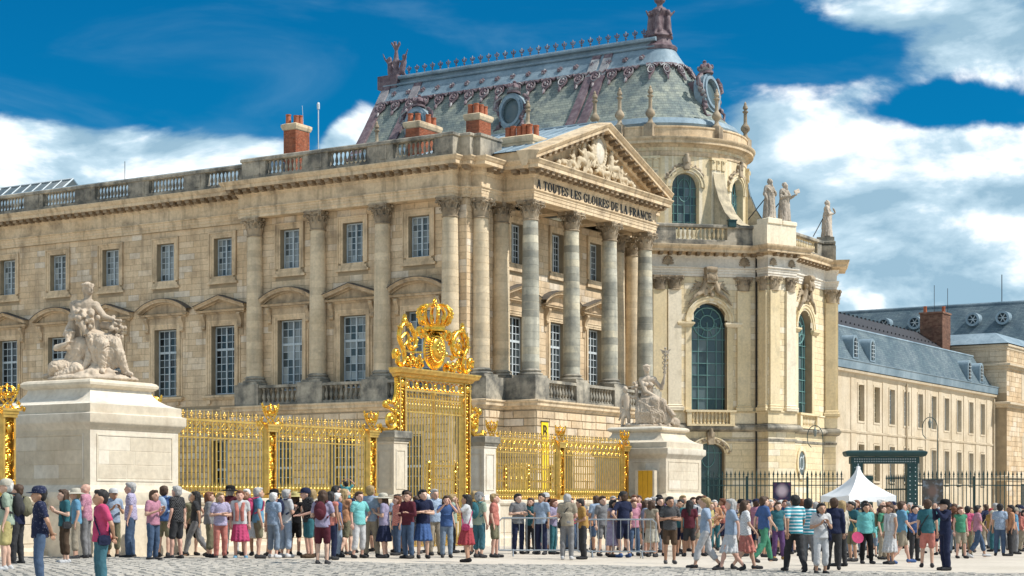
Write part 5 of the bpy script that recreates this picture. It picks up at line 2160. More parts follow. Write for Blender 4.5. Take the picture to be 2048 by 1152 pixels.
        for i in range(3):
            a = pi * i / 3
            sp.tube([(-.62 * cos(a), -.36, -.62 * sin(a)), (.62 * cos(a), -.36, .62 * sin(a))], .05, 4)
        sp.obj('frame', FRAMEW, d, None, mw)
    # stone pavilion that closes the range on the right
    v = thing('end_pavilion', 'tall stone pavilion with banded corner and attic at the right edge', 'building', T(-56, 195, 0))
    X0 = -54.2
    w = MB()
    w.box(-66, X0, 184.7, 225, -.5, 18.2)
    vw = w.obj('wall', MATS['mortar stone'], v)
    FE, FS = fac(X0, 0, AZE), fac(0, 184.7, AZS)
    hol = [(190.1, 191.9, 12.9, 15.6), (190.3, 191.7, 6.8, 8.8), (189.9, 192.1, 0, 3.9), (198.5, 200.3, 12.9, 15.6), (198.3, 200.5, 6, 10.5), (198.3, 200.5, 0, 4.5)]
    masonry(vw, FE, ashlar(184.7, 215, 0, 18.1, hol, .52, 1.5, 31, .012), .03, WARM, 40, c=.02)
    masonry(vw, FS, ashlar(-66, X0, 13.2, 18.1, [], .52, 1.5, 32, .012), .03, FARST, 20, c=.02)
    q = MB()
    for a, c in ((195.2, 196.4), (203, 204.2)):
        q.box(a, c, -.35, 0, 0, 11.6)
        q.box(a, c, -.3, 0, 12.4, 15.9)
        q.sweep([(a, 0), (a, -.35), (c, -.35), (c, 0)], [(0, 10.9), (.1, 11.0), (.1, 11.5), (.2, 11.6)])
    q.obj('pilaster', FARST, v, None, FE)
    t = MB()
    for z, pr in ((4.4, .3), (12.0, .55), (16.0, .5), (18.0, .25)):
        t.sweep([(-66, 184.7), (X0, 184.7), (X0, 225)], [(0, z - .3), (pr * .4, z - .25), (pr * .5, z), (pr, z + .05), (pr, z + .25), (0, z + .35)])
    t.obj('cornice', FARST, v)
    for a, bb, c, d in hol:
        o = MB()
        moulding_frame(o, a, bb, c, d, ((.2, .06),), 'LTRB')
        wo = o.obj('window', FARST, v, None, FE)
        MB().box(a, bb, -.028, -.012, c, d).obj('pane', GLZD if c < 5 else FARST, wo, None, FE)
    MB().add([(-67, 184.2, 18.35), (X0 + .3, 184.2, 18.35), (X0 + .3, 225, 18.35), (-67, 225, 18.35), (-67, 186, 19.6), (X0 - 1.6, 186, 19.6), (X0 - 1.6, 225, 19.6), (-67, 225, 19.6)], [(0, 1, 5, 4), (1, 2, 6, 5), (4, 5, 6, 7)]).obj('roof', LEAD, v)
    # brick chimney stack with pots
    BRICK2 = stone('brown brick', (.17, .085, .06), (.25, .14, .095), .3, None, dirt=(.08, .055, .045), dirt_amt=.5, streak=.4, bump=.4, blotch=2.5)
    c = thing('brick_chimney', 'broad brown brick chimney stack standing on the roofs right of the chapel', 'chimney', T(-61, 183, 16))
    MB().box(-62.4, -60.0, 181.7, 184.3, 15, 21.5).obj('stack', BRICK2, c)
    for fm_, a, bb in ((fac(0, 181.7, AZS), -62.4, -60.0), (fac(-60.0, 0, AZE), 181.7, 184.3)):
        struct(_blocks(ashlar(a, bb, 15, 21.4, [], .12, .4, 5, .006), .012).obj('brickwork', BRICK2, c, None, fm_), 'stuff')
    MB().box(-62.5, -59.9, 181.6, 184.4, 21.5, 21.68).obj('chimney_cap', BRICK2, c)
    for x, y in ((-62, 182.2), (-60.4, 183.3)):
        MB().lathe([(.2, 21.68), (.17, 22.2), (.2, 22.25), (.2, 22.35)], 8, c=(x, y, 0)).obj('chimney_pot', TERRA, c, .8)
    MB().tube([(-61.3, 183, 21.6), (-61.3, 183, 24.6)], .03, 4).tube([(-60.2, 184, 21.6), (-60.2, 184, 24.3)], .03, 4).obj('aerial', BLACK, c)
    a = thing('lightning_rod', 'thin dark rod on the rear roof ridge against grey cloud', 'rod', T(-61.9, 209, 25.4))
    MB().tube([(-61.9, 209, 25.3), (-61.9, 209, 28.6)], .05, 5).obj('rod', BLACK, a)


far_buildings()
# ------------------------------------------------------------------ the gilded fence, its gate, walls and pedestals
XFEN, YC = -34.0, 50.0
G = fac(XFEN, YC, AZE)                        # local x runs along the fence to the right, -y faces the forecourt
WTOP = 1.74


def fence_walls():
    def wall(s0, s1, label, seed):
        r = thing('stone_wall', label, 'wall', G @ T((s0 + s1) / 2, 0, 0), 'low walls under the gilded fence')
        b = MB().box(s0, s1, -.34, .34, -.6, WTOP - .2)
        bo = b.obj('core', MATS['mortar stone'], r, None, G)
        F2 = G @ T(0, -.34, 0)
        for q in ashlar(s0, s1, -.4, WTOP - .21, [], .52, 1.15, seed, .006):
            put('stone_block', UNITBLOCK, r, F2 @ T(q[0], 0, q[2]) @ M.Diagonal((q[1] - q[0], .015, q[3] - q[2], 1)), PALE)
        c = MB().sweep([(s0, -.34), (s1, -.34)], [(0, WTOP - .22), (.06, WTOP - .18), (.09, WTOP - .12), (.09, WTOP - .03), (.05, WTOP), (-.7, WTOP), (-.7, WTOP - .2)])
        c.obj('coping', PALE, r, None, G)
        k = MB().sweep([(s0, -.34), (s1, -.34)], [(.14, -.6), (.14, .38), (.06, .46), (0, .48)])
        k.obj('foot', PALE, r, None, G)
    wall(-14.2, -2.86, 'pale stone wall under the gilded fence left of the gate', 1)
    wall(2.86, 14.0, 'pale stone wall under the gilded fence right of the gate', 2)
    wall(-26, -17.6, 'short end of stone wall left of the left statue pedestal', 3)


def crown(mb, c, r, h, seg=16):
    """closed royal crown: band, pearled ring, eight arches and an orb"""
    x, y, z = c
    mb.lathe([(r * .62, 0), (r * .66, h * .05), (r * .62, h * .10), (r * .64, h * .16), (r * .70, h * .20), (r * .66, h * .22)], seg, c=c)
    mb.lathe([(r * .60, 0), (r * .58, h * .2)], seg, c=c)
    for k in range(8):
        a = 2 * pi * k / 8
        pts = []
        for u, w in ((.68, .2), (.84, .31), (.97, .44), (1.0, .55), (.93, .66), (.76, .745), (.52, .79), (.28, .80), (.06, .79)):
            pts.append((x + u * r * cos(a), y + u * r * sin(a), z + w * h))
        mb.tube(pts, r * .105, 5)
        for t in (1, 2, 3, 4, 5, 6):
            p = pts[t]
            mb.ell((p[0] + .05 * r * cos(a), p[1] + .05 * r * sin(a), p[2]), r * .085, 5, 4)
        b = a + pi / 8
        mb.ell((x + r * .86 * cos(b), y + r * .86 * sin(b), z + h * .34), (r * .14, r * .14, h * .13), 6, 5)
        mb.ell((x + r * .72 * cos(b), y + r * .72 * sin(b), z + h * .22), r * .09, 5, 4)
    mb.ell((x, y, z + h * .86), r * .17, 8, 6)
    mb.ell((x, y, z + h * .95), (r * .07, r * .07, h * .07), 6, 4)
    mb.ell((x - r * .14, y, z + h * .93), (r * .08, r * .06, h * .03), 6, 4)
    mb.ell((x + r * .14, y, z + h * .93), (r * .08, r * .06, h * .03), 6, 4)
    mb.ell((x, y, z + h * .99), (r * .06, r * .06, h * .045), 6, 4)
    return mb


def bar_meshes():
    out = []
    for kind in range(2):
        mb = MB()
        w = .017
        mb.box(-w, w, -w, w, WTOP, 3.98)
        mb.lathe([(.02, 3.96), (.036, 3.985), (.02, 4.01)], 6)
        if kind == 0:
            mb.lathe([(.015, 4.0), (.034, 4.08), (.0, 4.25)], 4)
        else:
            mb.ell((0, 0, 4.12), (.03, .02, .075), 6, 5)
            for s in (-1, 1):
                mb.ell((s * .048, 0, 4.095), (.026, .02, .03), 6, 4)
            mb.ell((0, 0, 4.04), (.045, .02, .018), 6, 4)
            mb.ell((0, -.01, 3.50), (.04, .03, .06), 6, 4)
            mb.ell((0, -.01, 3.58), (.055, .03, .03), 6, 4)
        # leaf collar at the foot
        mb.ell((0, 0, WTOP + .30), (.055, .03, .045), 6, 4)
        mb.lathe([(.03, WTOP + .34), (.0, WTOP + .50)], 5)
        mb.ell((0, 0, WTOP + .1), (.06, .03, .035), 6, 4)
        out.append(mb.mesh('bar', .9, GOLDB))
    return out


BARS = bar_meshes()


def fence_section(s0, s1, label):
    r = thing('gilded_fence', label, 'fence', G @ T((s0 + s1) / 2, 0, WTOP), 'sections of the gilded fence')
    n = round((s1 - s0) / .172)
    p = (s1 - s0) / n
    for i in range(n):
        put('bar', BARS[i % 2], r, G @ T(s0 + (i + .5) * p, 0, 0))
    for z, hh in ((WTOP + .17, .022), (3.44, .018), (3.93, .03)):
        MB().box(s0, s1, -.025, .025, z - hh, z + hh).obj('rail', GOLDB, r, None, G)
    sc = MB()
    for i in range(n):
        c = s0 + (i + 1) * p
        s = 1 if i % 2 else -1
        sc.tube([(c - s * .07, -.01, 3.9), (c - s * .02, -.01, 3.82), (c + s * .06, -.01, 3.74), (c + s * .05, -.01, 3.62), (c - s * .03, -.01, 3.56), (c - s * .06, -.01, 3.64)], .013, 4)
        sc.tube([(c + s * .055, -.01, 3.86), (c + s * .02, -.01, 3.88), (c + s * .0, -.01, 3.80), (c + s * .04, -.01, 3.77)], .012, 4)
        sc.ell((c, -.02, 3.68), (.03, .02, .03), 5, 4)
        sc.lathe([(.022, WTOP + .17), (.03, WTOP + .3), (.0, WTOP + .46)], 4, c=(c, 0, 0))
        sc.tube([(c - .06, 0, WTOP + .04), (c - .03, 0, WTOP + .13), (c + .03, 0, WTOP + .13), (c + .06, 0, WTOP + .04)], .014, 4)
    struct(sc.obj('scrollwork', GOLD, r, .9, G), 'stuff')
    return r


def post_meshes():
    a = MB()
    for s in (-1, 1):
        a.box(s * .17 - .03, s * .17 + .03, -.12, .12, WTOP, 3.72)
    a.box(-.2, .2, .04, .10, WTOP, 3.72)
    a.box(-.24, .24, -.16, .16, WTOP, WTOP + .18)
    a.box(-.23, .23, -.15, .15, 3.70, 3.78).box(-.3, .3, -.2, .2, 3.86, 3.92).box(-.26, .26, -.17, .17, 3.78, 3.86)
    pil = a.mesh('pilaster', None, GOLDB)
    o = MB()
    rng = random.Random(8)
    for k in range(34):
        z = 2.0 + 1.55 * k / 33
        wd = .05 + .07 * abs(sin(k * .55))
        o.ell((rng.uniform(-.05, .05), -.05, z), (wd, .05, .045), 6, 4)
    o.ell((0, -.08, 3.42), (.1, .07, .13), 8, 6)
    for k in range(9):
        a_ = 2 * pi * k / 9
        o.cap((0, -.08, 3.42), (.16 * cos(a_), -.06, 3.42 + .18 * sin(a_)), .02, .012, 5)
    o.ell((0, -.09, 2.72), (.075, .06, .1), 8, 6)
    for s in (-1, 1):
        o.tube([(s * .02, -.06, 2.5), (s * .14, -.06, 2.68), (s * .13, -.06, 2.85), (s * .04, -.06, 2.82)], .02, 5)
        o.tube([(s * .05, -.06, 3.62), (s * .15, -.06, 3.58), (s * .13, -.06, 3.48)], .025, 5)
        o.tube([(s * .12, -.02, 3.92), (s * .34, -.02, 3.96), (s * .42, -.02, 4.06), (s * .36, -.02, 4.12), (s * .33, -.02, 4.05)], .035, 6)
        o.tube([(s * .45, -.0, 3.90), (s * .52, -.0, 3.99), (s * .60, -.0, 3.96), (s * .56, 0, 3.88)], .04, 6)
        for k in range(7):
            t = k / 6
            x = s * (.03 + .34 * sin(t * 1.5))
            o.ell((x, -.04, 3.98 + .52 * t), (.05, .03, .05), 5, 4)
        o.tube([(s * .0, -.04, 3.95), (s * .16, -.04, 4.08), (s * .32, -.04, 4.3), (s * .34, -.04, 4.48)], .022, 5)
        o.tube([(s * .22, -.05, 3.93), (-s * .12, -.05, 4.2)], .022, 5)
    orn = o.mesh('ornament', .9, GOLD)
    c = crown(MB(), (0, -.03, 4.17), .19, .38, 12).mesh('crown', .9, GOLD)
    return pil, orn, c


POST = post_meshes()


def fence_post(s, label):
    mw = G @ T(s, 0, 0)
    r = thing('fence_post', label, 'fence post', mw @ T(0, 0, WTOP), 'gilded fence posts with crowns')
    put('pilaster', POST[0], r, mw)
    put('ornament', POST[1], r, mw)
    put('crown', POST[2], r, mw)


def gate():
    r = thing('gilded_gate', 'tall gilded palace gate crowned by a royal crown over an oval shield', 'gate', G)
    rng = random.Random(12)
    # leaves: bars, rails, middle post
    bm = MB().box(-.017, .017, -.017, .017, .12, 5.28)
    bm.ell((0, 0, 4.86), (.05, .03, .06), 6, 4).ell((0, 0, 5.0), (.04, .03, .05), 6, 4).lathe([(.03, 4.7), (.0, 4.6)][::-1], 5)
    bme = bm.mesh('bar', .9, GOLDB)
    for s in (-1, 1):
        for i in range(9):
            put('bar', bme, r, G @ T(s * (.18 + i * .175), 0, 0))
        # sloping stay that holds the open part of the leaf
    MB().lathe([(.055, .05), (.055, 5.2), (.09, 5.25), (.09, 5.32)], 10).obj('gate_post', GOLDB, r, .8, G)
    for z in (.2, 1.15, 4.62, 5.06):
        MB().box(-1.72, 1.72, -.035, .035, z - .025, z + .025).obj('rail', GOLDB, r, None, G)
    sc = MB()
    for s in (-1, 1):
        for i in range(9):
            x = s * (.18 + i * .175) + s * .087
            sc.tube([(x - .05, -.02, 5.22), (x + .02, -.02, 5.18), (x + .04, -.02, 5.1), (x - .02, -.02, 5.08)], .014, 4)
            sc.tube([(x, -.02, 5.04), (x + .04, -.02, 4.9), (x - .03, -.02, 4.8), (x, -.02, 4.66)], .014, 4)
            sc.ell((x, -.02, 4.95), (.03, .02, .04), 5, 4)
            sc.lathe([(.02, .2), (.03, .4), (0, .62)], 4, c=(x, 0, 0))
    struct(sc.obj('scrollwork', GOLD, r, .9, G), 'stuff')
    # frame: pierced pilasters
    for s in (-1, 1):
        f = MB()
        f.box(s * 1.78 - .03, s * 1.78 + .03, -.12, .12, .05, 5.72).box(s * 2.08 - .03, s * 2.08 + .03, -.12, .12, .05, 5.72)
        f.box(min(s * 1.8, s * 2.06), max(s * 1.8, s * 2.06), .05, .09, .05, 5.72)
        fo = f.obj('pilaster', GOLDB, r, None, G)
        o = MB()
        for k in range(22):
            z = .5 + k * .235
            c = s * 1.93
            o.tube([(c - .1, -.06, z), (c, -.06, z + .1), (c + .1, -.06, z), (c, -.06, z - .1), (c - .1, -.06, z)], .02, 4)
            o.ell((c, -.08, z), (.055, .04, .055), 6, 4)
            o.ell((c + rng.uniform(-.05, .05), -.08, z + .12), (.04, .04, .05), 5, 4)
            o.ell((s * 2.13, -.05, z), (.045, .05, .07), 5, 4)
        struct(o.obj('pilaster_ornament', GOLD, fo, .9, G), 'stuff')
        # bracket scroll that stands on the stone pier
        b = MB()
        cx, cz = s * 2.48, 4.32
        b.tube(spiral((cx, 0, cz), .36, .08, pi / 2 if s > 0 else pi / 2, 1.6 * (-s) * -1, 26), .06, 6)
        b.tube(curve([(cx, 0, cz + .36), (s * 2.75, 0, 4.74), (s * 2.62, 0, 4.92), (s * 2.4, 0, 4.86), (s * 2.22, 0, 5.1), (s * 2.15, 0, 5.5), (s * 2.2, 0, 5.7)]), .06, 6)
        b.tube([(cx - s * .3, 0, cz - .2), (cx, 0, 3.98), (cx + s * .5, 0, 4.0), (cx + s * .6, 0, 4.15)], .07, 6)
        b.ell((s * 2.8, -.02, 4.80), (.13, .1, .13), 8, 6)
        b.ell((cx, -.03, cz), (.1, .08, .1), 8, 6)
        for k in range(14):
            b.ell((s * (2.2 + .5 * rng.random()), -.04, 4.4 + rng.random() * .5), (.06, .05, .06), 5, 4)
        for k in range(9):
            b.ell((s * (2.16 + .03 * rng.random()), -.04, 5.0 + k * .08), (.07, .05, .05), 5, 4)
        b.obj('bracket_scroll', GOLD, r, .9, G)
    # frieze: row of rings and rosettes between two bands
    f = MB().box(-2.1, 2.1, -.08, .08, 5.30, 5.36).box(-2.1, 2.1, -.08, .08, 5.68, 5.74)
    fz = f.obj('frieze', GOLDB, r, None, G)
    o = MB()
    for k in range(13):
        x = -1.62 + k * .27
        o.tube([(x + .15 * cos(2 * pi * i / 10), -.03, 5.52 + .14 * sin(2 * pi * i / 10)) for i in range(11)], .02, 4)
        if k % 2 == 0:
            o.ell((x, -.06, 5.52), (.085, .05, .085), 8, 5)
    for s in (-1, 1):
        o.ell((s * 1.94, -.1, 5.52), (.13, .07, .13), 8, 6)
    struct(o.obj('frieze_ornament', GOLD, fz, .9, G), 'stuff')
    c = MB().sweep([(-2.12, .15), (-2.12, -.12), (2.12, -.12), (2.12, .15)], [(0, 5.72), (.05, 5.75), (.09, 5.82), (.2, 5.86), (.22, 5.92), (.26, 5.98), (.26, 6.02), (0, 6.05), (-.3, 6.05)])
    c.obj('cornice', GOLDB, r, None, G)
    # ---- crest
    cr = MB()
    crown(cr, (0, -.05, 7.36), .58, 1.12, 20)
    cr.obj('crown', GOLD, r, .9, G)
    sh = MB()
    sh.ell((0, -.16, 6.78), (.34, .12, .40), 18, 10)
    for k in range(7):
        a = 2 * pi * k / 7
        sh.ell((.14 * cos(a), -.275, 6.78 + .16 * sin(a)), (.05, .03, .06), 6, 4)
    sho = sh.obj('shield', GOLD, r, .9, G)
    w = MB()
    for k in range(36):
        a = 2 * pi * k / 36
        w.cap((.42 * cos(a), -.1, 6.76 + .46 * sin(a)), (.56 * cos(a), -.05, 6.76 + .6 * sin(a)), .045, .03, 5)
        w.ell((.40 * cos(a), -.14, 6.76 + .45 * sin(a)), .045, 5, 4)
    w.tube([(.6 * cos(2 * pi * k / 30), -.03, 6.76 + .64 * sin(2 * pi * k / 30)) for k in range(31)], .05, 5)
    w.obj('wreath', GOLD, sho, .9, G)
    for s in (-1, 1):
        q = MB()
        pts = [(2.28, 6.32), (2.32, 6.5), (2.2, 6.58), (2.08, 6.45), (2.12, 6.22), (1.9, 6.12), (1.72, 6.35), (1.82, 6.68), (2.02, 6.98), (1.98, 7.3), (1.75, 7.5), (1.45, 7.46), (1.2, 7.25), (1.08, 6.98), (1.16, 6.76), (1.36, 6.7), (1.5, 6.84), (1.44, 7.0), (1.32, 6.98)]
        q.tube(curve([(s * x, -.02, z) for x, z in pts]), .085, 7)
        q.tube(curve([(s * 1.9, 0, 7.0), (s * 1.6, 0, 7.2), (s * 1.45, 0, 7.1), (s * 1.55, 0, 6.9), (s * 1.75, 0, 6.75)]), .045, 6)
        for j, (x, z) in enumerate(pts[5:15]):
            for k in range(3):
                aa = rng.uniform(0, 2 * pi)
                q.cap((s * x, -.03, z), (s * x + .2 * cos(aa), -.05, z + .2 * sin(aa)), .045, .012, 5)
        q.tube(curve([(s * x * .93, .06, z) for x, z in pts[4:14]]), .05, 5)
        for x, z in pts[::1]:
            q.ell((s * x, -.09, z), (.05, .04, .05), 5, 4)
        q.ell((s * 1.72, -.02, 7.58), (.14, .1, .13), 8, 6)
        q.ell((s * 1.72, -.02, 7.72), (.08, .08, .1), 6, 5)
        q.tube(curve([(s * .5, -.02, 7.2), (s * .78, -.02, 7.42), (s * .98, -.02, 7.36), (s * .95, -.02, 7.2), (s * .82, -.02, 7.22)]), .07, 6)
        for k in range(16):
            q.ell((s * (.42 + .5 * rng.random()), -.05 + .1 * rng.random(), 7.12 + .3 * rng.random()), (.07, .07, .08), 6, 4)
        q.tube([(s * 1.85, 0, 6.62), (s * 1.2, 0, 6.6), (s * .7, 0, 6.62)], .04, 5)
        q.tube(spiral((s * 1.55, 0, 6.22), .2, .05, -pi / 2, 1.5, 16), .05, 5)
        q.tube(spiral((s * .78, 0, 6.2), .2, .05, -pi / 2, -1.5, 16), .05, 5)
        for k in range(46):
            x, z = 1.15 + rng.gauss(0, .24), 6.12 + abs(rng.gauss(0, .2))
            q.ell((s * x, rng.uniform(-.12, .1), z), (rng.uniform(.03, .075), .05, rng.uniform(.05, .12)), 5, 4, M.Rotation(rng.uniform(-.9, .9), 3, 'Y'))
        q.obj('crest_scroll', GOLD, r, .9, G)
    pd = MB().lathe([(.02, 6.08), (.07, 6.16), (.04, 6.24), (.08, 6.3), (.0, 6.34)], 8)
    pd.obj('drop_ornament', GOLD, r, .9, G)


def pier(s, label):
    mw = G @ T(s, 0, 0)
    r = thing('gate_pier', label, 'pier', mw, 'stone piers beside the gate')
    b = MB()
    sq = [(-.38, -.38), (.38, -.38), (.38, .38), (-.38, .38)]
    b.sweep(sq, [(.12, -.6), (.12, 1.5), (.1, 1.6), (.14, 1.72), (.06, 1.84), (0, 1.9), (0, 3.52), (.03, 3.55), (.03, 3.62), (-.42, 3.64)], True)
    b.obj('shaft', PALE, r, None, mw)
    c = MB().sweep(sq, [(-.01, 3.56), (.06, 3.62), (.09, 3.7), (.12, 3.72), (.12, 3.9), (.1, 3.94), (-.42, 3.96)], True)
    c.obj('cap', DARK, r, None, mw)
    for k in range(2):
        p = mw @ RZ(-k * pi / 2)
        m = MB()
        moulding_frame(m, -.22, .22, 2.1, 3.3, ((.04, .02),), 'LTRB')
        m.obj('panel', PALE, r, None, p @ T(0, -.38, 0))


PEDPROF = [(.32, -.6), (.32, 1.45), (.24, 1.54), (.28, 1.70), (.24, 1.86), (.08, 1.96), (0, 2.04), (0, 3.42), (.03, 3.45), (.06, 3.52), (.13, 3.58), (.15, 3.62), (.15, 3.82), (.06, 3.85), (.06, 4.07), (-.04, 4.09), (-.20, 4.15), (-.36, 4.26), (-.47, 4.40), (-.50, 4.50),
           (-.42, 4.53), (-.36, 4.58), (-.35, 4.64), (-.40, 4.70), (-.48, 4.73), (-1.6, 4.74)]


def pedestal(yc, label, door):
    cx = -34.0
    r = thing('statue_pedestal', label, 'pedestal', T(cx, yc, 0), 'statue pedestals at the ends of the fence')
    H = 1.6
    sq = [(cx - H, yc - H), (cx + H, yc - H), (cx + H, yc + H), (cx - H, yc + H)]
    b = MB().sweep(sq, PEDPROF, True)
    b.obj('body', PALE, r, .5)
    for k, (mw, lo, hi) in enumerate(((fac(cx + H, 0, AZE), yc - H, yc + H), (fac(0, yc - H, AZS), cx - H, cx + H))):
        hole = [(cx + .53, cx + 1.18, 0, 2.93)] if (door and k == 1) else []
        m = MB()
        moulding_frame(m, lo + .26, hi - .26, 2.18, 3.28, ((.04, .018),), 'LTRB')
        m.obj('panel_frame', PALE, r, None, mw)
        for q in ashlar(lo + .28, hi - .28, 2.2, 3.26, hole, .36, 1.0, 40 + k, .003):
            put('stone_block', UNITBLOCK, r, mw @ T(q[0], 0, q[2]) @ M.Diagonal((q[1] - q[0], .008, q[3] - q[2], 1)), PALE)
        if hole:
            a, bb, c, d = hole[0]
            fr = MB()
            fr.box(a - .14, a, -.345, 0.0, -.2, d).box(a - .14, bb + .02, -.345, 0, d, d + .03)
            fr.box(bb, bb + .08, -.345, 0.0, -.2, d)
            fr.obj('door_frame', PALE, r, None, mw)
            dr = MB()
            for j in range(3):
                w = (bb - a) / 3
                dr.box(a + j * w + .006, a + (j + 1) * w - .006, -.342, -.33 + .012 * 0, -.2, d)
            dr.obj('door', OCHRE, r, None, mw @ T(0, -.005, 0))


def fence_all():
    fence_walls()
    fence_section(-13.3, -8.95, 'gilded spear fence beside the left statue pedestal')
    fence_section(-8.25, -3.95, 'gilded spear fence between two crowned posts left of the gate')
    fence_section(3.95, 8.05, 'gilded spear fence just right of the gate')
    fence_section(8.75, 13.2, 'gilded spear fence beside the right statue pedestal')
    for s, lb in ((-8.6, 'crowned gilded post in the middle of the fence left of the gate'), (-3.58, 'crowned gilded post next to the left gate pier'), (3.58, 'crowned gilded post next to the right gate pier'),
                  (8.4, 'crowned gilded post in the middle of the fence right of the gate'), (13.5, 'crowned gilded post against the right statue pedestal'), (-13.62, 'crowned gilded post peeping over the left statue pedestal'), (-18.75, 'crowned gilded post at the left edge of the photo')):
        fence_post(s, lb)
    fence_section(-23.5, -19.1, 'end of gilded fence cut off by the left edge')
    gate()
    pier(-2.45, 'square stone pier left of the gilded gate')
    pier(2.93, 'square stone pier right of the gilded gate')
    pedestal(34.1, 'large pale stone pedestal under the left statue group', False)
    pedestal(65.65, 'pale stone pedestal with an ochre door under the right statue', True)
    # second gilded fence inside the court
    r = thing('inner_fence', 'inner gilded fence seen through the bars right of the gate', 'fence', T(-37.2, 60, 0))
    n = 46
    p = (63.4 - 54.2) / n
    mw = fac(-37.2, 0, AZE)
    for i in range(n):
        put('bar', BARS[i % 2], r, mw @ T(54.2 + (i + .5) * p, 0, -.75) @ M.Diagonal((1, 1, .95, 1)))
    for z in (.7, 2.5, 3.0):
        MB().box(54.2, 63.4, -.03, .03, z - .03, z + .03).obj('rail', GOLDB, r, None, mw)
    MB().box(54.2, 63.4, -.3, .3, -.5, .95).obj('foot_wall', PALE, r, None, mw)
    for k in range(6):
        o = MB()
        x = 54.4 + k * 1.75
        for j in range(14):
            o.ell((x + PRNG.uniform(-.06, .06), -.05, 1.0 + j * .16), (.09, .06, .09), 6, 4)
        o.box(x - .12, x + .12, -.02, .04, .9, 3.05)
        o.obj('pilaster', GOLD, r, .9, mw)


fence_all()


# ------------------------------------------------------------------ statues
def folds(amp, fx=9.0, fz=2.2, seed=0.0, top=9.0):
    def d(c, n):
        if c.z > top:
            return 0.0
        w = NZ.noise(V((c.x * 2 + seed, c.y * 2, c.z * 2))) * .35
        q = 1.2 * (1 - 2.2 * abs(NZ.noise(V((c.x * fx + seed + w * fx, c.y * fx + w * fx, c.z * fz))))) + .6 * NZ.noise(V((c.x * fx * 2.6, c.y * fx * 2.6 + seed, c.z * fz * 3)))
        return amp * q
    return d


def head(mb, c, s=1.0, yaw=0.0, crownr=False, beard=False, bun=False, skull=1.0):
    c = V(c)
    R = M.Rotation(yaw, 3, 'Z')
    P = lambda x, y, z: c + R @ V((x * s, y * s, z * s))
    mb.ell(P(0, 0, 0), (.092 * s, .108 * s, .125 * s), 12, 9, R)
    mb.ell(P(0, -.055, -.06), (.065 * s, .06 * s, .07 * s), 10, 7, R)
    mb.cap(P(0, -.10, .02), P(0, -.125, -.025), .016 * s, .022 * s, 6)
    mb.ell(P(0, -.098, -.068), (.032 * s, .018 * s, .012 * s), 6, 4, R)
    for x in (-1, 1):
        mb.ell(P(x * .04, -.092, .035), (.03 * s, .02 * s, .012 * s), 6, 4, R)
        mb.ell(P(x * .095, 0, -.01), (.014 * s, .03 * s, .035 * s), 6, 4, R)
    mb.ell(P(0, .025, .03), (.108 * s * skull, .115 * s * skull, .118 * s * skull), 12, 8, R)
    if crownr:
        for k in range(12):
            a = 2 * pi * k / 12
            mb.ell(P(.1 * cos(a), .02 + .11 * sin(a), .075), (.034 * s,) * 3, 6, 4)
    if beard:
        mb.ell(P(0, -.085, -.13), (.06 * s, .05 * s, .08 * s), 8, 6, R)
    if bun:
        mb.ell(P(0, .13, -.02), (.055 * s, .06 * s, .055 * s), 8, 6, R)
        mb.cap(P(0, .12, -.06), P(.02, .12, -.22), .04 * s, .025 * s, 6)


def hand(mb, w, d, s=1.0, curl=.5, up=None):
    """palm, four fingers and a thumb at wrist w pointing along d"""
    w, d = V(w), V(d).normalized()
    u = V(up) if up else V((0, 0, 1))
    side = d.cross(u)
    side = side.normalized() if side.length > .1 else d.orthogonal().normalized()
    n = side.cross(d)
    mb.cap(w, w + d * .075 * s, .026 * s, .036 * s, 8, .6)
    for k in range(4):
        L = (.062, .075, .07, .055)[k] * s
        b = w + d * .09 * s + side * ((k - 1.5) * .02 * s)
        m = b + d * L * .55 - n * (L * .2 * curl)
        e = m + (d * (1 - curl) - n * curl).normalized() * L * .55
        mb.tube([b - d * .02 * s, m, e], [.0105 * s, .0095 * s, .007 * s], 6)
    b = w + d * .03 * s + side * .03 * s
    m = b + (d * .6 + side * .8).normalized() * .04 * s
    mb.tube([b - side * .015 * s, m, m + (d - n * .4).normalized() * .035 * s], [.013 * s, .011 * s, .008 * s], 6)


def limb(mb, pts, rs):
    for i in range(len(pts) - 1):
        mb.cap(pts[i], pts[i + 1], rs[i], rs[i + 1], 10)


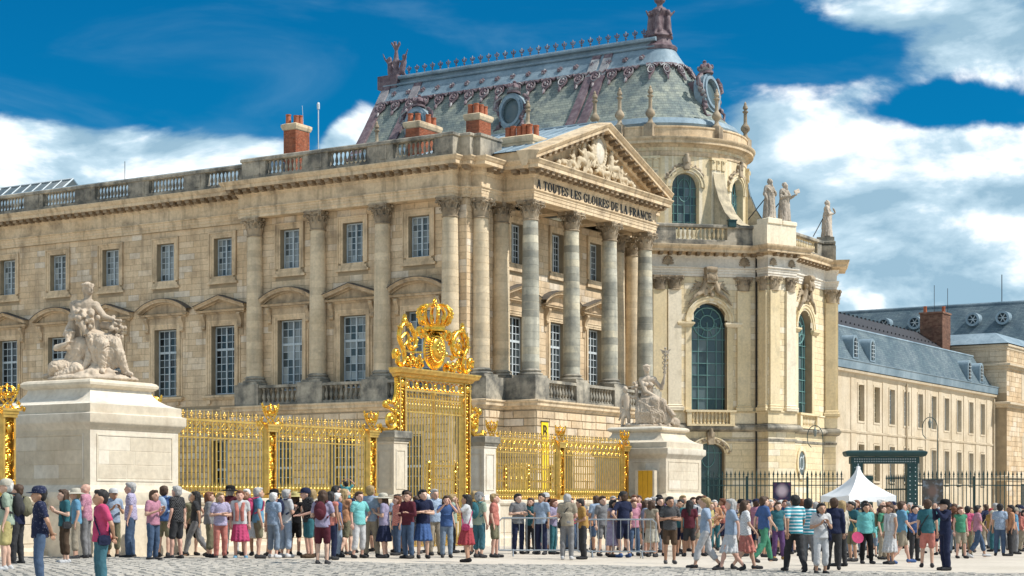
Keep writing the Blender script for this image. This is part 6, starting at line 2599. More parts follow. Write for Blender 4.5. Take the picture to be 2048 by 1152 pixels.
def statue_left():
    r = thing('statue_group', 'stone group of a seated woman above a crouching man on the left pedestal', 'statue', T(-34, 34.1, 4.73))
    mw = T(-34, 34.1, 4.72) @ RZ(HEAD) @ M.Scale(1.04, 4)
    rng = random.Random(2)
    b = MB()
    b.ell((.05, .1, .08), (1.15, .85, .16), 16, 6)
    b.ell((.1, .25, .55), (.45, .42, .62), 12, 8)
    b.ell((-.35, .3, .35), (.5, .4, .4), 12, 8)
    for k in range(26):
        a = rng.uniform(0, 2 * pi)
        b.ell((.05 + .9 * cos(a) * rng.random(), .1 + .6 * sin(a) * rng.random(), .14 + .1 * rng.random()), (rng.uniform(.08, .22), rng.uniform(.08, .2), rng.uniform(.06, .14)), 7, 5)
    for k in range(18):                       # sheaf and shells at her feet
        x = .28 + rng.gauss(0, .1)
        b.cap((x, -.22, .22), (x + rng.gauss(0, .1), -.12, .85 + rng.gauss(0, .05)), .035, .025, 5)
    b.ell((.3, -.25, .28), (.16, .12, .14), 8, 6)
    b.ell((.55, -.25, .25), (.12, .1, .08), 8, 6)
    b.tube(spiral((.12, -.3, .28), .12, .03, 0, 1.6, 14), .04, 6)
    me = remeshed(b, .03, 1, 'rock', folds(.015, 7, 7))
    put('rock', me, r, mw, STAT)
    f = MB()
    head(f, (-.04, .0, 2.36), 1.22, .9, True, False, True)
    f.cap((-.05, .04, 2.08), (-.04, .02, 2.26), .085, .075, 10)
    f.cap((-.08, .06, 1.92), (.02, .10, 1.25), .22, .24, 12, .75)
    f.cap((-.26, .05, 1.93), (.12, .05, 1.93), .13, .13, 10)
    for x in (-.12, .06):
        f.ell((x, -.13, 1.76), (.095, .08, .09), 8, 6)
    limb(f, [(-.28, .04, 1.9), (-.16, -.16, 1.45), (.08, -.24, 1.12)], [.105, .085, .05])
    hand(f, (.08, -.24, 1.12), (.35, -.1, -1), 1.3)
    limb(f, [(.16, .04, 1.9), (.36, -.02, 1.66), (.60, -.08, 1.58)], [.1, .08, .05])
    hand(f, (.60, -.08, 1.58), (1, -.2, -.2), 1.3)
    limb(f, [(.0, .08, 1.2), (.66, -.18, .98), (.90, -.10, .30)], [.21, .16, .085])
    limb(f, [(.12, .10, 1.2), (.42, -.28, .92), (.36, -.26, .34)], [.2, .15, .08])
    f.cap((.90, -.1, .26), (1.08, -.22, .19), .07, .045, 8)
    f.cap((.36, -.28, .3), (.42, -.42, .24), .07, .045, 8)
    # drapery over hips and shins
    for k in range(16):
        t = k / 15
        p0 = V((-.1 + .75 * t, -.1 - .12 * sin(t * 3), 1.28 - .2 * t))
        p1 = V((.2 + .72 * t, -.15, .32 + rng.uniform(-.06, .1)))
        f.tube([p0, (p0 + p1) / 2 + V((.05, -.08, .04)), p1], [.05, .075, .05], 6)
    f.ell((.36, .0, 1.05), (.42, .3, .2), 12, 8)
    # fruit held on the hip and horn of plenty behind the shoulder
    for k in range(34):
        f.ell((-.12 + rng.gauss(0, .14), -.2 + rng.gauss(0, .05), 1.62 + rng.gauss(0, .1)), rng.uniform(.04, .075), 6, 5)
    f.tube([(-.05, -.2, 1.2), (-.14, -.22, 1.42), (-.2, -.15, 1.6), (-.38, .02, 1.78), (-.46, .06, 1.98), (-.36, .1, 2.06), (-.3, .1, 1.95)], [.06, .1, .15, .12, .08, .06, .03], 8)
    for k in range(26):
        f.ell((.66 + rng.gauss(0, .09), -.05 + rng.gauss(0, .06), 1.36 + rng.gauss(0, .13)), rng.uniform(.04, .085), 6, 5)
    f.cap((.3, .1, 1.45), (.62, .02, 1.4), .1, .12, 8)
    me = remeshed(f, .015, 1, 'seated_figure', folds(.017, 17, 5, 0.0, 1.22))
    put('seated_figure', me, r, mw, STAT)
    m = MB()
    head(m, (-.47, -.18, 1.17), 1.15, -.25, True, True)
    m.cap((-.42, -.1, .98), (-.46, -.16, 1.08), .09, .08, 8)
    m.cap((-.22, -.05, .92), (-.45, .05, .42), .25, .26, 12, .8)
    m.cap((-.40, -.05, .95), (-.05, .0, .98), .14, .12, 8)
    limb(m, [(-.03, -.05, .98), (.02, -.18, .6), (-.14, -.3, .22)], [.11, .085, .05])
    hand(m, (-.14, -.3, .24), (-.4, -.4, -.6), 1.3)
    limb(m, [(-.42, -.1, .92), (-.78, -.22, .86), (-.52, -.32, .95)], [.11, .085, .05])
    hand(m, (-.54, -.32, .95), (1, .0, .5), 1.3)
    limb(m, [(-.45, .02, .42), (-.82, -.25, .38), (-.95, -.05, .18)], [.19, .15, .09])
    limb(m, [(-.4, .0, .38), (-.25, -.3, .32), (-.55, -.35, .17)], [.18, .14, .08])
    m.cap((-.95, -.05, .18), (-1.12, -.12, .15), .07, .05, 8)
    for k in range(12):
        m.cap((-.5 + rng.gauss(0, .12), -.12, .5), (-.55 + rng.gauss(0, .28), -.3, .18), .07, .05, 6)
    me = remeshed(m, .015, 1, 'crouching_figure', folds(.015, 17, 5, 3.0, .85))
    put('crouching_figure', me, r, mw, STAT)
    c = MB()
    head(c, (-.5, .22, 1.66), 1.0, -.5)
    c.cap((-.48, .25, 1.48), (-.42, .28, .9), .15, .17, 10)
    limb(c, [(-.58, .2, 1.42), (-.64, .05, 1.2), (-.5, -.02, 1.32)], [.075, .06, .04])
    me = remeshed(c, .021, 2, 'child_figure')
    put('child_figure', me, r, mw, STAT)


def statue_right():
    r = thing('statue_group', 'stone seated woman raising an entwined staff beside a child, on the right pedestal', 'statue', T(-34, 65.65, 4.73))
    mw = T(-34.0, 65.65, 4.72) @ RZ(HEAD) @ T(.12, 0, 0) @ M.Scale(1.1, 4)
    rng = random.Random(6)
    b = MB()
    b.ell((-.05, .2, .06), (1.1, .8, .12), 16, 6)
    b.box(-.55, .25, -.05, .7, .05, .8)
    for k in range(22):
        b.ell((rng.uniform(-.9, .9), rng.uniform(-.35, .4), .1), (rng.uniform(.08, .2), rng.uniform(.08, .2), rng.uniform(.05, .14)), 7, 5)
    b.ell((.85, -.15, .18), (.2, .18, .2), 8, 6)
    me = remeshed(b, .03, 2, 'rock', folds(.012, 7, 7))
    put('rock', me, r, mw, STAT)
    f = MB()
    head(f, (-.18, -.05, 2.2), 1.2, .35, True, False, True)
    f.cap((-.15, .0, 1.92), (-.17, -.03, 2.1), .085, .075, 10)
    f.cap((-.14, .02, 1.78), (-.16, .1, 1.1), .2, .24, 12, .75)
    f.cap((-.36, .0, 1.78), (.08, .0, 1.80), .125, .125, 10)
    for x in (-.22, -.04):
        f.ell((x, -.16, 1.6), (.095, .08, .09), 8, 6)
    limb(f, [(-.38, .0, 1.76), (-.24, -.22, 1.34), (.28, -.34, 1.06)], [.11, .09, .05])
    hand(f, (.28, -.34, 1.06), (1, -.2, -.4), 1.3)
    limb(f, [(.10, .0, 1.76), (.36, -.05, 1.46), (.47, -.14, 1.88)], [.1, .08, .05])
    hand(f, (.47, -.14, 1.88), (.05, -.05, 1), 1.3)
    limb(f, [(-.24, .05, 1.06), (.12, -.4, .98), (.25, -.38, .15)], [.21, .17, .09])
    limb(f, [(-.05, .05, 1.06), (.36, -.36, .9), (.52, -.3, .12)], [.21, .17, .09])
    f.cap((.25, -.4, .1), (.3, -.56, .06), .07, .05, 8)
    f.cap((.52, -.32, .1), (.62, -.46, .06), .07, .05, 8)
    for k in range(22):
        t = k / 21
        p0 = V((-.5 + .9 * t, -.1 - .25 * sin(t * 3.1), 1.08 - .06 * t))
        p1 = V((-.55 + 1.35 * t, -.32 - .1 * sin(t * 3), .1 + rng.uniform(-.02, .1)))
        mid = (p0 + p1) / 2 + V((rng.uniform(-.08, .08), -.1, -.06))
        f.tube([p0, mid, p1], [.06, .085, .05], 6)
    for k in range(8):
        f.tube([(-.5 + .03 * k, -.2, 1.0 - .09 * k), (-.1 + .02 * k, -.5, .72 - .08 * k), (.28, -.45, .8 - .06 * k)], [.05, .07, .05], 6)
    f.ell((.0, -.1, .92), (.5, .36, .24), 12, 8)
    f.tube([(.28, -.38, 1.08), (.5, -.42, .78), (.8, -.42, .42)], [.05, .06, .09], 8)
    me = remeshed(f, .015, 1, 'seated_figure', folds(.015, 17, 5, 1.0, 1.1))
    put('seated_figure', me, r, mw, STAT)
    st = MB()
    st.tube([(.45, -.17, 1.6), (.5, -.15, 2.9)], .025, 6)
    for s in (0, pi):
        pts = []
        for k in range(29):
            t = k / 28
            rr = .055 + .07 * t
            a = s + t * 2 * pi * 2
            pts.append((.47 + .035 * t + rr * cos(a), -.16 + .04 * sin(a), 2.02 + .78 * t))
        st.tube(pts, .018, 5)
    for s in (-1, 1):
        for k in range(4):
            st.cap((.5, -.15, 2.82), (.5 + s * (.2 - .03 * k), -.15, 2.92 - .05 * k), .02, .012, 5)
    st.ell((.5, -.15, 2.95), .045, 8, 6)
    st.obj('staff', STATG, r, .9, mw)
    c = MB()
    head(c, (-.98, -.05, 1.42), .95, .5)
    c.cap((-.95, .0, 1.2), (-.92, .0, .72), .14, .15, 10)
    limb(c, [(-.9, .0, .68), (-.86, -.08, .38), (-.84, .0, .1)], [.105, .08, .055])
    limb(c, [(-1.0, .0, .68), (-1.06, -.05, .38), (-1.1, .02, .1)], [.105, .08, .055])
    c.cap((-.84, 0, .08), (-.82, -.14, .06), .05, .035, 6)
    c.cap((-1.1, 0, .08), (-1.14, -.13, .06), .05, .035, 6)
    limb(c, [(-.84, .0, 1.18), (-.66, -.05, 1.12), (-.54, -.08, 1.3)], [.07, .055, .04])
    hand(c, (-.54, -.08, 1.3), (.1, 0, 1), 1.0)
    limb(c, [(-1.08, .0, 1.18), (-1.16, -.02, .9), (-1.15, -.06, .66)], [.07, .055, .04])
    hand(c, (-1.15, -.06, .66), (0, 0, -1), 1.0)
    c.tube([(-.54, -.1, 1.0), (-.6, -.08, 1.45)], [.04, .06], 8)
    for k in range(12):
        c.ell((-.62 + rng.gauss(0, .05), -.08 + rng.gauss(0, .04), 1.56 + rng.gauss(0, .07)), .055, 6, 5)
    for k in range(6):
        c.cap((-1.0 + .03 * k, .1, .8), (-1.2 + .02 * k, .12, .3 + .05 * k), .06, .04, 6)
    me = remeshed(c, .02, 2, 'child_figure')
    put('child_figure', me, r, mw, STAT)


def apostle(mw, label, arm, seed):
    """bearded man in a long heavy robe, about 2.6 m of stone"""
    r = thing('roof_statue', label, 'statue', mw, 'robed statues on the chapel balustrade')
    rng = random.Random(seed)
    f = MB()
    S_ = 1.48
    P = lambda x, y, z: (x * S_, y * S_, z * S_)
    f.box(-.36, .36, -.34, .34, -.02, .1)
    head(f, P(.02, -.03, 1.64), S_, .4, False, True)
    f.cap(P(0, 0, 1.46), P(.01, -.01, 1.56), .075 * S_, .065 * S_, 10)
    f.cap(P(0, 0, 1.36), P(.03, .02, .9), .19 * S_, .19 * S_, 12, .7)
    f.cap(P(-.15, 0, 1.4), P(.17, 0, 1.38), .095 * S_, .095 * S_, 10)
    f.lathe([(.27, .05), (.24, .3), (.21, .7), (.19, .95), (.2, 1.2)], 14, c=(0, 0, 0), sx=S_, sy=S_ * .85)
    f.v = [(x, y, z * (S_ if i >= len(f.v) - 14 * 5 else 1)) for i, (x, y, z) in enumerate(f.v)]
    for k in range(16):
        a = 2 * pi * k / 16 + rng.uniform(-.1, .1)
        f.tube([P(.19 * cos(a), .15 * sin(a), 1.1), P(.23 * cos(a + .2), .19 * sin(a + .2), .6), P(.27 * cos(a + .1), .23 * sin(a + .1), .06)], [.03 * S_, .05 * S_, .045 * S_], 6)
    for k in range(7):
        f.tube([P(-.2 + .03 * k, -.12, 1.36 - .02 * k), P(.02, -.2, 1.1 - .07 * k), P(.2, -.12, 1.12 - .06 * k)], [.035 * S_, .045 * S_, .035 * S_], 6)
    if arm == 'book':
        limb(f, [P(.19, 0, 1.36), P(.3, -.08, 1.12), P(.36, -.3, 1.2)], [.085 * S_, .07 * S_, .042 * S_])
        hand(f, P(.36, -.3, 1.2), (.6, -.6, .2), S_)
        limb(f, [P(-.17, 0, 1.38), P(-.26, -.06, 1.1), P(.02, -.24, 1.16)], [.085 * S_, .07 * S_, .042 * S_])
        hand(f, P(.02, -.24, 1.16), (1, -.3, .1), S_)
        f.add(*_wedge(P(.25, -.4, 1.2), P(.62, -.34, 1.34), .03 * S_))
    else:
        limb(f, [P(.19, 0, 1.36), P(.30, -.06, 1.1), P(.12, -.24, 1.2)], [.085 * S_, .07 * S_, .042 * S_])
        hand(f, P(.12, -.24, 1.2), (-1, -.2, .4), S_)
        limb(f, [P(-.18, 0, 1.38), P(-.28, 0, 1.08), P(-.22, -.1, .82)], [.085 * S_, .07 * S_, .042 * S_])
        hand(f, P(-.22, -.1, .82), (.1, -.2, -1), S_)
    me = remeshed(f, .035, 2, 'robed_figure', folds(.02, 8, 2.5, seed))
    put('robed_figure', me, r, mw, STATG)
    b = MB().tube([(-.05, .2, 1.5), (-1.0, .95, .0)], .035, 5)
    b.obj('iron_stay', BLACK, r, None, mw)


def _wedge(a, b, t):
    a, b = V(a), V(b)
    h = V((0, .1, .28))
    vs = [a, b, b + h, a + h]
    n = (b - a).cross(h).normalized() * t
    vs = vs + [v + n for v in vs]
    return vs, [(0, 1, 2, 3), (7, 6, 5, 4), (0, 4, 5, 1), (1, 5, 6, 2), (2, 6, 7, 3), (3, 7, 4, 0)]


statue_left()
statue_right()
apostle(PIER @ T(.57, .5, 20.24), 'robed statue with folded arm, left of the pair on the chapel pier', 'fold', 1)
apostle(PIER @ T(1.9, .5, 20.14), 'robed statue holding out an open book, right of the pair on the chapel pier', 'book', 2)
apostle(PIER2 @ T(.85, .6, 20.15), 'lone robed statue with a book at the far right of the chapel balustrade', 'book', 5)


# ------------------------------------------------------------------ iron fence, portal, lamps, tent, signs, barriers
CAMM = RZ(HEAD)                               # local x to the camera's right, local y ahead


def P2(X, D, z=0.0):
    x, y = cam_xy(X, D)
    return T(x, y, z) @ CAMM


def iron_fence(X0, X1, D, label):
    mw = P2(0, D)
    g0 = -.2
    r = thing('iron_fence', label, 'fence', P2((X0 + X1) / 2, D), 'green iron fences in front of the chapel')
    mb = MB().box(-.02, .02, -.02, .02, .25, 3.05)
    mb.lathe([(.02, 3.03), (.05, 3.09), (.02, 3.12), (.055, 3.17), (.0, 3.42)], 6)
    me = mb.mesh('bar', .9, IRON)
    n = round((X1 - X0) / .225)
    for i in range(n):
        put('bar', me, r, mw @ T(X0 + (i + .5) * (X1 - X0) / n, 0, 0))
    for z in (.5, 2.62, 2.95):
        MB().box(X0, X1, -.03, .03, z - .025, z + .025).obj('rail', IRON, r, None, mw)
    MB().box(X0, X1, -.2, .2, -.6, .28).obj('foot_wall', PALE, r, None, mw)
    k = MB()
    for i in range(int((X1 - X0) / 3.2) + 1):
        k.box(X0 + i * 3.2 - .05, X0 + i * 3.2 + .05, .0, .14, -.2, 3.1)
    k.obj('stay', IRON, r, None, mw)


def portal():
    D = 93.5
    mw = P2(0, D)
    r = thing('iron_portal', 'dark green iron gateway with a riveted beam behind the white tent', 'gateway', P2(19.3, D))
    for x in (17.9, 20.75):
        b = MB().box(x - .28, x + .28, -.28, .28, -.4, 3.9)
        p = b.obj('post', IRON, r, None, mw)
        rv = MB()
        for k in range(16):
            for s in (-.14, .14):
                rv.ell((x + s, -.285, .3 + k * .23), (.03, .02, .03), 5, 4)
        struct(rv.obj('rivets', FRAMEW, p, None, mw), 'stuff')
    MB().box(17.55, 21.1, -.3, .3, 3.72, 4.08).obj('beam', IRON, r, None, mw)
    MB().sweep([(17.4, .4), (17.4, -.4), (21.3, -.4), (21.3, .4)], [(0, 4.08), (.1, 4.12), (.16, 4.25), (.16, 4.34), (0, 4.4), (-.4, 4.42)]).obj('cornice', IRON, r, None, mw)
    d = MB()
    for k in range(26):
        for z in (3.83, 3.96):
            d.ell((17.75 + k * .125, -.305, z), (.035, .02, .03), 5, 4)
    struct(d.obj('beam_rivets', FRAMEW, r, None, mw), 'stuff')
    bm = MB().box(-.018, .018, -.018, .018, .1, 2.9).lathe([(.03, 2.9), (.05, 2.98), (.0, 3.2)], 5).mesh('bar', None, IRON)
    for s, x, a in ((1, 18.2, .95), (-1, 20.45, 2.2)):
        lm = mw @ T(x, .1, 0) @ RZ(a)
        for i in range(11):
            put('bar', bm, r, lm @ T(.1 + i * .12, 0, 0))
        for z in (.3, 1.3, 2.4):
            MB().box(0, 1.4, -.025, .025, z - .04, z + .04).obj('rail', IRON, r, None, lm)


def street_lamp(X, D, h, label):
    r = thing('street_lamp', label, 'lamp', P2(X, D), 'hooped lamp posts by the iron fence')
    mw = P2(X, D, gz(*cam_xy(X, D)))
    MB().lathe([(.14, 0), (.14, .4), (.08, .5), (.05, .8), (.035, 2), (.028, h - 1.2)], 10).obj('pole', IRON, r, .8, mw)
    hp = [(0, 0, h - 1.25)] + [(-.42 + .42 * cos(a), 0, h - .55 + .62 * sin(a)) for a in [k * pi / 10 for k in range(11)]] + [(-.80, 0, h - .9), (-.62, 0, h - 1.12)]
    MB().tube(hp, .022, 6).obj('hoop', IRON, r, .8, mw)
    MB().lathe([(.02, -.42), (.07, -.38), (.10, -.12), (.11, -.08), (.04, .04), (.02, .15)], 8, c=(-.42, 0, h - .12)).obj('lantern', plain('lamp glass', (.25, .27, .24), .2, 0, .1, 3), r, .8, mw)
    MB().tube([(-.42, 0, h + .05), (-.42, 0, h + .3)], .02, 5).obj('spike', IRON, r, None, mw)


def tent():
    D, X = 85.0, 16.35
    r = thing('marquee_tent', 'small white peaked canvas tent standing behind the crowd', 'tent', P2(X, D))
    mw = P2(X, D, gz(*cam_xy(X, D))) @ RZ(.35)
    H, z0, z1 = 1.27, 2.2, 3.6
    mb = MB()
    n, m = 10, 8
    vs = []
    for j in range(n + 1):
        t = j / n
        h = H * (1 - t) ** 1.75 + .06 * t
        z = z0 + (z1 - z0) * (t ** 1.05)
        for s in range(4):
            a = [(-1, -1), (1, -1), (1, 1), (-1, 1)]
            for k in range(m):
                u = k / m
                x = a[s][0] * (1 - u) + a[(s + 1) % 4][0] * u
                y = a[s][1] * (1 - u) + a[(s + 1) % 4][1] * u
                sag = 1 - .07 * sin(pi * u) * (1 - t)
                vs.append((x * h * sag, y * h * sag, z - .06 * sin(pi * u) * (1 - t)))
    q = 4 * m
    fs = [(j * q + i, j * q + (i + 1) % q, (j + 1) * q + (i + 1) % q, (j + 1) * q + i) for j in range(n) for i in range(q)]
    fs.append(tuple(range(n * q, n * q + q)))
    mb.add(vs, fs)
    mb.obj('roof', WHITE, r, .7, mw)
    v = MB()
    for s in range(4):
        p = RZ(s * pi / 2)
        pts = [(-H, -H, z0 + .01), (H, -H, z0 + .01)]
        N = 10
        vv = [(p @ V((-H + 2 * H * k / N, -H * (1 - .07 * sin(pi * k / N)) - .01, z0 + .02 - .06 * sin(pi * k / N)))) for k in range(N + 1)] + [(p @ V((-H + 2 * H * k / N, -H * (1 - .07 * sin(pi * k / N)) - .012, z0 - .30 + .03 * (k % 2)))) for k in range(N + 1)]
        v.add(vv, [(k, k + 1, N + 2 + k, N + 1 + k) for k in range(N)])
    v.obj('valance', WHITE, r, None, mw)
    for sx in (-1, 1):
        for sy in (-1, 1):
            MB().box(sx * H * .97 - .03, sx * H * .97 + .03, sy * H * .97 - .03, sy * H * .97 + .03, -.05, z0).obj('leg', STEEL, r, None, mw)
    MB().tube([(0, 0, z1 - .1), (0, 0, z1 + .12)], .03, 6).obj('mast_tip', STEEL, r, None, mw)


def poster(X, D, z0, z1, w, label, mat):
    mw = P2(X, D)
    r = thing('placard', label, 'placard', mw, 'placards standing above the crowd')
    MB().box(-w / 2, w / 2, -.012, .012, z0, z1).obj('board', mat, r, None, mw)
    MB().box(-w / 2 - .03, w / 2 + .03, .012, .03, z0 - .03, z1 + .03).obj('frame', BLACK, r, None, mw)
    MB().box(-.03, .03, .03, .08, gz(*cam_xy(X, D)) - .02, z1).obj('pole', BLACK, r, None, mw)
    MB().box(-.25, .25, -.12, .22, gz(*cam_xy(X, D)) - .05, gz(*cam_xy(X, D)) + .03).obj('foot', BLACK, r, None, mw)


def print_mat(name, bg, c1, c2, scale, seed):
    m, n, l, b = nodes(name)
    tc = n.new('ShaderNodeTexCoord')
    mp = n.new('ShaderNodeMapping')
    mp.inputs['Location'].default_value = (seed, 0, seed)
    l.new(tc.outputs['Object'], mp.inputs[0])
    t = n.new('ShaderNodeTexNoise')
    t.inputs['Scale'].default_value = scale
    t.inputs['Detail'].default_value = 3
    l.new(mp.outputs[0], t.inputs[0])
    gr = n.new('ShaderNodeTexGradient')
    gr.gradient_type = 'SPHERICAL'
    mp2 = n.new('ShaderNodeMapping')
    mp2.inputs['Location'].default_value = (0, 0, -5.2)
    mp2.inputs['Scale'].default_value = (2.6, .1, 2.4)
    l.new(tc.outputs['Object'], mp2.inputs[0])
    l.new(mp2.outputs[0], gr.inputs[0])
    c = mixc(n, l, ramp(n, l, t.outputs[0], .5, .7), bg, c1)
    c = mixc(n, l, ramp(n, l, gr.outputs[0], .2, .7), c, c2)
    l.new(c, b.inputs['Base Color'])
    b.inputs['Roughness'].default_value = .5
    return m


BARRIER = None


def barrier(X, D, rot, label):
    global BARRIER
    z = gz(*cam_xy(X, D))
    mw = P2(X, D, z) @ RZ(rot)
    r = thing('crowd_barrier', label, 'barrier', mw, 'steel crowd barriers')
    if BARRIER is None:
        L = 2.2
        f = MB().tube([(-L / 2, 0, .18), (-L / 2, 0, .98), (-L / 2 + .1, 0, 1.08), (L / 2 - .1, 0, 1.08), (L / 2, 0, .98), (L / 2, 0, .18), (-L / 2, 0, .18)], .022, 6)
        b = MB().tube([(0, 0, .18), (0, 0, 1.08)], .011, 5)
        ft = MB().tube([(0, -.32, .0), (0, 0, .2), (0, .32, .0)], .02, 6)
        BARRIER = (f.mesh('frame', .8, STEEL), b.mesh('bar', .8, STEEL), ft.mesh('foot', .8, STEEL))
    put('frame', BARRIER[0], r, mw)
    for k in range(10):
        put('bar', BARRIER[1], r, mw @ T(-.95 + k * .211, 0, 0))
    for s in (-1, 1):
        put('foot', BARRIER[2], r, mw @ T(s * .7, 0, 0))


def banner():
    r = thing('letter_banner', 'tall yellow banner with a black letter B on the portico basement', 'banner', T(-48.4, 81.63, 2))
    F = fac(-48.44, 0, AZE)
    MB().box(81.28, 81.98, -.03, 0, 1.9, 5.96).obj('cloth', YELLOW, r, None, F)
    put('letter', glyph('B'), r, F @ T(81.40, -.034, 5.16) @ M.Diagonal((.66, 1, .62, 1)))
    MB().tube([(81.2, -.04, 5.98), (82.06, -.04, 5.98)], .03, 6).obj('rod', BLACK, r, None, F)


iron_fence(9.2, 17.5, 95, 'dark green iron fence between the right pedestal and the tent')
iron_fence(21.2, 31, 95, 'dark green iron fence at the right in front of the far windows')
portal()
street_lamp(16.75, 97, 6.0, 'slender hooped lamp post in front of the chapel apse')
street_lamp(23.4, 99, 6.6, 'slender hooped lamp post in front of the far low range')
tent()
poster(11.4, 76, 1.62, 2.50, .72, 'dark blue placard with a pale round emblem above the crowd', print_mat('dark print', (.012, .014, .05), (.10, .02, .07), (.5, .4, .45), 5, 1))
poster(18.0, 77, 1.55, 2.62, .85, 'brown picture placard above the crowd right of the tent', print_mat('brown print', (.07, .06, .05), (.20, .24, .28), (.16, .1, .08), 4, 4))
barrier(-.02 + .75, 50.2, .02, 'steel crowd barrier in front of the queue right of the gate')
barrier(2.95, 50.6, .03, 'steel crowd barrier hidden behind two men right of the gate')
barrier(20.6, 72, .1, 'steel crowd barrier among people at the far right')
banner()
# ------------------------------------------------------------------ visitors
HP = dict(neck=(0, .01, 1.44), head=(0, -.02, 1.585), chest=(0, 0, 1.27), belly=(0, -.005, 1.09), pelvis=(0, 0, .95),
          sl=(.175, 0, 1.40), el=(.225, .03, 1.13), wl=(.235, -.04, .89), sr=(-.175, 0, 1.40), er=(-.225, .03, 1.13), wr=(-.235, -.04, .89),
          hl=(.09, 0, .90), kl=(.105, -.02, .50), al=(.11, .03, .09), tl=(.125, -.13, .035), hr=(-.09, 0, .90), kr=(-.105, -.02, .50), ar=(-.11, .03, .09), tr=(-.125, -.13, .035),
          dl=(0, -.2, -1), dr=(0, -.2, -1), yaw=0.0)
POSES = {
    'stand': dict(kl=(.12, -.05, .50), al=(.14, -.04, .09), tl=(.17, -.20, .035)),
    'phone': dict(el=(.25, .0, 1.12), wl=(.09, -.27, 1.22), er=(-.25, .0, 1.12), wr=(-.09, -.27, 1.22), dl=(-.4, -.3, .8), dr=(.4, -.3, .8), head=(0, -.05, 1.575)),
    'behind': dict(el=(.27, .10, 1.14), wl=(.05, .19, .95), er=(-.27, .10, 1.14), wr=(-.05, .19, .93), dl=(-1, .2, -.5), dr=(1, .2, -.6), kl=(.13, -.04, .5), al=(.17, .0, .09), tl=(.2, -.16, .035)),
    'hip': dict(el=(.40, .08, 1.16), wl=(.21, -.02, 1.02), dl=(-.6, -.6, -.4), kr=(-.13, -.04, .5), ar=(-.18, .0, .09), tr=(-.21, -.16, .035)),
    'walk': dict(kl=(.10, -.17, .52), al=(.10, -.26, .10), tl=(.11, -.43, .07), kr=(-.10, .06, .48), ar=(-.10, .32, .15), tr=(-.11, .20, .035), el=(.23, .12, 1.14), wl=(.24, .14, .90), er=(-.23, -.06, 1.13), wr=(-.22, -.22, .95), dr=(0, -.5, -.8)),
    'camera': dict(el=(.27, -.16, 1.27), wl=(.07, -.27, 1.50), er=(-.27, -.16, 1.27), wr=(-.07, -.27, 1.50), dl=(-.3, 0, 1), dr=(.3, 0, 1)),
    'down': dict(head=(0, -.10, 1.545), el=(.24, -.0, 1.12), wl=(.08, -.27, 1.03), er=(-.24, .0, 1.12), wr=(-.08, -.27, 1.03), dl=(-.5, -.8, 0), dr=(.5, -.8, 0), chest=(0, -.04, 1.27), neck=(0, -.05, 1.43), pelvis=(0, .03, .95), sl=(.175, -.03, 1.39), sr=(-.175, -.03, 1.39)),
    'cross': dict(el=(.26, -.02, 1.13), wl=(-.05, -.2, 1.16), er=(-.26, -.02, 1.13), wr=(.05, -.22, 1.19), dl=(-1, 0, .1), dr=(1, 0, .1), yaw=.3),
    'ride': dict(kl=(.16, -.36, .84), al=(.15, -.38, .46), tl=(.16, -.54, .40), kr=(-.16, -.36, .84), ar=(-.15, -.38, .46), tr=(-.16, -.54, .40), el=(.34, -.04, 1.62), wl=(.14, -.05, 1.80), er=(-.34, -.04, 1.62), wr=(-.14, -.05, 1.80), dl=(-1, 0, .3), dr=(1, 0, .3)),
}
CACHE = {}
EYE_M = plain('dark eyes', (.02, .015, .012), .3)
LIP_M = plain('lips', (.35, .12, .10), .5)
VOX = .019


def wrinkle(amp, fx, fz):
    return lambda c, n: amp * NZ.noise(V((c.x * fx, c.y * fx, c.z * fz))) + amp * .5 * NZ.noise(V((c.x * fx * 2.7, c.y * fx * 2.7, c.z * fz * 2.1)))


def skin_mesh(key, name, build, vox=VOX, it=2, extra=None, disp=None):
    if key not in CACHE:
        mb = MB()
        build(mb)
        me = remeshed(mb, vox, it, name, disp)
        if extra:
            o = MB()
            o.v = [tuple(v.co) for v in me.vertices]
            o.f = [tuple(p.vertices) for p in me.polygons]
            idx = [0] * len(o.f)
            for fn, mi in extra:
                n0 = len(o.f)
                fn(o)
                idx += [mi] * (len(o.f) - n0)
            me2 = o.mesh(name, 9)
            for m in (MATS['statue stone'], EYE_M, LIP_M):
                me2.materials.append(m)
            me2.polygons.foreach_set('material_index', idx)
            bpy.data.meshes.remove(me)
            me = me2
        else:
            me.materials.append(MATS['statue stone'])
        CACHE[key] = me
    return CACHE[key]


def joints(pose):
    j = dict(HP)
    j.update(POSES[pose])
    return {k: (V(v) if isinstance(v, tuple) else v) for k, v in j.items()}


def mid(a, b, t):
    return a + (b - a) * t


def torso(mb, J, g):
    c, b, p = J['chest'], J['belly'], J['pelvis']
    mb.ell(c + V((0, 0, .03)), (.165 + g, .108 + g, .19 + g), 14, 9)
    mb.ell(b, (.142 + g, .10 + g, .17 + g), 14, 9)
    mb.cap(J['sl'] + V((-.02, 0, 0)), J['sr'] + V((.02, 0, 0)), .062 + g, .062 + g, 10)
    mb.cap(J['neck'] + V((0, 0, -.06)), J['neck'], .085 + g, .065 + g * .3, 10)


def hips(mb, J, g):
    mb.ell(J['pelvis'], (.158 + g, .115 + g, .125 + g), 14, 9)


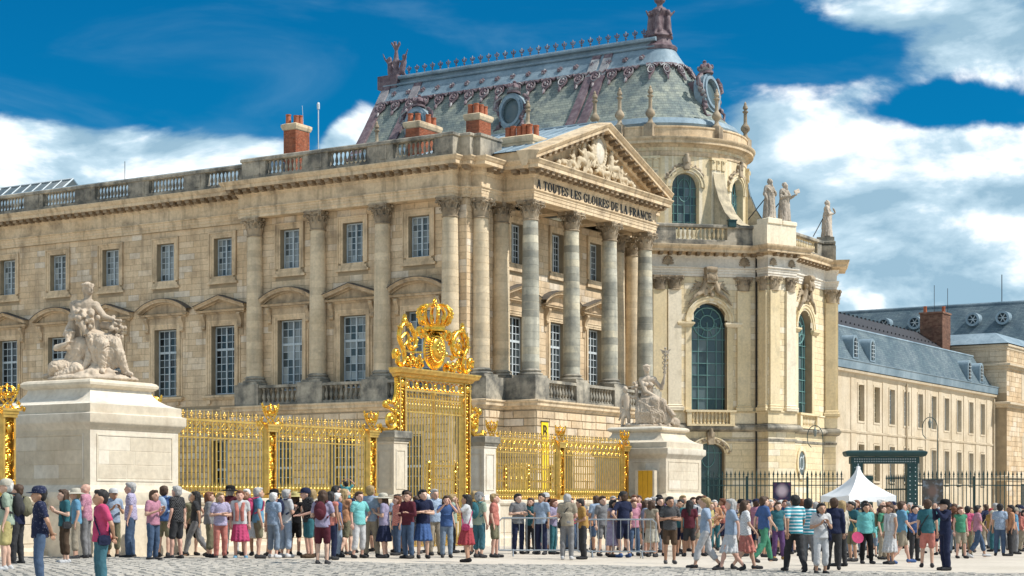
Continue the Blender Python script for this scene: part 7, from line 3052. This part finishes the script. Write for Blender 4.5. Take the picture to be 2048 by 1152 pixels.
def body_mesh(pose):
    J = joints(pose)

    def b(mb):
        torso(mb, J, 0)
        hips(mb, J, 0)
        mb.cap(J['neck'], J['head'] + V((0, .02, -.06)), .058, .052, 10)
        head(mb, J['head'], 1.0, J['yaw'], skull=.84)
        for s in 'lr':
            limb(mb, [J['s' + s], J['e' + s], J['w' + s]], [.050, .040, .027])
            limb(mb, [J['h' + s], J['k' + s], J['a' + s]], [.086, .056, .040])
            mb.ell(mid(J['k' + s], J['a' + s], .3) + V((0, .012, 0)), (.054, .058, .12), 10, 7)
            mb.cap(J['a' + s] + V((0, .02, -.04)), J['t' + s], .040, .033, 8)

    def hands(o):
        for s in 'lr':
            hand(o, J['w' + s] - V(J['d' + s]).normalized() * .01, J['d' + s], 1.0, .45)

    def eyes(o):
        R = M.Rotation(J['yaw'], 3, 'Z')
        for x in (-1, 1):
            o.ell(J['head'] + R @ V((x * .036, -.102, .012)), (.011, .008, .005), 6, 4)
        o.ell(J['head'] + R @ V((0, .0, .105)), .01, 4, 3)

    def lips(o):
        R = M.Rotation(J['yaw'], 3, 'Z')
        o.ell(J['head'] + R @ V((0, -.112, -.068)), (.026, .01, .009), 6, 4)
    return skin_mesh(('body', pose), 'body', b, .017, 2, [(hands, 0), (eyes, 1), (lips, 2)])


def top_mesh(pose, kind):
    J = joints(pose)

    def b(mb):
        torso(mb, J, .020)
        b_, p_ = J['belly'], J['pelvis']
        z0 = .865 if pose != 'ride' else .9
        mb.lathe([(.150, z0), (.172, z0 + .004), (.170, z0 + .07), (.166, 1.0), (.160, 1.12), (.150, 1.2)], 18, c=(p_.x, (p_.y + b_.y) / 2, 0), sx=1.07, sy=.86)
        for s in 'lr':
            S_, E_, W_ = J['s' + s], J['e' + s], J['w' + s]
            if kind == 'tee':
                mb.cap(S_, mid(S_, E_, .62), .068, .062, 10)
            elif kind == 'long':
                limb(mb, [S_, E_, mid(E_, W_, .94)], [.066, .056, .042])
    return skin_mesh(('top', pose, kind), 'shirt', b, disp=wrinkle(.010, 7, 11))


def bottom_mesh(pose, kind):
    J = joints(pose)

    def b(mb):
        hips(mb, J, .014)
        if kind in ('trousers', 'shorts', 'capri'):
            for s in 'lr':
                H_, K_, A_ = J['h' + s], J['k' + s], J['a' + s]
                if kind == 'shorts':
                    mb.cap(H_, mid(H_, K_, .86), .103, .088, 12)
                elif kind == 'capri':
                    limb(mb, [H_, K_, mid(K_, A_, .55)], [.102, .084, .080])
                    mb.ell(mid(K_, A_, .28) + V((0, .012, 0)), (.076, .080, .12), 10, 7)
                else:
                    limb(mb, [H_, K_, mid(K_, A_, .3), mid(K_, A_, .93)], [.102, .082, .080, .064])
                    mb.ell(mid(K_, A_, .3) + V((0, .012, 0)), (.074, .078, .14), 10, 7)
        else:
            z = .50 if kind == 'skirt' else .40
            k = (J['kl'] + J['kr']) / 2
            p = J['pelvis']
            for i in range(7):
                t = i / 6
                c = p * (1 - t) + V((k.x, k.y, z)) * t
                mb.ell(c, (.17 + .055 * t, .135 + .075 * t, .075), 16, 6)
            for i in range(12):
                a = 2 * pi * i / 12
                mb.cap(p + V((.14 * cos(a), .1 * sin(a), 0)), V((k.x + .215 * cos(a), k.y + .2 * sin(a), z - .03)), .03, .035, 6)
    return skin_mesh(('bot', pose, kind), 'trousers', b, disp=wrinkle(.009, 8, 9))


def hair_mesh(pose, kind):
    J = joints(pose)
    h = J['head']
    R = M.Rotation(J['yaw'], 3, 'Z')
    P = lambda x, y, z: h + R @ V((x, y, z))

    def b(mb):
        mb.ell(P(0, .034, .045), (.110, .112, .104), 14, 9)
        mb.ell(P(0, .055, -.01), (.10, .085, .10), 12, 8)
        mb.ell(P(0, -.045, .105), (.078, .055, .036), 10, 6)
        if kind == 'long':
            for s in (-1, 1):
                mb.cap(P(s * .075, .04, .0), P(s * .085, .06, -.24), .05, .035, 8)
            mb.cap(P(0, .08, .0), P(0, .10, -.30), .085, .06, 10)
        elif kind == 'bob':
            for s in (-1, 1):
                mb.cap(P(s * .08, .03, .0), P(s * .085, .02, -.10), .05, .045, 8)
            mb.cap(P(0, .07, 0), P(0, .075, -.11), .09, .07, 10)
        elif kind == 'bun':
            mb.ell(P(0, .14, .06), (.05, .05, .05), 8, 6)
    return skin_mesh(('hair', pose, kind), 'hair', b, .016, 1, disp=wrinkle(.014, 24, 8))


def hat_mesh(pose, kind):
    J = joints(pose)
    h = J['head']
    key = ('hat', pose, kind)
    if key not in CACHE:
        mb = MB()
        if kind == 'cap':
            mb.lathe([(.118, .03), (.12, .06), (.112, .11), (.085, .145), (.04, .16), (0, .163)], 16, c=tuple(h + V((0, .01, 0))), sy=1.08)
            vs = []
            n = 8
            for i in range(n + 1):
                a = pi + pi * i / n
                vs += [tuple(h + V((.112 * cos(a), .01 + .12 * sin(a), .045))), tuple(h + V((.09 * cos(a), .0 + .205 * sin(a), .03)))]
            m = len(vs)
            vs += [(x, y, z + .012) for x, y, z in vs]
            mb.add(vs, [(2 * i, 2 * i + 1, 2 * i + 3, 2 * i + 2) for i in range(n)] + [(m + 2 * i, m + 2 * i + 2, m + 2 * i + 3, m + 2 * i + 1) for i in range(n)] + [(2 * i + 1, m + 2 * i + 1, m + 2 * i + 3, 2 * i + 3) for i in range(n)])
        else:
            mb.lathe([(.10, .045), (.24, .02), (.245, .03), (.125, .062), (.122, .12), (.10, .155), (.05, .17), (0, .172)], 18, c=tuple(h + V((0, .01, 0))), sy=1.05)
        CACHE[key] = mb.mesh('hat', .9, EYE_M)
    return CACHE[key]


def shoe_mesh(pose, s):
    key = ('shoe', pose, s)
    if key not in CACHE:
        J = joints(pose)
        a, t = J['a' + s], J['t' + s]
        mb = MB()
        heel = V((a.x, a.y, t.z)) + V((0, .035, .015))
        if a.z > t.z + .09:
            heel = a + V((0, .02, -.055))
        mb.cap(heel, mid(heel, t, .5) + V((0, 0, .008)), .047, .05, 10)
        mb.cap(mid(heel, t, .5), t + V((0, -.005, .005)), .05, .043, 10)
        mb.cap(heel + V((0, 0, .01)), a + V((0, .01, -.005)), .047, .046, 10)
        mb.v = [(x, y, max(z, t.z - .035)) for x, y, z in mb.v]
        CACHE[key] = mb.mesh('shoe', .9, EYE_M)
    return CACHE[key]


def pack_mesh(pose):
    key = ('pack', pose)
    if key not in CACHE:
        c = joints(pose)['chest']
        mb = MB()
        mb.ell(c + V((0, .20, -.02)), (.15, .10, .22), 12, 9)
        mb.ell(c + V((0, .27, -.08)), (.11, .06, .12), 10, 7)
        for s in (-1, 1):
            mb.tube([c + V((s * .12, .16, .18)), c + V((s * .13, .02, .205)), c + V((s * .13, -.12, .10)), c + V((s * .15, -.09, -.08)), c + V((s * .15, .12, -.18))], .022, 6)
        CACHE[key] = mb.mesh('backpack', .9, EYE_M)
    return CACHE[key]


def bag_mesh(pose):
    key = ('bag', pose)
    if key not in CACHE:
        J = joints(pose)
        p, c = J['pelvis'], J['chest']
        mb = MB()
        mb.ell(p + V((.20, -.01, -.06)), (.045, .12, .09), 10, 8)
        mb.box(p.x + .165, p.x + .235, p.y - .10, p.y + .08, p.z - .13, p.z + .02)
        mb.tube([p + V((.20, -.08, .03)), c + V((.08, -.135, -.05)), c + V((-.12, -.08, .16)), c + V((-.13, .04, .19)), c + V((.0, .135, .02)), p + V((.2, .08, .03))], .014, 5)
        CACHE[key] = mb.mesh('shoulder_bag', .9, EYE_M)
    return CACHE[key]


CLO = {'white': (.72, .72, .73), 'cream': (.66, .60, .46), 'beige': (.46, .38, .26), 'grey': (.28, .28, .29), 'charcoal': (.06, .06, .065), 'black': (.018, .018, .02), 'navy': (.02, .03, .09), 'blue': (.04, .14, .42), 'pale blue': (.36, .50, .70),
       'sky blue': (.10, .40, .65), 'teal': (.02, .20, .25), 'turquoise': (.10, .62, .62), 'lilac': (.42, .36, .58), 'purple': (.16, .06, .24), 'pink': (.70, .25, .38), 'magenta': (.75, .01, .17), 'coral': (.75, .20, .14), 'red': (.55, .03, .05),
       'maroon': (.16, .02, .04), 'mustard': (.62, .33, .03), 'orange': (.75, .32, .12), 'yellow': (.70, .58, .16), 'pale green': (.42, .55, .40), 'green': (.05, .36, .20), 'khaki': (.26, .24, .13), 'brown': (.13, .075, .04), 'denim': (.07, .14, .27),
       'pale denim': (.24, .34, .48), 'teal denim': (.04, .20, .27)}
HAIRC = {'black': (.012, .010, .010), 'brown': (.06, .03, .015), 'fair': (.32, .22, .10), 'grey': (.35, .34, .33), 'white': (.60, .58, .55), 'auburn': (.14, .05, .02)}
SKINS = [(.52, .31, .22), (.60, .38, .28), (.44, .25, .16), (.34, .18, .11), (.57, .33, .25)]


def stripes(name, c1, c2):
    if name in MATS:
        return MATS[name]
    m, n, l, b = nodes(name)
    tc = n.new('ShaderNodeTexCoord')
    w = n.new('ShaderNodeTexWave')
    w.bands_direction = 'Z'
    w.inputs['Scale'].default_value = 4.2
    l.new(tc.outputs['Object'], w.inputs[0])
    l.new(mixc(n, l, ramp(n, l, w.outputs[0], .62, .68), c1, c2), b.inputs['Base Color'])
    b.inputs['Roughness'].default_value = .9
    return m


def cloth(c, pat):
    """plain weave, or for some shirts a check or a small print in a second tone"""
    k = sum(map(ord, c)) % 4 if pat == 'tee' and len(USED) % 3 == 0 else 0
    name = c + (' cloth', ' check cloth', ' print cloth', ' cloth')[k]
    if name in MATS:
        return MATS[name]
    r, g, b_ = CLO[c]
    gr = (r + g + b_) / 3
    base = tuple(.68 * (v * .74 + gr * .26) for v in (r, g, b_))
    m = plain(name, base, .9, 0, .16, 9, .35, .15)
    if k in (1, 2):
        n, l = m.node_tree.nodes, m.node_tree.links
        bs = n['Principled BSDF']
        tc = n.new('ShaderNodeTexCoord')
        t = n.new('ShaderNodeTexChecker') if k == 1 else n.new('ShaderNodeTexVoronoi')
        t.inputs['Scale'].default_value = 30 if k == 1 else 26
        l.new(tc.outputs['Object'], t.inputs['Vector'])
        src = bs.inputs['Base Color'].links[0].from_socket
        f = t.outputs[1] if k == 1 else ramp(n, l, t.outputs[0], .25, .32, (1, 1, 1, 1), (0, 0, 0, 1))
        l.new(mixc(n, l, f, src, tuple(min(.7, v * 1.35 + .06) for v in base)), bs.inputs['Base Color'])
    return m


USED = set()
SPOTS = []
TOPW = {'tee': 'T-shirt', 'long': 'sweater', 'tank': 'vest'}
NUM = ['', '', 'second', 'third', 'fourth', 'fifth', 'sixth', 'seventh', 'eighth']


def where(px):
    return ('at left edge' if px < 60 else 'below left statue' if px < 350 else 'by left fence' if px < 740 else 'before the gate' if px < 960 else 'by right fence' if px < 1235 else 'below right statue' if px < 1410
            else 'left of placard' if px < 1545 else 'left of tent' if px < 1650 else 'below the tent' if px < 1790 else 'right of tent' if px < 1900 else 'at far right')


def person(px, D, yaw, top, bottom, hair, pose='stand', h=1.70, extras=(), skin=0, hat=None, place=None, z=None, label=None, scale=None, shoes='charcoal'):
    X = (px - 1024) / 3600 * D
    x, y = cam_xy(X, D)
    SPOTS.append((X, D))
    s = scale or h / 1.70
    mw = P2(X, D, gz(x, y) if z is None else z) @ RZ(radians(yaw)) @ M.Scale(s, 4)
    tk, tc = top
    bk, bc = bottom
    hk, hc = hair
    word = {'trousers': 'trousers', 'shorts': 'shorts', 'capri': 'capris', 'skirt': 'skirt', 'dress': 'long skirt'}[bk]
    if bc in ('denim', 'pale denim', 'teal denim'):
        word, bcn = ('jeans' if bk == 'trousers' else word), bc.replace('denim', '').strip() or 'blue'
    else:
        bcn = bc
    hd = (f'{hat[1]} {"cap" if hat[0] == "cap" else "sun hat"}') if hat else f'{hc} hair'
    if label is None:
        label = f'person in {tc} {TOPW[tk]} and {bcn} {word}, {hd}, {place or where(px)}'
    assert label not in USED, label
    USED.add(label)
    r = thing('person', label, 'person', mw, 'visitors in the forecourt')
    sk = plain('skin %d' % skin, SKINS[skin], .55, 0, .06, 12)
    put('body', body_mesh(pose), r, mw, sk)
    cl = lambda c: stripes('striped cloth', (.03, .28, .36), (.66, .70, .72)) if c == 'striped teal' else cloth(c, tk if c == tc else '')
    put({'tee': 'shirt', 'long': 'shirt', 'tank': 'vest_top'}[tk], top_mesh(pose, tk), r, mw, cl(tc))
    put({'trousers': 'trousers', 'capri': 'trousers', 'shorts': 'shorts', 'skirt': 'skirt', 'dress': 'skirt'}[bk], bottom_mesh(pose, bk), r, mw, cl(bc))
    if hk != 'bald':
        put('hair', hair_mesh(pose, hk), r, mw, plain(hc + ' hair', HAIRC[hc], .7, 0, .15, 30))
    if hat:
        put('cap' if hat[0] == 'cap' else 'sun_hat', hat_mesh(pose, hat[0]), r, mw, cl(hat[1]))
    for sd_ in 'lr':
        put('shoe', shoe_mesh(pose, sd_), r, mw, cl(shoes))
    for kind, c in extras:
        if kind == 'pack':
            put('backpack', pack_mesh(pose), r, mw, cl(c))
        elif kind == 'bag':
            put('shoulder_bag', bag_mesh(pose), r, mw, cl(c))
        elif kind == 'hat_in_hand':
            mb = MB().lathe([(.0, 0), (.11, .01), (.12, .08), (.22, .10), (.22, .115), (.11, .10), (0, .1)], 16)
            put('hat_in_hand', mb.mesh('hat_in_hand', .9, cl(c)), r, mw @ T(-.30, -.06, .72) @ M.Rotation(1.2, 4, 'X') @ M.Scale(.8, 4))
        elif kind == 'scarf':
            mb = MB()
            for sx in (-1, 1):
                mb.tube([(sx * .10, .05, 1.43), (sx * .09, -.10, 1.40), (sx * .06, -.155, 1.2), (sx * .07, -.15, .95)], [.04, .05, .055, .05], 8, .5)
            put('scarf', remeshed(mb, .018, 1, 'scarf'), r, mw, cl(c))
    return r


def crowd():
    p = person
    # front rows, left to right
    p(14, 35, -80, ('tee', 'pale green'), ('shorts', 'yellow'), ('short', 'white'), 'stand', 1.76, [('pack', 'charcoal')], 1, ('cap', 'cream'), shoes='white')
    p(36, 38.5, -100, ('long', 'navy'), ('trousers', 'charcoal'), ('short', 'brown'), 'stand', 1.70, [('pack', 'khaki')], 0)
    p(80, 30.5, -70, ('tee', 'navy'), ('trousers', 'denim'), ('short', 'black'), 'behind', 1.72, [], 2, ('cap', 'navy'))
    p(130, 39.5, -60, ('tee', 'teal'), ('capri', 'brown'), ('bob', 'brown'), 'phone', 1.62, [('bag', 'charcoal')], 1, shoes='white')
    p(152, 42.5, -70, ('tee', 'sky blue'), ('capri', 'beige'), ('short', 'fair'), 'stand', 1.64, [], 0, ('sun', 'cream'))
    p(172, 43, -95, ('tee', 'pink'), ('trousers', 'grey'), ('bald', 'white'), 'cross', 1.78, [], 4)
    p(203, 29.6, -62, ('tee', 'magenta'), ('trousers', 'teal denim'), ('short', 'black'), 'behind', 1.70, [('bag', 'navy')], 2, label='person in magenta polo shirt and teal jeans with hands clasped behind the back')
    p(226, 44, 30, ('tee', 'pale blue'), ('capri', 'khaki'), ('short', 'brown'), 'phone', 1.68, [], 2, ('cap', 'white'))
    p(262, 43.5, -85, ('tee', 'lilac'), ('trousers', 'denim'), ('short', 'grey'), 'stand', 1.82, [], 4)
    p(306, 42, 60, ('tee', 'pink'), ('trousers', 'denim'), ('bob', 'brown'), 'phone', 1.64, [], 0)
    p(328, 45, 170, ('tee', 'blue'), ('shorts', 'khaki'), ('short', 'brown'), 'stand', 1.76, [('pack', 'pale blue')], 1)
    p(354, 43, -120, ('tee', 'black'), ('shorts', 'charcoal'), ('short', 'grey'), 'stand', 1.74, [], 4)
    p(392, 46, -90, ('tee', 'charcoal'), ('trousers', 'grey'), ('long', 'black'), 'walk', 1.64, [], 2)
    p(418, 45, 100, ('long', 'grey'), ('capri', 'khaki'), ('bob', 'auburn'), 'stand', 1.62, [('bag', 'brown')], 0)
    p(441, 43.8, 20, ('tee', 'lilac'), ('trousers', 'coral'), ('bob', 'fair'), 'cross', 1.60, [], 0)
    p(480, 44, 5, ('tee', 'white'), ('skirt', 'magenta'), ('short', 'auburn'), 'stand', 1.66, [('scarf', 'coral')], 4, label='person in white T-shirt with coral scarf and magenta skirt by the left fence', shoes='sky blue')
    p(516, 44.5, 110, ('tee', 'sky blue'), ('shorts', 'khaki'), ('short', 'grey'), 'stand', 1.74, [('pack', 'magenta')], 0)
    p(547, 45, 150, ('tee', 'pale blue'), ('capri', 'pale denim'), ('short', 'white'), 'stand', 1.62, [], 4, shoes='white')
    p(571, 45.5, 140, ('tee', 'white'), ('capri', 'pale blue'), ('short', 'grey'), 'phone', 1.72, [('pack', 'navy')], 0, shoes='white')
    p(590, 47.5, 170, ('tank', 'black'), ('shorts', 'black'), ('bob', 'brown'), 'stand', 1.64, [], 0, ('sun', 'yellow'))
    p(618, 45.5, -60, ('tee', 'black'), ('shorts', 'teal'), ('short', 'black'), 'down', 1.78, [], 4, ('cap', 'navy'), shoes='brown')
    p(645, 40.5, 170, ('tee', 'lilac'), ('shorts', 'maroon'), ('long', 'brown'), 'cross', 1.66, [('pack', 'maroon')], 1)
    p(661, 44.2, 150, ('tank', 'coral'), ('trousers', 'navy'), ('long', 'black'), 'stand', 1.66, [], 3)
    p(674, 46.5, 120, ('tee', 'blue'), ('trousers', 'pale blue'), ('short', 'white'), 'stand', 1.64, [], 0)
    man = p(693, 48.5, 165, ('tee', 'navy'), ('shorts', 'beige'), ('bald', 'grey'), 'stand', 1.78, [], 1)
    p(693, 48.52, 165, ('tee', 'turquoise'), ('shorts', 'green'), ('short', 'black'), 'ride', 1.02, [], 2, z=gz(*cam_xy((693 - 1024) / 3600 * 48.5, 48.5)) + .96, label='child in turquoise T-shirt riding on shoulders with arms raised')
    p(718, 46, 40, ('tee', 'turquoise'), ('capri', 'white'), ('short', 'brown'), 'hip', 1.68, [], 4)
    p(741, 46.5, 165, ('tee', 'pale blue'), ('trousers', 'beige'), ('short', 'fair'), 'hip', 1.84, [], 4)
    p(769, 46.3, -100, ('tee', 'lilac'), ('skirt', 'navy'), ('long', 'brown'), 'phone', 1.64, [], 0, ('sun', 'cream'))
    p(795, 49, -60, ('tee', 'coral'), ('trousers', 'denim'), ('bob', 'auburn'), 'stand', 1.60, [], 4)
    p(816, 46.2, -40, ('long', 'maroon'), ('trousers', 'denim'), ('short', 'brown'), 'cross', 1.70, [], 0)
    p(846, 46.5, 15, ('tee', 'navy'), ('skirt', 'blue'), ('short', 'black'), 'cross', 1.76, [], 1)
    p(869, 49.5, 30, ('tee', 'pale blue'), ('trousers', 'beige'), ('short', 'grey'), 'stand', 1.80, [], 0)
    p(893, 47.5, 10, ('tee', 'blue'), ('trousers', 'pale denim'), ('bob', 'brown'), 'camera', 1.62, [], 4)
    p(934, 44, -95, ('tee', 'white'), ('skirt', 'red'), ('long', 'black'), 'camera', 1.64, [('bag', 'magenta')], 2, label='person in white top and red skirt with pink bag, photographing before the gate', shoes='black')
    p(958, 48, 140, ('tee', 'pale green'), ('capri', 'teal denim'), ('short', 'grey'), 'stand', 1.72, [('pack', 'teal')], 0, ('cap', 'grey'))
    p(988, 48.5, 80, ('tee', 'coral'), ('shorts', 'khaki'), ('short', 'fair'), 'stand', 1.70, [], 4)
    p(1036, 52.5, 20, ('tee', 'grey'), ('trousers', 'navy'), ('short', 'black'), 'cross', 1.74, [], 1)
    p(1062, 53, -20, ('tee', 'teal'), ('trousers', 'charcoal'), ('bob', 'brown'), 'phone', 1.64, [], 0)
    p(1083, 52.4, -30, ('tee', 'pale blue'), ('trousers', 'navy'), ('short', 'black'), 'stand', 1.76, [], 2)
    p(1106, 53, 60, ('tee', 'lilac'), ('trousers', 'teal'), ('bob', 'auburn'), 'phone', 1.62, [], 4)
    p(1134, 47.6, 172, ('tee', 'beige'), ('trousers', 'grey'), ('short', 'grey'), 'down', 1.76, [('bag', 'charcoal')], 4, label='person in beige shirt with a cross-body bag, back turned, right of the barrier', shoes='white')
    p(1166, 48.4, -80, ('tee', 'mustard'), ('trousers', 'charcoal'), ('short', 'black'), 'down', 1.64, [], 2, label='person in mustard T-shirt looking down beside the beige shirt')
    p(1205, 52, 30, ('tee', 'grey'), ('shorts', 'grey'), ('short', 'brown'), 'stand', 1.72, [], 1)
    p(1224, 51.2, 60, ('tank', 'lilac'), ('dress', 'lilac'), ('bob', 'black'), 'phone', 1.62, [], 2)
    p(1247, 51, -150, ('tee', 'navy'), ('shorts', 'navy'), ('short', 'brown'), 'hip', 1.84, [], 1, ('cap', 'charcoal'), shoes='blue')
    p(1267, 53, 30, ('tee', 'pink'), ('trousers', 'denim'), ('long', 'auburn'), 'stand', 1.64, [], 0)
    p(1290, 53.2, 100, ('tank', 'pale blue'), ('shorts', 'black'), ('long', 'brown'), 'phone', 1.64, [], 4)
    p(1303, 52.2, 150, ('tank', 'beige'), ('skirt', 'cream'), ('bob', 'brown'), 'stand', 1.62, [], 0)
    p(1320, 53.5, 10, ('tee', 'black'), ('shorts', 'charcoal'), ('short', 'black'), 'cross', 1.74, [], 1)
    p(1340, 46, 5, ('tee', 'charcoal'), ('shorts', 'brown'), ('short', 'black'), 'cross', 1.70, [], 3)
    p(1361, 54, -30, ('tee', 'teal'), ('shorts', 'navy'), ('short', 'black'), 'stand', 1.68, [], 2)
    p(1379, 53.5, 170, ('tee', 'maroon'), ('shorts', 'charcoal'), ('long', 'black'), 'stand', 1.66, [], 3)
    p(1400, 54.5, 20, ('long', 'white'), ('shorts', 'beige'), ('short', 'brown'), 'cross', 1.80, [('pack', 'navy')], 1)
    p(1412, 42, -100, ('tee', 'pale blue'), ('capri', 'white'), ('short', 'fair'), 'walk', 1.66, [], 0, place='walking below the right statue')
    p(1462, 41, -85, ('tee', 'pale blue'), ('skirt', 'white'), ('bob', 'grey'), 'walk', 1.64, [], 4)
    p(1490, 42, 95, ('tee', 'white'), ('skirt', 'coral'), ('long', 'brown'), 'walk', 1.62, [], 0)
    p(1527, 49, 110, ('tee', 'blue'), ('trousers', 'green'), ('short', 'brown'), 'walk', 1.78, [], 1)
    p(1556, 52.5, 10, ('tank', 'teal'), ('trousers', 'purple'), ('long', 'brown'), 'stand', 1.66, [], 1, shoes='mustard')
    p(1590, 41, -165, ('tee', 'striped teal'), ('trousers', 'charcoal'), ('short', 'black'), 'walk', 1.76, [], 3, label='person in teal and white striped T-shirt, left of a similar one, below the tent')
    p(1617, 42.5, 150, ('tee', 'striped teal'), ('capri', 'grey'), ('short', 'black'), 'hip', 1.70, [], 3, label='person in teal and white striped T-shirt, hand on hip, right of a similar one')
    p(1642, 40.5, 10, ('tee', 'white'), ('capri', 'white'), ('bob', 'black'), 'phone', 1.60, [('bag', 'navy')], 2)
    p(1668, 44, 170, ('long', 'navy'), ('trousers', 'charcoal'), ('short', 'brown'), 'stand', 1.74, [], 0)
    p(1683, 47, -140, ('long', 'cream'), ('trousers', 'charcoal'), ('bob', 'fair'), 'stand', 1.70, [], 4)
    p(1705, 52, -60, ('tee', 'teal'), ('shorts', 'khaki'), ('short', 'black'), 'phone', 1.72, [('bag', 'yellow')], 2)
    p(1732, 50, 10, ('long', 'turquoise'), ('trousers', 'black'), ('bob', 'black'), 'stand', 1.66, [('hat_in_hand', 'magenta')], 2, label='person in turquoise blouse and black trousers holding a pink hat')
    p(1764, 55, 60, ('tee', 'green'), ('trousers', 'beige'), ('bob', 'brown'), 'stand', 1.64, [('pack', 'khaki')], 1)
    p(1781, 50, -60, ('tank', 'white'), ('dress', 'white'), ('long', 'brown'), 'stand', 1.64, [('scarf', 'white')], 2)
    p(1803, 50.5, 100, ('tee', 'sky blue'), ('shorts', 'beige'), ('short', 'brown'), 'walk', 1.74, [], 4, shoes='blue')
    p(1829, 54, 20, ('tee', 'blue'), ('trousers', 'charcoal'), ('short', 'black'), 'phone', 1.66, [], 1)
    p(1855, 47.5, 165, ('tee', 'teal'), ('shorts', 'coral'), ('short', 'brown'), 'stand', 1.78, [('bag', 'charcoal')], 0)
    p(1891, 45.3, -80, ('long', 'navy'), ('trousers', 'navy'), ('short', 'black'), 'camera', 1.76, [], 1, ('cap', 'black'))
    p(1921, 58, 10, ('tank', 'green'), ('shorts', 'beige'), ('long', 'auburn'), 'stand', 1.64, [], 4)
    p(1955, 59, 90, ('tee', 'pink'), ('capri', 'denim'), ('short', 'black'), 'walk', 1.70, [], 2, shoes='white')
    p(2000, 62, 160, ('tee', 'pale blue'), ('trousers', 'denim'), ('short', 'black'), 'stand', 1.78, [], 2)
    p(2022, 62, -90, ('tee', 'orange'), ('trousers', 'charcoal'), ('short', 'black'), 'stand', 1.74, [], 3)
    # the throng further back
    rng = random.Random(21)
    bands = [(1060, 1240, 55, 62, 10), (1240, 1420, 56, 64, 14), (1405, 1560, 54, 72, 34), (1550, 1800, 56, 74, 40), (1780, 2060, 60, 78, 34), (0, 700, 46.5, 48, 14), (700, 990, 49.5, 53, 12)]
    tops, bots = [c for c in CLO if c not in ('denim', 'pale denim', 'teal denim')], ['denim', 'pale denim', 'navy', 'charcoal', 'beige', 'khaki', 'white', 'black', 'grey', 'teal']
    for a, b, d0, d1, n in bands:
        k = tries = 0
        while k < n and tries < 900:
            tries += 1
            px, D = rng.uniform(a, b), rng.uniform(d0, d1)
            X = (px - 1024) / 3600 * D
            x, y = cam_xy(X, D)
            if any((X - u) ** 2 + (D - v) ** 2 < .42 for u, v in SPOTS):
                continue
            if x < XFEN + 1.05 and y < 66.5 or (x < -31.6 and 31 < y < 68.5):
                continue
            tk = rng.choices(('tee', 'long', 'tank'), (7, 2, 2))[0]
            tc = rng.choice(tops)
            bk = rng.choices(('trousers', 'shorts', 'capri', 'skirt'), (5, 4, 2, 1))[0]
            bc = rng.choice(bots)
            hk = rng.choices(('short', 'long', 'bob'), (5, 2, 2))[0]
            hc = rng.choice(list(HAIRC))
            hat = rng.choices((None, 'cap', 'sun'), (10, 2, 1))[0]
            hat = (hat, rng.choice(('white', 'navy', 'cream', 'red', 'black', 'beige'))) if hat else None
            ex = rng.choices(((), (('pack', rng.choice(tops)),), (('bag', rng.choice(tops)),)), (6, 2, 2))[0]
            pose = rng.choice(('stand', 'stand', 'phone', 'hip', 'cross', 'camera', 'down', 'behind', 'walk'))
            place = where(px)
            try:
                p(px, D, rng.choice((0, 20, -30, 90, -90, 150, 180, -140, 60)) + rng.uniform(-15, 15), (tk, tc), (bk, bc), (hk, hc), pose, (rng.uniform(1.15, 1.4) if rng.random() < .09 else rng.uniform(1.56, 1.86)), ex, rng.choice((0, 0, 1, 1, 2, 3, 4)), hat, place=place)
                k += 1
            except AssertionError:
                SPOTS.pop()


crowd()
bpy.data.scenes.remove(TMP)
